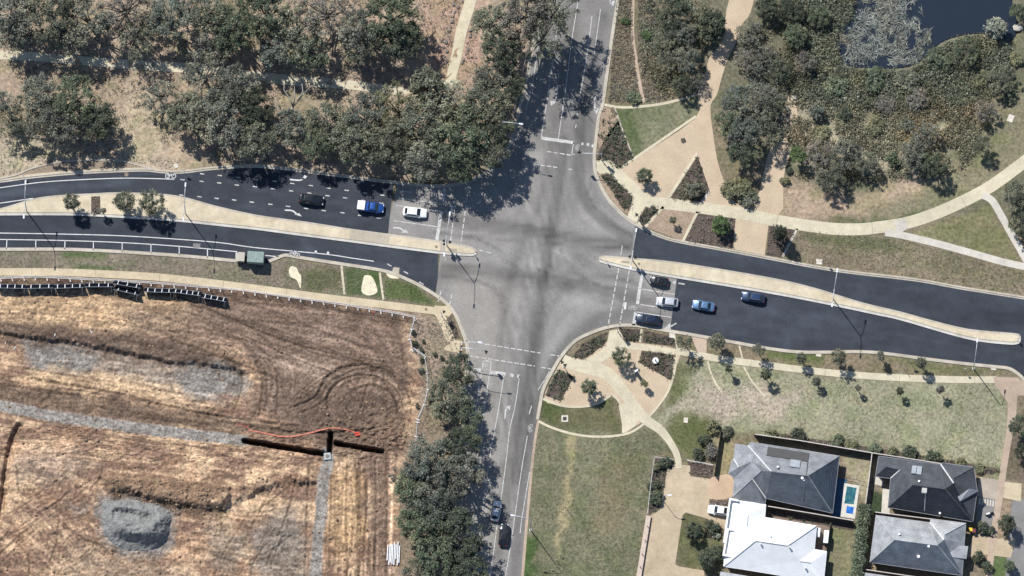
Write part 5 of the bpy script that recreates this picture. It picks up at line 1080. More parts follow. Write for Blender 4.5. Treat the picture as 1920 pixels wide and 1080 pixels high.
# boulders edging the pale path
ROCK = mat_plain('grey-brown rock', (.2, .175, .155, 1), .9, var=.3, scale=2, spec=.1)
rb = []
for i in range(4):
    bm = bmesh.new(); bmesh.ops.create_icosphere(bm, subdivisions=2, radius=1); r = random.Random(i)
    for v in bm.verts: v.co *= r.uniform(.78, 1.1); v.co.z *= .65
    me = bpy.data.meshes.new('boulder'); bm.to_mesh(me); bm.free(); me.materials.append(ROCK); rb.append(me)
for side, pts, lb in (('w', [(866, 2), (860, 12), (853, 22), (850, 30), (848, 40), (846, 50), (842, 58), (840, 68), (836, 78), (832, 88), (838, 96), (834, 106), (836, 116), (830, 74), (850, 8)], 'grey boulder on the left edge of the pale woodland path'), ('e', [(886, 44), (882, 56), (882, 68), (876, 80), (878, 92), (873, 102), (870, 112), (866, 118), (892, 36), (893, 108)], 'grey boulder on the right edge of the pale woodland path')):
    for x, y in pts:
        o = link('boulder', rb[random.randrange(4)]); s = random.uniform(.2, .44); o.scale = (s * 1.25, s, s); o.location = P(x + random.uniform(-1, 1), y, s * .25); o.rotation_euler = (0, 0, random.uniform(0, 6)); tag(o, lb, 'boulder', 'boulders edging the pale path')
for x, y, s, lb in ((1490, 182, .55, 'pale boulder at the head of the gravel track, lower of two'), (1508, 172, .4, 'pale boulder at the head of the gravel track, upper of two'), (1583, 185, .5, 'pale leaning stone in the wetland scrub'), (1908, 52, .8, 'white flat stone at the pond outlet')):
    o = link('boulder', rb[1]); o.scale = (s * 1.3, s, s); o.location = P(x, y, s * .25); on_mat(o, mat_plain('pale stone', (.5, .45, .38, 1), .9)); tag(o, lb, 'boulder', 'stones of the wetland park')
# ================================================================== VEHICLES
GLASS = NT('car glass'); GLASS.col((.015, .02, .025, 1)); GLASS.rough(.06); GLASS.b.inputs['Specular IOR Level'].default_value = .6; GLASS = GLASS.m
TYRE = mat_plain('tyre rubber', (.02, .02, .02, 1), .9); RIM = mat_plain('alloy rim', (.5, .5, .52, 1), .35, .8); LAMP = mat_plain('headlamp glass', (.8, .82, .85, 1), .1, spec=.8); TAIL = mat_plain('red tail lamp', (.35, .02, .02, 1), .2, spec=.6); TRIM = mat_plain('black trim', (.02, .02, .022, 1), .5)
def paint(name, c, metal=.2): return mat_plain(name, c, .28, metal, var=.02, spec=.5, coat=.8)
CAR_T = [0, .02, .07, .16, .3, .5, .7, .84, .93, .98, 1]
def car(name, px, py, ang, Ln, Wd, Ht, style, pm, label, cat='car', rack=False, group='cars on the roads', roofm=None):
    p = P(px, py, Ht * .5); root = empty(name, (p.x, p.y, .024), math.radians(ang)); tag(root, label, cat, group)
    k = Ht / 1.5; hw = Wd / 2; belt = .95 * k
    ute = style == 'ute'; suv = style == 'suv'; hatch = style == 'hatch'
    deck = belt * (1.0 if (suv or hatch) else .98)
    top = [.55 * k, .68 * k, .76 * k, .84 * k, belt, belt, belt, deck, deck * .99, deck * .9, .7 * k]
    wid = [.66, .8, .92, .98, 1, 1, 1, .985, .94, .86, .76]
    mb = MB(); rings = []
    for t, zt, w in zip(CAR_T, top, wid):
        x = Ln * (.5 - t); w *= hw; zb = .24
        rings.append([(x, -w * .86, zb), (x, -w, zb + .22), (x, -w, zt * .72), (x, -w * .95, zt * .93), (x, -w * .8, zt), (x, -w * .4, zt + .025), (x, 0, zt + .035), (x, w * .4, zt + .025), (x, w * .8, zt), (x, w * .95, zt * .93), (x, w, zt * .72), (x, w, zb + .22), (x, w * .86, zb)])
    n = 13; vs = [v for r in rings for v in r]; fs = []
    for i in range(len(rings) - 1):
        for j in range(n - 1): fs.append((i * n + j, i * n + j + 1, (i + 1) * n + j + 1, (i + 1) * n + j))
        fs.append((i * n + n - 1, i * n, (i + 1) * n, (i + 1) * n + n - 1))
    fs += [tuple(range(n))[::-1], tuple((len(rings) - 1) * n + j for j in range(n))]
    mb.add(vs, fs)
    wb, rf, rr, rb_ = (.27, .42, .8, .93) if suv else (.26, .41, .76, .92) if hatch else (.22, .34, .52, .58) if ute else (.28, .42, .68, .83)
    X = lambda t: Ln * (.5 - t); bw, rw = hw * .9, hw * .7; zt = Ht
    B = [(X(wb), bw * .92, belt), (X(rb_), bw * .92, belt), (X(rb_), -bw * .92, belt), (X(wb), -bw * .92, belt)]
    Bm = [(X(.42), bw, belt), (X(.7), bw, belt), (X(.7), -bw, belt), (X(.42), -bw, belt)]
    T = [(X(rf), rw, zt - .05), (X(rr), rw * .95, zt - .06), (X(rr), -rw * .95, zt - .06), (X(rf), -rw, zt - .05)]
    cb = MB(); xm = (rf + rr) / 2
    cb.add([B[0], B[1], B[2], B[3], T[0], T[1], T[2], T[3], (X(rf + .04), 0, zt - .015), (X(rr - .03), 0, zt - .02), (X(xm), rw * .6, zt), (X(xm), -rw * .6, zt)],
           [(0, 4, 5, 1), (2, 6, 7, 3), (3, 7, 4, 0), (1, 5, 6, 2), (4, 8, 10), (4, 10, 5), (10, 9, 5), (7, 11, 8), (7, 6, 11), (11, 6, 9), (8, 11, 9), (8, 9, 10), (7, 8, 4), (5, 9, 6)])
    mb.build('body', pm, root, smooth=True); cb.build('cabin', pm if not roofm else roofm, root, bevel=.035, seg=2)
    def pane(nm, q, s=.86, dz=.012):
        q = [Vector(v) for v in q]; c = sum(q, Vector()) / 4; nn = (q[1] - q[0]).cross(q[3] - q[0]).normalized()
        if nn.dot(c - Vector((0, 0, belt * .8))) < 0: nn = -nn
        MB().add([c + (v - c) * s + nn * dz for v in q], [(0, 1, 2, 3)]).build(nm, GLASS, root)
    pane('windscreen', (B[3], B[0], T[0], T[3]), .92); pane('rear_window', (B[1], B[2], T[2], T[1]), .82)
    pane('side_window', (B[0], B[1], T[1], T[0]), .84); pane('side_window', (B[2], B[3], T[3], T[2]), .84)
    for sx in (.19, .81):
        for sy in (-1, 1):
            wr = .33 * (1.1 if (suv or ute) else 1)
            w_ = MB().tube([(X(sx), sy * (hw - .2), wr), (X(sx), sy * (hw + .005), wr)], wr, 16).build('wheel', TYRE, root); MB().tube([(X(sx), sy * (hw - .02), wr), (X(sx), sy * (hw + .018), wr)], wr * .62, 12).build('rim', RIM, w_)
    for sy in (-1, 1):
        MB().box((X(.035), sy * hw * .62, .66 * k), (.16, .34, .13)).build('headlight', LAMP, root, bevel=.03); MB().box((X(.985), sy * hw * .62, .78 * k), (.1, .3, .16)).build('tail_light', TAIL, root, bevel=.02)
        MB().box((X(wb + .03), sy * (hw + .1), belt + .04), (.12, .2, .13)).build('mirror', pm, root, bevel=.03)
        if rack: MB().tube([(X(rf + .03), sy * rw * .86, zt - .03), (X(rf + .06), sy * rw * .86, zt + .05), (X(rr - .05), sy * rw * .86, zt + .05), (X(rr - .02), sy * rw * .86, zt - .04)], .025, 6).build('roof_rail', RIM, root)
    if not ute:
        MB().box((X(.012), 0, .5 * k), (.1, Wd * .5, .16)).build('grille', TRIM, root, bevel=.02)
    return root
WHITE_P = paint('white car paint', (.82, .82, .8, 1), 0); BLACK_P = paint('black car paint', (.012, .013, .016, 1)); NAVY_P = paint('dark navy paint', (.012, .02, .045, 1)); BLUE_P = paint('blue metallic paint', (.02, .08, .3, 1), .3); LBLUE_P = paint('light blue metallic paint', (.12, .22, .36, 1), .4); DBLUE_P = paint('deep blue paint', (.02, .045, .1, 1)); SILVER_P = paint('silver paint', (.55, .56, .58, 1), .3)
car('parked_car', 584, 374, -8, 4.7, 1.9, 1.66, 'suv', BLACK_P, 'black car in the middle lane of the west road', group='cars on the roads')
u = car('utility_vehicle', 695, 388, -7, 5.1, 1.9, 1.78, 'ute', BLUE_P, 'bright blue utility vehicle with a white canopy behind its cab', 'utility vehicle')
MB().box((-1.78, 0, 1.2), (1.42, 1.7, .95)).build('canopy', WHITE_P, u, bevel=.05); MB().box((-.72, 0, 1.06), (.66, 1.66, .5)).build('tray_cover', BLUE_P, u, bevel=.05)
car('estate_car', 778, 398, -6, 4.55, 1.85, 1.62, 'suv', WHITE_P, 'white car stopped at the west stop line', rack=True)
car('small_car', 1236, 527, 172, 3.5, 1.72, 1.52, 'hatch', BLACK_P, 'small black car with a shining nose at the east stop line')
car('sedan', 1251, 566, 174, 4.2, 1.8, 1.5, 'suv', SILVER_P, 'silver-white car second lane from the east median, by the lamp shadow')
car('sedan', 1319, 573, 170, 4.3, 1.8, 1.48, 'sedan', LBLUE_P, 'light blue car approaching in the middle of the east road')
car('estate_car', 1412, 557, 171, 4.5, 1.85, 1.62, 'suv', DBLUE_P, 'dark blue car with roof rails beside the east median', rack=True)
car('sedan', 1215, 599, 173, 4.8, 1.9, 1.6, 'suv', NAVY_P, 'dark navy car in the kerb lane at the east stop line')
car('sedan', 945, 1003, 84, 4.2, 1.85, 1.6, 'hatch', BLACK_P, 'black car driving up the south road')
car('sedan', 930, 958, 80, 3.9, 1.75, 1.5, 'hatch', SILVER_P, 'silver car half in tree shade on the south road')
car('sedan', 1349, 957, 172, 4.4, 1.8, 1.45, 'sedan', WHITE_P, 'white car parked in the driveway of the white-roofed house', group='parked cars')

# box truck at the end of the parking bays
p = P(470, 484, 1.2); root = empty('box_truck', (p.x, p.y, .024), math.radians(176)); tag(root, 'parked box truck with a cream cab and pale green box', 'truck')
CREAM = paint('cream truck paint', (.44, .4, .32, 1), 0); PGREEN = mat_plain('pale green truck box', (.2, .26, .235, 1), .6, var=.12)
MB().box((0, 0, .72), (5.2, .9, .2)).build('chassis', TRIM, root)
MB().box((1.72, 0, 1.35), (1.25, 1.78, 1.25)).build('cab', CREAM, root, bevel=.1)
MB().box((2.5, 0, .95), (.5, 1.74, .7)).build('bonnet', CREAM, root, bevel=.1)
MB().add([(2.36, -.72, 1.36), (2.36, .72, 1.36), (2.3, .66, 1.88), (2.3, -.66, 1.88)], [(0, 1, 2, 3)]).build('windscreen', GLASS, root)
for s in (-1, 1):
    MB().add([(1.3, s * .9, 1.4), (2.1, s * .9, 1.4), (2.02, s * .895, 1.86), (1.3, s * .895, 1.86)], [(0, 1, 2, 3)]).build('side_window', GLASS, root)
    MB().box((2.3, s * 1.02, 1.5), (.1, .2, .34)).build('mirror', TRIM, root, bevel=.02); MB().box((2.76, s * .62, .86), (.06, .3, .2)).build('headlight', LAMP, root, bevel=.02)
    for x in (1.75, -1.7):
        w_ = MB().tube([(x, s * .66, .4), (x, s * .94, .4)], .4, 16).build('wheel', TYRE, root); MB().tube([(x, s * .9, .4), (x, s * .955, .4)], .22, 12).build('rim', RIM, w_)
bx = MB().box((-.95, 0, 1.78), (3.1, 2.1, 1.95)).build('cargo_box', PGREEN, root, bevel=.05)
for k in range(6): MB().box((-2.35 + k * .56, 0, 2.765), (.05, 2.0, .03)).build('roof_rib', PGREEN, bx)
MB().box((-2.53, 0, 1.75), (.04, 1.8, 1.7)).build('rear_door', PGREEN, root, bevel=.01)

# ================================================================== LAMP POSTS AND SIGNALS
STEEL = mat_plain('galvanised steel', (.56, .57, .58, 1), .5, .35, var=.1); LUM = mat_plain('luminaire grey', (.66, .67, .68, 1), .5); DARKM = mat_plain('black signal board', (.012, .012, .014, 1), .6); REDL = mat_plain('red signal lens', (.25, .01, .01, 1), .2); AMB = mat_plain('amber signal lens', (.3, .14, .01, 1), .2); GRN = mat_plain('green signal lens', (.01, .2, .1, 1), .2)
CONCB = mat_plain('concrete footing', (.5, .47, .42, 1), .9); WOOD = mat_plain('weathered timber', (.24, .19, .15, 1), .9, var=.25, scale=3); RED = mat_plain('red plastic', (.6, .05, .03, 1), .5); ORMESH = mat_plain('orange safety mesh', (.58, .2, .13, 1), .7)
def V3(x, y, z): return Vector((x, y, z))
def signal(root, at, face, boards=True):
    """a three-lens signal head on a black target board, looking along face"""
    a = math.atan2(face[1], face[0]); at = Vector(at)
    h = MB().box(at, (.05, .62, 1.3), a).box(at + Vector((math.cos(a), math.sin(a), 0)) * .12, (.22, .3, 1.02), a).build('signal_head', DARKM, root)
    for k, m in enumerate((REDL, AMB, GRN)):
        c = at + Vector((math.cos(a), math.sin(a), 0)) * .235 + Vector((0, 0, .32 - .32 * k)); MB().tube([c, c + Vector((math.cos(a), math.sin(a), 0)) * .02], .11, 10).build('lens', m, h)
        MB().add([c + Vector((-math.sin(a) * y * .13, math.cos(a) * y * .13, z)) + Vector((math.cos(a), math.sin(a), 0)) * e for y, z in ((-1, .02), (-.6, .12), (0, .14), (.6, .12), (1, .02)) for e in (0, .2)], [(0, 1, 3, 2), (2, 3, 5, 4), (4, 5, 7, 6), (6, 7, 9, 8)]).build('visor', DARKM, h)
def lamp_post(px, py, arms, label, h=10.2, group='street lamps', signals=(), mast=None, r=.11):
    p = P(px, py, 0); root = empty('street_lamp', (p.x, p.y, .02)); tag(root, label, 'street lamp', group)
    MB().box((0, 0, .05), (.5, .5, .1)).build('base_plate', CONCB, root); MB().tube([(0, 0, .1), (0, 0, h * .5), (0, 0, h)], [r, r * .8, r * .6], 10).build('pole', STEEL, root, smooth=True)
    for ax, ay in arms:                                  # metres
        d = Vector((ax, ay, 0)); e = V3(0, 0, h) + d + V3(0, 0, .85)
        MB().tube([(0, 0, h - .1), V3(0, 0, h + .35) + d * .12, V3(0, 0, h + .7) + d * .5, e], [.07, .06, .05, .045], 8).build('arm', STEEL, root, smooth=True)
        a = math.atan2(ay, ax); f = d.normalized(); hd = MB()
        hd.box(e + f * .3, (.8, .3, .14), a).build('luminaire', LUM, root, bevel=.05)
    if mast:
        d = Vector((mast[0], mast[1], 0)); MB().tube([(0, 0, 5.2), V3(0, 0, 5.6) + d * .3, V3(0, 0, 5.7) + d], [.09, .08, .05], 8).build('mast_arm', STEEL, root, smooth=True)
        signal(root, V3(0, 0, 5.35) + d + Vector(mast[2]) * .15, mast[2])
    for off, face, z in signals: signal(root, V3(off[0], off[1], z), face)
    return root
lamp_post(50, 396, [(.15, 3.0), (-.1, -3.0)], 'double-armed lamp post at the left end of the west median'); lamp_post(348, 401, [(.2, 3.0), (-.1, -3.0)], 'double-armed lamp post right of the paired median trees')
lamp_post(838, 461, [(.55, 3.6), (-.4, -3.6)], 'double-armed lamp post carrying signals at the west median tip', signals=[((-.35, .25), (-1, .1), 3.4), ((.4, .05), (1, -.1), 3.4), ((-.3, -.3), (-1, -.2), 3.2)])
lamp_post(1186, 489, [(.55, 3.3), (-.4, -3.3)], 'double-armed lamp post carrying signals at the east median tip', signals=[((.35, -.05), (1, -.1), 3.3), ((-.35, .1), (-1, .1), 3.3)])
lamp_post(1562, 561, [(.5, 3.0), (-.4, -3.0)], 'double-armed lamp post halfway along the east median'); lamp_post(1825, 691, [(.35, 2.9)], 'single-armed lamp post beside the south-east footpath')
lamp_post(942, 250, [(3.2, -.5)], 'single-armed lamp post at the wooded north-west corner'); lamp_post(863, 662, [(3.4, -.1)], 'single-armed lamp post with a signal mast at the south-west corner', mast=(4.9, -.6, (-.15, -1, 0)), signals=[((.25, .35), (.1, 1), 3.4), ((.1, -.4), (0, -1), 3.3)])
lamp_post(995, 994, [(-3.1, .5)], 'single-armed lamp post on the grass beside the lower south road', h=11.6)
lamp_post(1243, 938, [(.9, 0)], 'short single-armed lamp in the driveway court', h=4.4, r=.06)
def signal_post(px, py, heads, label, mast=None):
    p = P(px, py, 0); root = empty('traffic_signal', (p.x, p.y, .03)); tag(root, label, 'traffic signal', 'traffic signals of the junction')
    h = 6.0 if mast else 3.9
    MB().box((0, 0, .04), (.4, .4, .08)).build('base_plate', CONCB, root); MB().tube([(0, 0, .08), (0, 0, h)], [.09 if mast else .06, .06 if mast else .055], 10).build('pole', STEEL, root, smooth=True)
    if mast:
        d = Vector((mast[0], mast[1], 0)); MB().tube([(0, 0, 5.3), V3(0, 0, 5.7) + d * .3, V3(0, 0, 5.8) + d], [.08, .07, .05], 8).build('mast_arm', STEEL, root, smooth=True); signal(root, V3(0, 0, 5.5) + d + Vector(mast[2]) * .15, mast[2])
    for off, face in heads: signal(root, V3(off[0], off[1], 3.1), face)
    c = MB().box((.0, -.12, 1.1), (.12, .1, .22)).build('push_button', mat_plain('yellow push button', (.6, .45, .05, 1), .5), root)
signal_post(1128, 300, [((.35, 0), (1, .2)), ((0, .35), (0, 1))], 'signal with a long mast arm over the north road', mast=(-4.2, .1, (0, 1, 0)))
signal_post(1197, 412, [((-.3, .2), (-.5, .8)), ((.3, -.2), (1, 0))], 'signal post at the north-east crossing ramp')
signal_post(1057, 688, [((-.25, .2), (-.5, .8)), ((.25, -.2), (.1, -1))], 'signal post between the two plaza beds'); signal_post(1158, 622, [((.3, 0), (1, 0))], 'signal post at the plaza crossing opposite the east median')
signal_post(828, 592, [((.3, .1), (1, .2))], 'signal post at the bend of the south-west footpath')
def sign_post(px, py, h, w, hh, m, label, face=(0, -1), name='road_sign', cat='sign'):
    p = P(px, py, 0); root = empty(name, (p.x, p.y, .02)); tag(root, label, cat); a = math.atan2(face[1], face[0])
    MB().tube([(0, 0, 0), (0, 0, h)], .035, 8).build('post', STEEL, root); MB().box((math.cos(a) * .06, math.sin(a) * .06, h - hh / 2), (.03, w, hh), a).build('sign_plate', m, root, bevel=.008)
SGN = mat_plain('white sign face', (.75, .75, .75, 1), .5)
sign_post(1694, 690, 2.6, .12, .9, SGN, 'thin white sign post on the bare verge left of the rightmost street tree'); sign_post(1709, 684, 2.2, .7, .7, DARKM, 'dark square sign board beside the rightmost street tree'); sign_post(1809, 695, 2.2, .5, .5, SGN, 'small white sign left of the footpath lamp')
sign_post(889, 478, 1.6, .45, .7, SGN, 'keep-left sign on the rounded west median nose', (1, 0)); sign_post(1137, 491, 1.6, .45, .7, SGN, 'keep-left sign on the rounded east median nose', (-1, 0)); sign_post(1909, 640, 1.5, .5, .8, SGN, 'keep-left sign on the right end of the east median', (1, 0))
sign_post(345, 322, 2.4, .6, .7, SGN, 'white sign by the kerb above the bicycle symbol'); sign_post(1555, 500, 1.2, .5, .6, DARKM, 'dark small sign at the kerb right of the pit lid'); sign_post(44, 331, 1.8, .5, .5, SGN, 'white sign at the left end of the lay-by')
sign_post(1043, 1051, 1.2, .35, .35, SGN, 'lower of two white marker posts on the south grass', name='marker_post', cat='marker post'); sign_post(1051, 1040, 1.2, .3, .3, SGN, 'upper of two white marker posts on the south grass', name='marker_post', cat='marker post'); sign_post(1035, 1068, .5, .5, .2, SGN, 'short white marker post lowest on the south grass', name='marker_post', cat='marker post')
# white information pillar on the plaza and a round stone in the bed
p = P(1193, 699, 0); root = empty('information_pillar', (p.x, p.y, .03), .6); tag(root, 'white-topped information pillar on the south-east plaza', 'pillar')
MB().box((0, 0, .06), (.9, .5, .12)).build('base', CONCB, root, bevel=.02); MB().box((0, 0, 1.1), (.62, .22, 1.96)).build('panel', mat_plain('dark panel', (.1, .1, .11, 1), .5), root, bevel=.02); MB().box((0, 0, 2.13), (.7, .34, .1)).build('cap', SGN, root, bevel=.02)
p = P(1229, 677, 0); root = empty('round_plinth', (p.x, p.y, .03)); tag(root, 'white round plinth with a dark disc in the inner plaza bed', 'plinth')
MB().tube([(0, 0, 0), (0, 0, .55)], .58, 20).build('drum', SGN, root); MB().tube([(.0, 0, .55), (0, 0, 1.2)], .12, 10).build('post', DARKM, root)

# lids and grates let into the ground
def lid(px, py, w, d, m, label, ang=-.1, grate=None, name='pit_lid', z=.075):
    p = P(px, py, 0); o = MB().box((0, 0, z / 2), (w, d, z)).build(name, m, bevel=.008); o.location = (p.x, p.y, 0); o.rotation_euler = (0, 0, ang); tag(o, label, 'pit lid', 'service pits')
    if grate: MB().box((0, 0, z + .012), (w * .55, d * .55, .02)).build('grate', grate, o)
LIDM = mat_plain('pit lid concrete', (.55, .5, .42, 1), .9); LIDD = mat_plain('brown iron lid', (.2, .16, .12, 1), .8); GRATE = mat_plain('dark grate', (.03, .03, .03, 1), .6)
lid(1059, 785, 1.25, 1.25, LIDM, 'square pale pit with a dark grate on the curved lawn', 0, GRATE); lid(1286, 788, .8, 1.0, LIDM, 'pale square lid on the dry lawn east of the plaza'); lid(1895, 222, 1.1, 1.4, LIDM, 'pale tilted lid on the grass slope', -.4); lid(187, 298, 1.0, .5, LIDM, 'pale lid on the verge above the lay-by'); lid(330, 311, .8, .8, LIDM, 'white lid at the verge left of the kerbside shade', .3); lid(1536, 491, 1.15, 1.0, LIDM, 'tan kerb pit below the curved path'); lid(1535, 665, 1.0, .7, LIDM, 'pale kerb pit left of the bushy street tree'); lid(1863, 690, 1.0, .8, LIDM, 'pale kerb pit near the street corner'); lid(1260, 629, 1.0, .9, LIDM, 'pale kerb pit at the end of the long bed'); lid(1258, 662 + 215, .5, .7, GRATE, 'dark drain grate where the curved path meets the court', 0); lid(748, 450, .9, .7, CONC_TAN, 'square lid in the west median', -.1, None, 'pit_lid', .17)
def round_lid(px, py, r, label, z=.075):
    p = P(px, py, 0); o = MB().tube([(0, 0, 0), (0, 0, z)], r, 18).build('manhole_cover', LIDD); o.location = (p.x, p.y, 0); tag(o, label, 'manhole cover', 'service pits')
round_lid(799, 580, .28, 'round brown cover at the footpath bend'); round_lid(842, 643, .28, 'round brown cover on the corner pad'); round_lid(818, 463, .26, 'round cover in the west median', .17); round_lid(1198, 495, .26, 'round brown cover in the east median', .17); round_lid(237, 327, .4, 'round pale cover in the bike lane', .032)

# ================================================================== FENCES
def fence(name, pts, h, m, label, gap=2.4, cap=None, thick=.06, cat='fence', lean_z=None, group=None):
    """pts are where the TOP of the fence is seen in the photo"""
    w = [P(x, y, h) for x, y in pts]; root = empty(name, (w[0].x, w[0].y, 0)); tag(root, label, cat, group); o = Vector((w[0].x, w[0].y, 0))
    for a, b in zip(w, w[1:]):
        a = Vector((a.x, a.y, 0)) - o; b = Vector((b.x, b.y, 0)) - o; d = b - a; n = max(1, round(d.length / gap)); ang = math.atan2(d.y, d.x)
        for i in range(n):
            s, e = a + d * (i / n), a + d * ((i + 1) / n); c = (s + e) / 2
            MB().box((c.x, c.y, h / 2), (d.length / n - .1, thick, h - .08), ang).build('panel', m, root); MB().box((s.x, s.y, h / 2), (.1, .1, h), ang).build('post', m, root)
            if cap: MB().box((c.x, c.y, h + .02), (d.length / n, .16, .05), ang).build('capping', cap, root)
        MB().box((b.x, b.y, h / 2), (.1, .1, h), ang).build('post', m, root)
    return root
PAL = mat_plain('dark paling', (.1, .075, .06, 1), .9, var=.25, scale=4); CAPL = mat_plain('silvered timber capping', (.5, .46, .42, 1), .85)
fence('paling_fence', [(1415, 814), (1500, 826), (1635, 849), (1732, 864), (1770, 870)], 1.9, PAL, 'long dark paling fence behind the houses, along the lawn', cap=CAPL)
fence('paling_fence', [(1635, 850), (1629, 900), (1623, 945)], 1.9, PAL, 'paling fence between the pool yard and the charcoal house', cap=CAPL); fence('paling_fence', [(1440, 949), (1520, 962), (1600, 976)], 1.9, PAL, 'paling fence between the blue-grey roof and the white roof', cap=CAPL)
fence('paling_fence', [(1641, 960), (1745, 973)], 1.9, PAL, 'paling fence between the charcoal house and the light grey roof', cap=CAPL); fence('paling_fence', [(1557, 983), (1553, 1010), (1546, 1056), (1540, 1130)], 1.2, PAL, 'low dark fence beside the narrow back lawn of the white roof'); fence('paling_fence', [(1352, 806), (1345, 850), (1340, 888)], 1.7, PAL, 'dark side fence west of the blue-grey roofed house', cap=None)
fence('paling_fence', [(1624, 1068), (1720, 1082), (1800, 1095)], 1.9, PAL, 'paling fence below the light grey roof', cap=CAPL)
WIRE = mat_plain('white rail', (.7, .7, .7, 1), .6)
def rail_fence(name, pts, h, label, n_r=2, m=WIRE, gap=2.0, r=.035, group=None):
    w = [P(x, y, h) for x, y in pts]; root = empty(name, (w[0].x, w[0].y, 0)); tag(root, label, 'fence', group); o = Vector((w[0].x, w[0].y, 0))
    w = [Vector((a.x, a.y, 0)) - o for a in w]
    for k in range(n_r): MB().tube([a + V3(0, 0, h * (1 - k / n_r)) for a in w], r, 6).build('rail', m, root)
    for a, b in zip(w, w[1:]):
        n = max(1, round((b - a).length / gap))
        for i in range(n + 1): q = a + (b - a) * (i / n); MB().tube([q, q + V3(0, 0, h + .04)], r * 1.1, 6).build('post', m, root)
rail_fence('rail_fence', [(1262, 861), (1227, 856), (1220, 910), (1214, 962)], 1.1, 'white wire fence round the driveway bed'); rail_fence('rail_fence', [(1288, 862), (1337, 871)], 1.1, 'white wire fence across the gate bed')
rail_fence('guard_rail', [(958, 235), (968, 190), (977, 150), (988, 100), (998, 55), (1008, 0), (1014, -30)], .75, 'low dark guard rail along the wooded side of the north road', 2, mat_plain('dull steel rail', (.3, .3, .3, 1), .5, .5), 2.5, .07)
# driveway retaining wall
root = empty('retaining_wall', P(1216, 968, 0)); tag(root, 'low timber retaining wall with posts along the court', 'wall'); o = root.location.copy()
w = [P(1216, 968, 0) - o, P(1206, 1030, 0) - o, P(1190, 1130, 0) - o]
SLP = mat_plain('pinkish sleeper', (.5, .4, .33, 1), .9)
for k, (a, b) in enumerate(zip(w, w[1:])):
    d = b - a; c = (a + b) / 2; MB().box((c.x, c.y, .3), (d.length, .9, .6), math.atan2(d.y, d.x)).build('sleeper', SLP, root)
for x, y in ((1211, 988), (1206, 1014), (1201, 1040), (1197, 1064)): q = P(x, y, 0) - o; MB().box((q.x + .3, q.y, .6), (.12, .12, 1.2), .2).build('post', WOOD, root)

# temporary fence round the site
GALV = mat_plain('galvanised tube', (.62, .62, .62, 1), .5, .3); FOOT = mat_plain('white concrete block', (.58, .54, .49, 1), .9)
def temp_fence(pts, label, gap=2.15, h=1.8, feet=True, tint=GALV):
    w = W(smooth(pts, 4)); root = empty('temporary_fence', (w[0][0], w[0][1], 0)); tag(root, label, 'fence', 'temporary fences of the site'); o = Vector(w[0])
    acc = [0]
    for a, b in zip(w, w[1:]): acc.append(acc[-1] + math.dist(a, b))
    n = max(1, round(acc[-1] / gap)); at = [Vector((np.interp(t, acc, [p[0] for p in w]), np.interp(t, acc, [p[1] for p in w]))) - o for t in np.linspace(0, acc[-1], n + 1)]
    for i in range(n):
        a, b = at[i], at[i + 1]; q = MB()
        for z in (.15, h): q.tube([(a.x, a.y, z), (b.x, b.y, z)], .035, 6)
        for e in (a + (b - a) * .02, b - (b - a) * .02): q.tube([(e.x, e.y, .1), (e.x, e.y, h)], .03, 6)
        for k in range(1, 8): e = a + (b - a) * k / 8; q.tube([(e.x, e.y, .15), (e.x, e.y, h)], .009, 4, False)
        for k in range(1, 5): q.tube([(a.x, a.y, .15 + k * .33), (b.x, b.y, .15 + k * .33)], .009, 4, False)
        q.build('mesh_panel', tint, root)
    for i in range(n + 1):
        d = (at[min(i + 1, n)] - at[max(i - 1, 0)]); ang = math.atan2(d.y, d.x) + random.uniform(-.25, .25) + .1
        MB().box((at[i].x, at[i].y - .22, .09), (.24, .72 * random.uniform(.85, 1.15), .18), ang).build('foot', FOOT, root)
temp_fence([(-20, 524), (20, 522), (60, 520), (110, 522), (180, 526), (260, 530), (315, 534), (375, 539), (450, 545), (520, 555), (600, 566), (680, 578), (745, 589), (778, 596)], 'wire mesh temporary fence with white feet along the south-west footpath')
temp_fence([(778, 596), (772, 620), (768, 634), (773, 654)], 'upper piece of temporary fence down the site edge, bowed outward', 2.4); temp_fence([(775, 655), (793, 658), (799, 690), (803, 715), (801, 745), (790, 770), (784, 785)], 'middle piece of temporary fence bending past the small shrubs', 2.8); temp_fence([(783, 790), (780, 830), (778, 870)], 'lower piece of temporary fence beside the roadside trees', 3.0)

# black hoarding panels leaning in a broken row
CLOTH = mat_plain('black shade cloth', (.006, .008, .014, 1), 1.0, var=.2, spec=.05); PALEF = mat_plain('pale frame', (.75, .76, .76, 1), .5)
def hoarding(x0, y0, x1, y1, label, ribs=4, h=1.75, run=1.05):
    """the low edge lies north, the top edge leans south over it"""
    a, b = P(x0, y0, 0), P(x1, y1, 0); d = (b - a); Ln = d.length; root = empty('hoarding_panel', a, math.atan2(d.y, d.x)); tag(root, label, 'hoarding', 'shade-cloth hoarding panels on the site')
    MB().add([(0, 0, .05), (Ln, 0, .05), (Ln, -run, h), (0, -run, h), (0, -.03, .02), (Ln, -.03, .02), (Ln, -run - .03, h - .02), (0, -run - .03, h - .02)], [(0, 1, 2, 3), (7, 6, 5, 4), (0, 3, 7, 4), (1, 5, 6, 2)]).build('cloth', CLOTH, root)
    for z, y in ((.06, .02), (h, -run)): MB().tube([(0, y, z + .02), (Ln, y, z + .02)], .03, 6).build('frame_rail', mat_rail, root)
    for i in range(ribs):
        x = Ln * (i + .5) / ribs; MB().box((x, -run / 2, h / 2 + .07), (.13, math.hypot(run, h), .05), M=Matrix.Rotation(-math.atan2(h, run), 3, 'X')).build('rib', PALEF, root)
    for x in (.3, Ln - .3): MB().tube([(x, -run, h - .05), (x, -run - .75, 0)], .04, 6).build('prop', GALV, root)
mat_rail = mat_plain('dull frame rail', (.34, .38, .42, 1), .5)
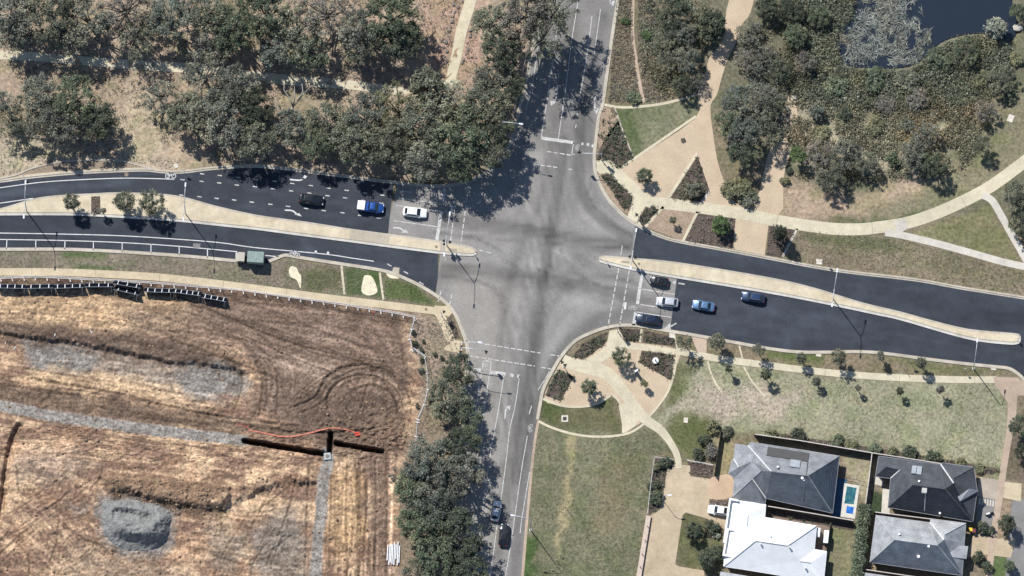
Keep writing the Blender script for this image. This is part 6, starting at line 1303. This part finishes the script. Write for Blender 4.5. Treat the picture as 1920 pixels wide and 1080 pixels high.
for q in ((-6, 533, 49, 534, 'leftmost black hoarding panel on the site edge', 4), (50, 534, 100, 533, 'second black hoarding panel from the left'), (101, 534, 157, 532, 'black hoarding panel left of the wide rail-topped one', 4), (159, 531, 212, 531, 'wide black hoarding panel with bright rails', 3), (214, 525, 266, 534, 'upper black panel of the crooked pair'), (216, 536, 263, 547, 'lower tilted black panel of the crooked pair', 3), (271, 540, 324, 542, 'black hoarding panel right of the crooked pair', 4), (325, 541, 378, 548, 'second to last black hoarding panel', 5), (380, 551, 426, 559, 'last black hoarding panel, farthest right', 4)):
    hoarding(*q[:5], ribs=q[5] if len(q) > 5 else 3)
# loose things on the site
for i in range(8):
    a = P(728 + i * 3.1 + random.uniform(-.6, .6), 1020 + random.uniform(-4, 6), .12 if i % 2 else .2); b = P(726.5 + i * 3.1 + random.uniform(-.8, .8), 1052 + random.uniform(-8, 8), .12 if i % 2 else .2); c = (a + b) / 2
    o = MB().tube([a - c, b - c], .12, 10).build('plastic_pipe', WIRE, smooth=False); o.location = c + V3(0, 0, .12); tag(o, 'white plastic pipe lying in the bundle left of the roadside trees', 'pipe', 'bundle of white pipes')
def site_z(x, y): return float(site_height(np.array([[float(x)]]), np.array([[float(y)]]))[0, 0])
for x, y, ln, an, lb in ((103, 627, .75, 1.3, 'white stake on the bank, left of two'), (171, 622, .85, -1.0, 'white stake on the bank, right of two'), (10, 640, .5, 1.5, 'white stake at the far left below the bank'), (27, 651, .7, 1.0, 'white bent offcut at the far left'), (699, 587, .7, 1.5, 'reddish stake by the temporary fence')):
    o = MB().box((0, 0, .06), (ln, .12, .06)).build('survey_stake', WIRE if 'white' in lb else RED); o.location = P(x, y, 0) + V3(0, 0, site_z(x, y) + .02); o.rotation_euler = (0, .15, an); tag(o, lb, 'stake', 'stakes on the site')
def mesh_strip(pts, w, label, name='barrier_mesh'):
    """a fallen ribbon of open orange mesh"""
    c = smooth(pts, 8); c3 = [P(x, y, 0) + V3(0, 0, site_z(x, y) + .1 + .05 * math.sin(i * 1.3)) for i, (x, y) in enumerate(c)]; mb = MB()
    d = [Vector((0, w, 0)) if False else (Vector((-(c3[min(i + 1, len(c3) - 1)] - c3[max(i - 1, 0)]).y, (c3[min(i + 1, len(c3) - 1)] - c3[max(i - 1, 0)]).x, 0)).normalized() * w) for i in range(len(c3))]
    for k in (-1, -.3, .4, 1): mb.tube([a + e * k * .5 for a, e in zip(c3, d)], .034, 4)
    for a, e in zip(c3[::2], d[::2]): mb.tube([a - e * .5, a + e * .5], .025, 4)
    o = mb.build(name, ORMESH); tag(o, label, 'safety mesh', 'orange safety mesh on the site')
mesh_strip([(443, 794), (456, 797), (466, 799)], .7, 'bunched end of orange mesh left of the trench'); mesh_strip([(466, 806), (490, 811), (530, 819), (560, 817), (600, 807), (630, 803), (664, 809)], .2, 'long strand of orange mesh above the trench')
root = empty('barrier_board', P(669, 813, 0) + V3(0, 0, site_z(669, 813) + .1)); tag(root, 'red barrier boards dropped above the right trench', 'barrier')
for k, (dx, dy, a) in enumerate(((0, .15, .1), (.2, -.25, .25))): MB().box((dx, dy, .06 + .04 * k), (1.0, .26, .06), a).build('board', RED, root, bevel=.01)
# soil clods: countless
def clods():
    r = np.random.default_rng(4); P_ = []
    for poly, n in (([(590, 760), (770, 750), (770, 850), (640, 850)], 260), (SPOIL, 330), ([(200, 905), (425, 935), (415, 970), (300, 960), (210, 925)], 420), ([(0, 540), (760, 600), (760, 800), (0, 760)], 420), ([(0, 820), (600, 830), (720, 850), (720, 1075), (0, 1075)], 700), (MOUND3, 160), ([(0, 756), (460, 820), (460, 845), (0, 785)], 120)):
        a = np.array(poly); q = np.stack([r.uniform(a[:, 0].min(), a[:, 0].max(), n), r.uniform(a[:, 1].min(), a[:, 1].max(), n)], 1); P_.append(q[poly_mask(q[:, 0], q[:, 1], poly, 3) > .4])
    q = np.concatenate(P_); z = site_height(q[:, 0][None], q[:, 1][None])[0]; mb = MB()
    ico = rb[0]; vs = [v.co.copy() for v in ico.vertices][:12]
    bm = bmesh.new(); bmesh.ops.create_icosphere(bm, subdivisions=1, radius=1); bv = [v.co.copy() for v in bm.verts]; bf = [tuple(v.index for v in f.verts) for f in bm.faces]; bm.free()
    for (x, y), zz in zip(q, z):
        s = .06 + .26 * r.random() ** 3; c = P(x, y, 0) + V3(0, 0, zz + s * .2); mb.add([c + Vector((v.x * s * r.uniform(.7, 1.3), v.y * s * r.uniform(.7, 1.3), v.z * s * .7)) for v in bv], bf)
    return mb
tag(clods().build('soil_clods', mat_ground('loose clods', S(178, 146, 112), S(124, 100, 80), .8, 3, .7, 1.3)), 'loose clods of earth strewn over the building site', 'clods', kind='stuff')
# the crushed-rock stockpile, scooped out on top
def pile():
    xs = np.linspace(182, 326, 110); ys = np.linspace(932, 1040, 84); X, Y = np.meshgrid(xs, ys)
    n = (fbm(X / 6, Y / 6, 4) - .5); m = poly_mask(X + n * 5, Y + n * 5, smooth(PILE, 4, True), 3.5)
    sdist = seg_dist(X, Y, smooth(PILE, 4, True), True) * m
    h = np.minimum(sdist * .1 * .85, 2.5)
    ridge = line_mask(X, Y, smooth([(203, 984), (240, 994), (285, 1002), (312, 990)], 4), 8, 22); h = h * (.6 + .65 * ridge)
    h -= line_mask(X, Y, smooth([(222, 968), (245, 970), (272, 976)], 4), 5, 12) * 1.1
    h += line_mask(X, Y, smooth([(208, 963), (235, 955), (262, 962)], 4), 3, 12) * .35 * m
    h = np.maximum(h, 0) + n * .18 * m + fbm(X / 2.5, Y / 2.5, 3) * .16 * m + (fbm(X / 9, Y / 9, 4) - .5) * .5 * m
    base = site_height(X, Y); Z = base + h - .12 * (1 - m) * 1.5 + .02 * m
    me = bpy.data.meshes.new('gravel_pile'); W_ = [P(x, y, 0) for x, y in zip(X.ravel(), Y.ravel())]; nx_ = len(xs); i = np.arange(X.size).reshape(X.shape)
    keep = (m[:-1, :-1] + m[1:, 1:]) > .02; f = np.stack([i[1:, :-1], i[1:, 1:], i[:-1, 1:], i[:-1, :-1]], -1)[keep]
    me.from_pydata([(p.x, p.y, z) for p, z in zip(W_, Z.ravel())], [], [tuple(map(int, q)) for q in f]); me.polygons.foreach_set('use_smooth', [True] * len(me.polygons))
    me.materials.append(mat_ground('crushed rock', S(154, 153, 148), S(132, 131, 128), .6, 3, .7, 1.25, 1, .8)); return me
tag(link('gravel_pile', pile()), 'grey crushed-rock stockpile with a scooped top on the building site', 'stockpile')
p = P(614, 856, 0); root = empty('pipe_junction_pit', (p.x, p.y, site_z(614, 856))); tag(root, 'concrete junction pit at the meeting of the trenches', 'pit')
MB().box((0, 0, .05), (1.3, 1.3, .5), .1).build('chamber', mat_plain('wet concrete', (.36, .38, .37, 1), .8), root, bevel=.04); MB().tube([(0, 0, .3), (0, 0, .36)], .36, 16).build('cover', LIDD, root)

# ================================================================== HOUSES
def roof_mat(name, c, course=.56, depth=1.0, var=.2):
    m = NT(name); uv = m.n('ShaderNodeUVMap'); uv.uv_map = 'tile'; sp = m.n('ShaderNodeSeparateXYZ'); m.l(uv.outputs[0], sp.inputs[0])
    fr = m.n('ShaderNodeMath', operation='FRACT'); dv = m.n('ShaderNodeMath', operation='DIVIDE'); m.l(sp.outputs[1], dv.inputs[0]); dv.inputs[1].default_value = course; m.l(dv.outputs[0], fr.inputs[0])
    a = m.mix(m.rng(m.noise(.6, 5), .35, .65, 0, 1), tuple(x * (1 - var) for x in c[:3]) + (1,), tuple(x * (1 + var) for x in c[:3]) + (1,))
    m.col(m.scale(m.scale(a, m.rng(m.noise(5, 4), .3, .7, 1 - var * .9, 1 + var * .9)), m.rng(m.noise(.25, 5, .7), .35, .7, 1 + var * .3, 1 - var * .7))); m.bump(fr.outputs[0], depth, .24); m.rough(.7); return m.m
def house(name, V, faces, outline, rm, label, eave=2.6, caps=None, wallm=None, cat='house', ridges=(), capm=None, fascia=None):
    """V: named roof points (px, py, z) as seen in the photo; faces and the eave outline name them"""
    o = P(*V[outline[0]][:2], 0); root = empty(name, o); tag(root, label, cat, 'houses'); v3 = {k: P(*q) - o for k, q in V.items()}
    me = bpy.data.meshes.new('roof'); vs = []; fs = []; uvs = []
    for f in faces:
        q = [v3[k] for k in f]; n = Vector()
        for i in range(len(q)): n += q[i].cross(q[(i + 1) % len(q)])
        if n.z < 0: q = q[::-1]; n = -n
        n.normalize(); hz = Vector((-n.y, n.x, 0)); hz = hz.normalized() if hz.length > 1e-4 else Vector((1, 0, 0)); up = n.cross(hz)
        fs.append(tuple(range(len(vs), len(vs) + len(q)))); vs += q; uvs += [(p.dot(hz), p.dot(up)) for p in q]
    me.from_pydata(vs, [], fs); ul = me.uv_layers.new(name='tile')
    for i, l in enumerate(me.loops): ul.data[i].uv = uvs[l.vertex_index]
    me.materials.append(rm); bm = bmesh.new(); bm.from_mesh(me); bmesh.ops.triangulate(bm, faces=[f for f in bm.faces if len(f.verts) > 4]); bm.to_mesh(me); bm.free(); rf = link('roof', me, root)
    out = [v3[k] for k in outline]; ar = sum(out[i].x * out[(i + 1) % len(out)].y - out[(i + 1) % len(out)].x * out[i].y for i in range(len(out)))
    if ar < 0: out = out[::-1]
    n = len(out); fb = MB(); fm = fascia or mat_plain('fascia and gutter', (.3, .31, .33, 1), .6)
    for i in range(n):
        a, b = out[i], out[(i + 1) % n]; d = b - a; c = (a + b) / 2; fb.box((c.x, c.y, (a.z + b.z) / 2 - .1), (Vector((d.x, d.y)).length + .06, .12, .18), math.atan2(d.y, d.x))
    fb.build('gutter', fm, rf)
    ins = []
    for i in range(n):
        p0, p1, p2 = out[i - 1], out[i], out[(i + 1) % n]; e1 = (p1 - p0); e2 = (p2 - p1); n1 = Vector((-e1.y, e1.x)).normalized(); n2 = Vector((-e2.y, e2.x)).normalized(); s = n1 + n2
        s = s / max(.35, s.dot(n1)) if s.length > .2 else n1; ins.append(Vector((p1.x, p1.y)) + s * .5)
    wb = MB().prism([(p.x, p.y) for p in ins], 0, eave - .15, False); wb.build('wall', wallm or mat_plain('rendered wall', (.42, .38, .33, 1), .9), root)
    sf = MB().sheet([(p.x, p.y) for p in out], eave - .19); sf.build('soffit', SGN, root)
    for i in range(n):
        a, b = ins[i], ins[(i + 1) % n]; d = b - a
        if d.length < 3: continue
        for t in ((.5,) if d.length < 7 else (.28, .72)):
            c = a + d * t; q = Vector((d.y, -d.x)).normalized(); ang = math.atan2(d.y, d.x); wnd = MB().box((c.x + q.x * .02, c.y + q.y * .02, 1.45), (1.7, .1, 1.3), ang).build('window', SGN, root); MB().box((c.x + q.x * .06, c.y + q.y * .06, 1.45), (1.5, .06, 1.1), ang).build('pane', GLASS, wnd)
    for a, b in ridges: MB().tube([v3[a] + V3(0, 0, .04), v3[b] + V3(0, 0, .04)], .1, 6).build('ridge_cap', capm or rm, rf)
    return root, v3, rf, o
SLATE = roof_mat('blue-grey roof tiles', (.245, .252, .266, 1)); CHAR = roof_mat('charcoal roof tiles', (.085, .09, .1, 1)); LGREY = roof_mat('light grey roof tiles', (.38, .385, .395, 1)); WHITE_R = roof_mat('white metal roofing', (.8, .8, .79, 1), .76, .1, .05)
CAPW = mat_plain('pale ridge cap', (.6, .6, .58, 1), .8)
e = 2.6
V1 = dict(K=(1379, 832, e), N=(1403, 836, e), B=(1408, 829, e), C=(1574, 855, e), D=(1561, 962, e), E=(1436, 934, e), F=(1434, 946, e), G=(1374, 932, e), H=(1377, 896, e), I=(1366, 888, e), J=(1373, 862, e), R1=(1446, 884, 6.9), R2=(1515, 892, 6.9), R0=(1427, 883, 4.8), T=(1411, 898, 4.1), Q=(1385, 876, 3.3), Q2=(1411, 865, 4.0), K2=(1376, 860, e))
h1, v1, rf1, o1 = house('tiled_house', V1, [('B', 'C', 'R2', 'R1'), ('N', 'B', 'R1'), ('C', 'D', 'R2'), ('D', 'E', 'T', 'R0', 'R1', 'R2'), ('E', 'F', 'T'), ('F', 'G', 'T'), ('G', 'H', 'Q2', 'R0', 'T'), ('K', 'N', 'R1', 'R0', 'Q2', 'Q', 'K2'), ('K2', 'Q', 'J'), ('J', 'Q', 'I'), ('I', 'Q', 'Q2', 'H')],
    ['K', 'N', 'B', 'C', 'D', 'E', 'F', 'G', 'H', 'I', 'J', 'K2'], SLATE, 'blue-grey tiled house with dark solar mats beside the pool', ridges=[('R1', 'R2'), ('R2', 'C'), ('R2', 'D'), ('R0', 'T'), ('T', 'G')], capm=SLATE)
for a, b in (('N', 'R1'), ('T', 'E'), ('K2', 'Q')): MB().tube([v1[a] + V3(0, 0, .06), v1[b] + V3(0, 0, .06)], .11, 6).build('valley_flashing', CAPW, rf1)
def on_roof(vd, o, px, py, a, b, c):
    """height of the roof plane through three named points under a photo pixel"""
    A, B_, C_ = vd[a] + o, vd[b] + o, vd[c] + o; n = (B_ - A).cross(C_ - A); r0 = CAM; d = (P(px, py, 0) - CAM); t = n.dot(A - r0) / n.dot(d); return r0 + d * t
def roof_panel(root, vd, o, pts, tri, m, name, lift=.08, parent=None):
    q = [on_roof(vd, o, x, y, *tri) - o for x, y in pts]; n = (q[1] - q[0]).cross(q[2] - q[0]).normalized(); n = n if n.z > 0 else -n
    return MB().add([p + n * lift for p in q] + [p + n * .01 for p in q], [(0, 1, 2, 3), (0, 4, 5, 1), (1, 5, 6, 2), (2, 6, 7, 3), (3, 7, 4, 0)]).build(name, m, parent or root)
MATT = mat_plain('black solar heating mat', (.07, .068, .066, 1), .8, var=.2, scale=6); PV = mat_plain('solar collector glass', (.3, .32, .35, 1), .2, spec=.6)
roof_panel(h1, v1, o1, [(1440, 838), (1518, 850), (1515, 866), (1437, 854)], ('B', 'C', 'R2'), MATT, 'solar_heating_mat', .05); roof_panel(h1, v1, o1, [(1483, 862), (1501, 864.5), (1499, 878), (1480, 875)], ('B', 'C', 'R2'), PV, 'solar_collector', .14)
q0 = [on_roof(v1, o1, x, y, *t) - o1 + V3(0, 0, .06) for x, y, t in ((1516, 852, ('B', 'C', 'R2')), (1512, 890, ('B', 'C', 'R2')), (1507, 941, ('D', 'E', 'R1')))]; MB().tube(q0, .07, 6).build('downpipe', MATT, h1)
def vent(root, vd, o, px, py, tri, name='vent_pipe', r=.16, h=.45, m=None):
    q = on_roof(vd, o, px, py, *tri) - o; MB().tube([q - V3(0, 0, .1), q + V3(0, 0, h)], r, 10).tube([q + V3(0, 0, h), q + V3(0, 0, h + .1)], r * 1.35, 10).build(name, m or SGN, root)
vent(h1, v1, o1, 1458, 876, ('B', 'C', 'R2')); vent(h1, v1, o1, 1504, 897, ('D', 'E', 'R1'), r=.2); vent(h1, v1, o1, 1507, 901, ('D', 'E', 'R1'), r=.12)
V3d = dict(a=(1647.5, 855, e), b=(1764, 871, e), c=(1767, 868, e), d=(1826, 876, e), d2=(1832, 920, e), dd=(1835, 921, e), e=(1824, 978, e), w=(1665, 951, e), n2=(1670, 897, e), n1=(1641.7, 893, e), s1=(1661.7, 875, 3.6), s2=(1688, 881, 3.7), p=(1711.7, 909, 6.9), q=(1772, 917, 6.9), r1=(1788, 897, 4.0), r2=(1788, 906, 4.4), g1=(1787, 938, 4.2), g2=(1818, 917.5, 3.4), g3=(1799, 941, 4.0))
h3, v3d, rf3, o3 = house('tiled_house', V3d, [('a', 's1', 'n1'), ('n1', 's1', 's2', 'n2'), ('n2', 's2', 'p', 'w'), ('a', 'b', 'r2', 'q', 'p', 's2', 's1'), ('b', 'c', 'r1', 'r2'), ('c', 'd', 'r1'), ('d', 'd2', 'e', 'q', 'r2', 'r1'), ('e', 'w', 'p', 'q')],
    ['a', 'b', 'c', 'd', 'd2', 'e', 'w', 'n2', 'n1'], CHAR, 'charcoal tiled house with a pair of roof panels', ridges=[('p', 'q'), ('p', 'w'), ('q', 'e'), ('r1', 'd'), ('s1', 'a'), ('s1', 's2')], capm=CHAR)
for a_, b_ in (('b', 'r2'), ('n2', 's2')): MB().tube([v3d[a_] + V3(0, 0, .06), v3d[b_] + V3(0, 0, .06)], .13, 6).build('valley_flashing', CAPW, rf3)
MB().add([v3d['g1'] + V3(0, 0, .25), v3d['g2'] + V3(0, 0, .9), v3d['dd'] + V3(0, 0, .5), v3d['g3'] + V3(0, 0, .2), v3d['g1'] - V3(0, 0, .3), v3d['g2'] - V3(0, 0, .3), v3d['dd'] - V3(0, 0, .1), v3d['g3'] - V3(0, 0, .3)], [(3, 2, 1, 0), (0, 1, 5, 4), (1, 2, 6, 5), (2, 3, 7, 6), (3, 0, 4, 7)]).build('porch_roof', LGREY, rf3)
roof_panel(h3, v3d, o3, [(1710.5, 873.5), (1719, 874.5), (1716.5, 889), (1708.5, 888)], ('a', 'b', 'p'), PV, 'solar_collector', .14); roof_panel(h3, v3d, o3, [(1720, 874.5), (1729, 875.5), (1727, 891), (1717.5, 889.5)], ('a', 'b', 'p'), PV, 'solar_collector', .14)
vent(h3, v3d, o3, 1723, 903, ('a', 'b', 'p')); vent(h3, v3d, o3, 1762, 963, ('e', 'w', 'p'))
q = on_roof(v3d, o3, 1733, 921, 'e', 'w', 'p') - o3; ac = MB().box(q + V3(0, 0, .45), (.95, .95, .9), -.1).build('air_conditioner', mat_plain('beige cooler', (.42, .41, .38, 1), .7), h3, bevel=.04); MB().tube([q + V3(.2, -.6, .2), on_roof(v3d, o3, 1733.5, 958, 'e', 'w', 'p') - o3 + V3(0, 0, .08)], .07, 6).build('downpipe', CAPW, h3)
V4 = dict(a=(1642.5, 966, e), b=(1744, 980, e), c=(1745, 972.5, e), d=(1811, 981, e), d1=(1808, 1018, e), f=(1804, 1079, e), w=(1631, 1054, e), p=(1677.5, 1012, 6.9), q=(1757.5, 1022.5, 6.9), r1=(1771, 1002.5, 4.0), r2=(1770, 1012, 4.5))
h4, v4, rf4, o4 = house('tiled_house', V4, [('a', 'p', 'w'), ('a', 'b', 'r2', 'q', 'p'), ('b', 'c', 'r1', 'r2'), ('c', 'd', 'r1'), ('d', 'd1', 'f', 'q', 'r2', 'r1'), ('f', 'w', 'p', 'q')], ['a', 'b', 'c', 'd', 'd1', 'f', 'w'], LGREY, 'light grey tiled house below the charcoal one', ridges=[('p', 'q'), ('p', 'a'), ('p', 'w'), ('q', 'f'), ('r1', 'd')], capm=LGREY)
MB().tube([v4['b'] + V3(0, 0, .06), v4['r2'] + V3(0, 0, .06)], .13, 6).build('valley_flashing', CAPW, rf4); vent(h4, v4, o4, 1686, 1002, ('a', 'b', 'p')); vent(h4, v4, o4, 1722, 1044, ('f', 'w', 'p'), r=.22); vent(h4, v4, o4, 1741, 1025, ('f', 'w', 'p'), r=.18)
gq = MB().add([P(1772, 1043, 4.2) - o4, P(1800, 1023, 3.3) - o4, P(1815.5, 1024, 2.7) - o4, P(1812, 1048, 2.7) - o4, P(1812, 1048, 2.5) - o4, P(1815.5, 1024, 2.5) - o4, P(1800, 1023, 2.8) - o4, P(1772, 1043, 3.6) - o4], [(3, 2, 1, 0), (0, 1, 6, 7), (1, 2, 5, 6), (2, 3, 4, 5), (3, 0, 7, 4)]).build('porch_roof', LGREY, rf4)
V2 = dict(a=(1369, 936, e), b=(1436, 946, e), b2=(1434, 970, e), c=(1531, 986, e), d=(1527, 1030, e), d1=(1550, 1034, e), f=(1544, 1092, e), g=(1391, 1067, e), g2=(1357, 1062, e), h=(1358, 1046, e), i=(1362, 996, e), p=(1416.7, 1014, 5.6), q=(1477, 1023, 5.6), s=(1400, 988, 4.2), s0=(1402, 966, 4.0), t=(1500, 1052, 4.2), t0=(1520, 1055, 4.0), u=(1384, 986, 3.4))
h2, v2, rf2, o2 = house('white_roofed_house', V2, [('a', 'b', 's0', 'u', 'i'), ('b', 'b2', 's', 's0'), ('b2', 'c', 'q', 'p', 's'), ('c', 'd', 't', 'q'), ('d', 'd1', 't0', 't'), ('d1', 'f', 't0'), ('f', 'g', 'p', 'q', 't', 't0'), ('g', 'g2', 'p'), ('g2', 'h', 'i', 'u', 's0', 's', 'p')],
    ['a', 'b', 'b2', 'c', 'd', 'd1', 'f', 'g', 'g2', 'h', 'i'], WHITE_R, 'white metal-roofed house with a parapet front', ridges=[('p', 'q'), ('q', 'c'), ('p', 'g2'), ('s', 's0'), ('t', 't0')], capm=CAPW, fascia=SGN)
PW = mat_plain('white parapet', (.78, .77, .74, 1), .8, var=.04)
def parapet(pts, z, th=.34):
    for k, ((x0, y0), (x1, y1)) in enumerate(zip(pts, pts[1:])):
        z += .006; th += .008; a, b = P(x0, y0, z) - o2, P(x1, y1, z) - o2; d = b - a; c = (a + b) / 2; MB().box((c.x, c.y, (z + 2.2) / 2), (Vector((d.x, d.y)).length + th, th, z - 2.2), math.atan2(d.y, d.x)).build('parapet', PW, h2)
parapet([(1383, 938), (1369, 935.5), (1357.5, 1016)], 3.5); parapet([(1384, 994), (1365, 992), (1356.5, 1040), (1378, 1044)], 3.4)
for x, y, t in ((1426, 1020, ('f', 'g', 'p')), (1480, 1026, ('f', 'g', 'p')), (1445, 1006, ('b2', 'c', 'p')), (1510, 1065, ('f', 'g', 'p'))): vent(h2, v2, o2, x, y, t, r=.14, h=.4, m=STEEL)
V5 = dict(a=(1622, 1074, e), b=(1796, 1100, e), c=(1790, 1200, e), d=(1608, 1180, e), p=(1664, 1124, 6.9), q=(1742, 1140, 6.9)); h5, v5, rf5, o5 = house('tiled_house', V5, [('a', 'b', 'q', 'p'), ('b', 'c', 'q'), ('c', 'd', 'p', 'q'), ('d', 'a', 'p')], ['a', 'b', 'c', 'd'], LGREY, 'light grey roof edge at the bottom of the photo, below the hedge')
V6 = dict(a=(1351, 1072, e), b=(1470, 1092, e), c=(1460, 1180, e), d=(1340, 1170, e), p=(1390, 1120, 4.6), q=(1420, 1126, 4.6)); h6, v6, rf6, o6 = house('tiled_house', V6, [('a', 'b', 'q', 'p'), ('b', 'c', 'q'), ('c', 'd', 'p', 'q'), ('d', 'a', 'p')], ['a', 'b', 'c', 'd'], LGREY, 'grey roof corner at the bottom of the photo, below the front lawn')

# pool
root = empty('swimming_pool', P(1591, 940, 0)); tag(root, 'small blue swimming pool with a spa end beside the blue-grey house', 'swimming pool'); o = root.location.copy()
COP = mat_plain('pale pool paving', (.55, .52, .46, 1), .8); outer = [(1583, 906), (1612, 911), (1603, 973), (1576, 969)]; inner = [(1588, 912), (1606, 915), (1601, 946), (1583, 944)]; spa = [(1588, 949), (1601, 951), (1599, 964), (1586, 962)]
def rel(pts, z=0): return [((P(x, y, z) - o).x, (P(x, y, z) - o).y) for x, y in pts]
MB().prism(rel(outer), .0, .1).build('coping', COP, root)
pw = NT('pool water'); pw.col(pw.mix(pw.rng(pw.noise(1.5, 4), .35, .65, 0, 1), (.01, .07, .13, 1), (.06, .18, .17, 1))); pw.rough(.06); pw.bump(pw.noise(4, 2), .2, .02)
ps = NT('spa water'); ps.col(ps.mix(ps.rng(ps.noise(2.5, 4), .35, .65, 0, 1), (.01, .06, .3, 1), (.05, .22, .6, 1))); ps.rough(.06)
MB().sheet(rel(inner), .112).build('pool_water', pw.m, root); MB().sheet(rel(spa), .114).build('spa_water', ps.m, root)
struct('pool_deck', MB().sheet(W([(1566, 896), (1588, 898), (1580, 969), (1560, 966)]), .03), mat_plain('blue pool deck', (.03, .09, .17, 1), .6))
rail_fence('pool_fence', [(1574, 893), (1612, 900), (1622, 905)], 1.2, 'low dark fence at the head of the swimming pool', 2, TRIM, 1.2, .025)
# sheds, bins and odds and ends
def shed(px, py, w, d, h, label, ang=-.1, m=None, name='garden_shed', cat='shed'):
    p = P(px, py, h); root = empty(name, (p.x, p.y, 0), ang); tag(root, label, cat)
    MB().box((0, 0, h / 2), (w * .94, d * .94, h)).build('wall', m or SGN, root); MB().add([(-w / 2, -d / 2, h), (w / 2, -d / 2, h), (w / 2, d / 2, h + .02), (-w / 2, d / 2, h + .02), (-w / 2, 0, h + .18), (w / 2, 0, h + .18)], [(0, 1, 5, 4), (4, 5, 2, 3), (0, 4, 3), (1, 2, 5), (0, 3, 2, 1)]).build('roof', WHITE_R if not m else m, root); MB().box((0, -d * .47 - .02, h * .45), (w * .4, .04, h * .8)).build('door', LUM, root)
shed(1534, 998, .75, 1.7, 1.9, 'white slim shed against the white-roofed house'); shed(1549, 1006, .9, 2.4, 1.9, 'white slim shed on the brown paving by the low fence')
def bin_(px, py, body, lidm, label, ang=0):
    p = P(px, py, .5); root = empty('wheelie_bin', (p.x, p.y, .03), ang); tag(root, label, 'bin')
    MB().add([(-.24, -.28, .08), (.24, -.28, .08), (.24, .28, .08), (-.24, .28, .08), (-.29, -.36, 1.0), (.29, -.36, 1.0), (.29, .36, 1.0), (-.29, .36, 1.0)], [(3, 2, 1, 0), (0, 1, 5, 4), (1, 2, 6, 5), (2, 3, 7, 6), (3, 0, 4, 7), (4, 5, 6, 7)]).build('bin_body', body, root); MB().box((0, 0, 1.04), (.64, .78, .08)).build('lid', lidm, root, bevel=.02)
    for s in (-1, 1): MB().tube([(s * .2, .3, .1), (s * .28, .3, .1)], .1, 10).build('wheel', TYRE, root)
YEL = mat_plain('yellow lid', (.75, .55, .04, 1), .5); bin_(1820, 993, mat_plain('dark green bin', (.02, .05, .03, 1), .6), YEL, 'wheelie bin with a yellow lid by the grey house'); bin_(1826, 996, DARKM, mat_plain('dull red lid', (.16, .035, .035, 1), .6), 'wheelie bin with a dull red lid beside the yellow one')
root = empty('motor_scooter', P(1855, 963, .4), .3); root.location.z = .05; tag(root, 'black and white object like a parked scooter on the drive', 'scooter')
MB().tube([(-.55, 0, .5), (-.2, 0, .55), (.1, 0, .3), (.45, 0, .35), (.6, 0, .9)], [.2, .22, .16, .14, .05], 10).build('body', DARKM, root, smooth=True); MB().box((-.25, 0, .78), (.75, .32, .12)).build('seat', SGN, root, bevel=.05)
for x in (-.55, .6): MB().tube([(x, -.06, .25), (x, .06, .25)], .25, 14).build('wheel', TYRE, root)
MB().tube([(.6, -.34, .98), (.6, .34, .98)], .03, 6).build('handlebar', TRIM, root)
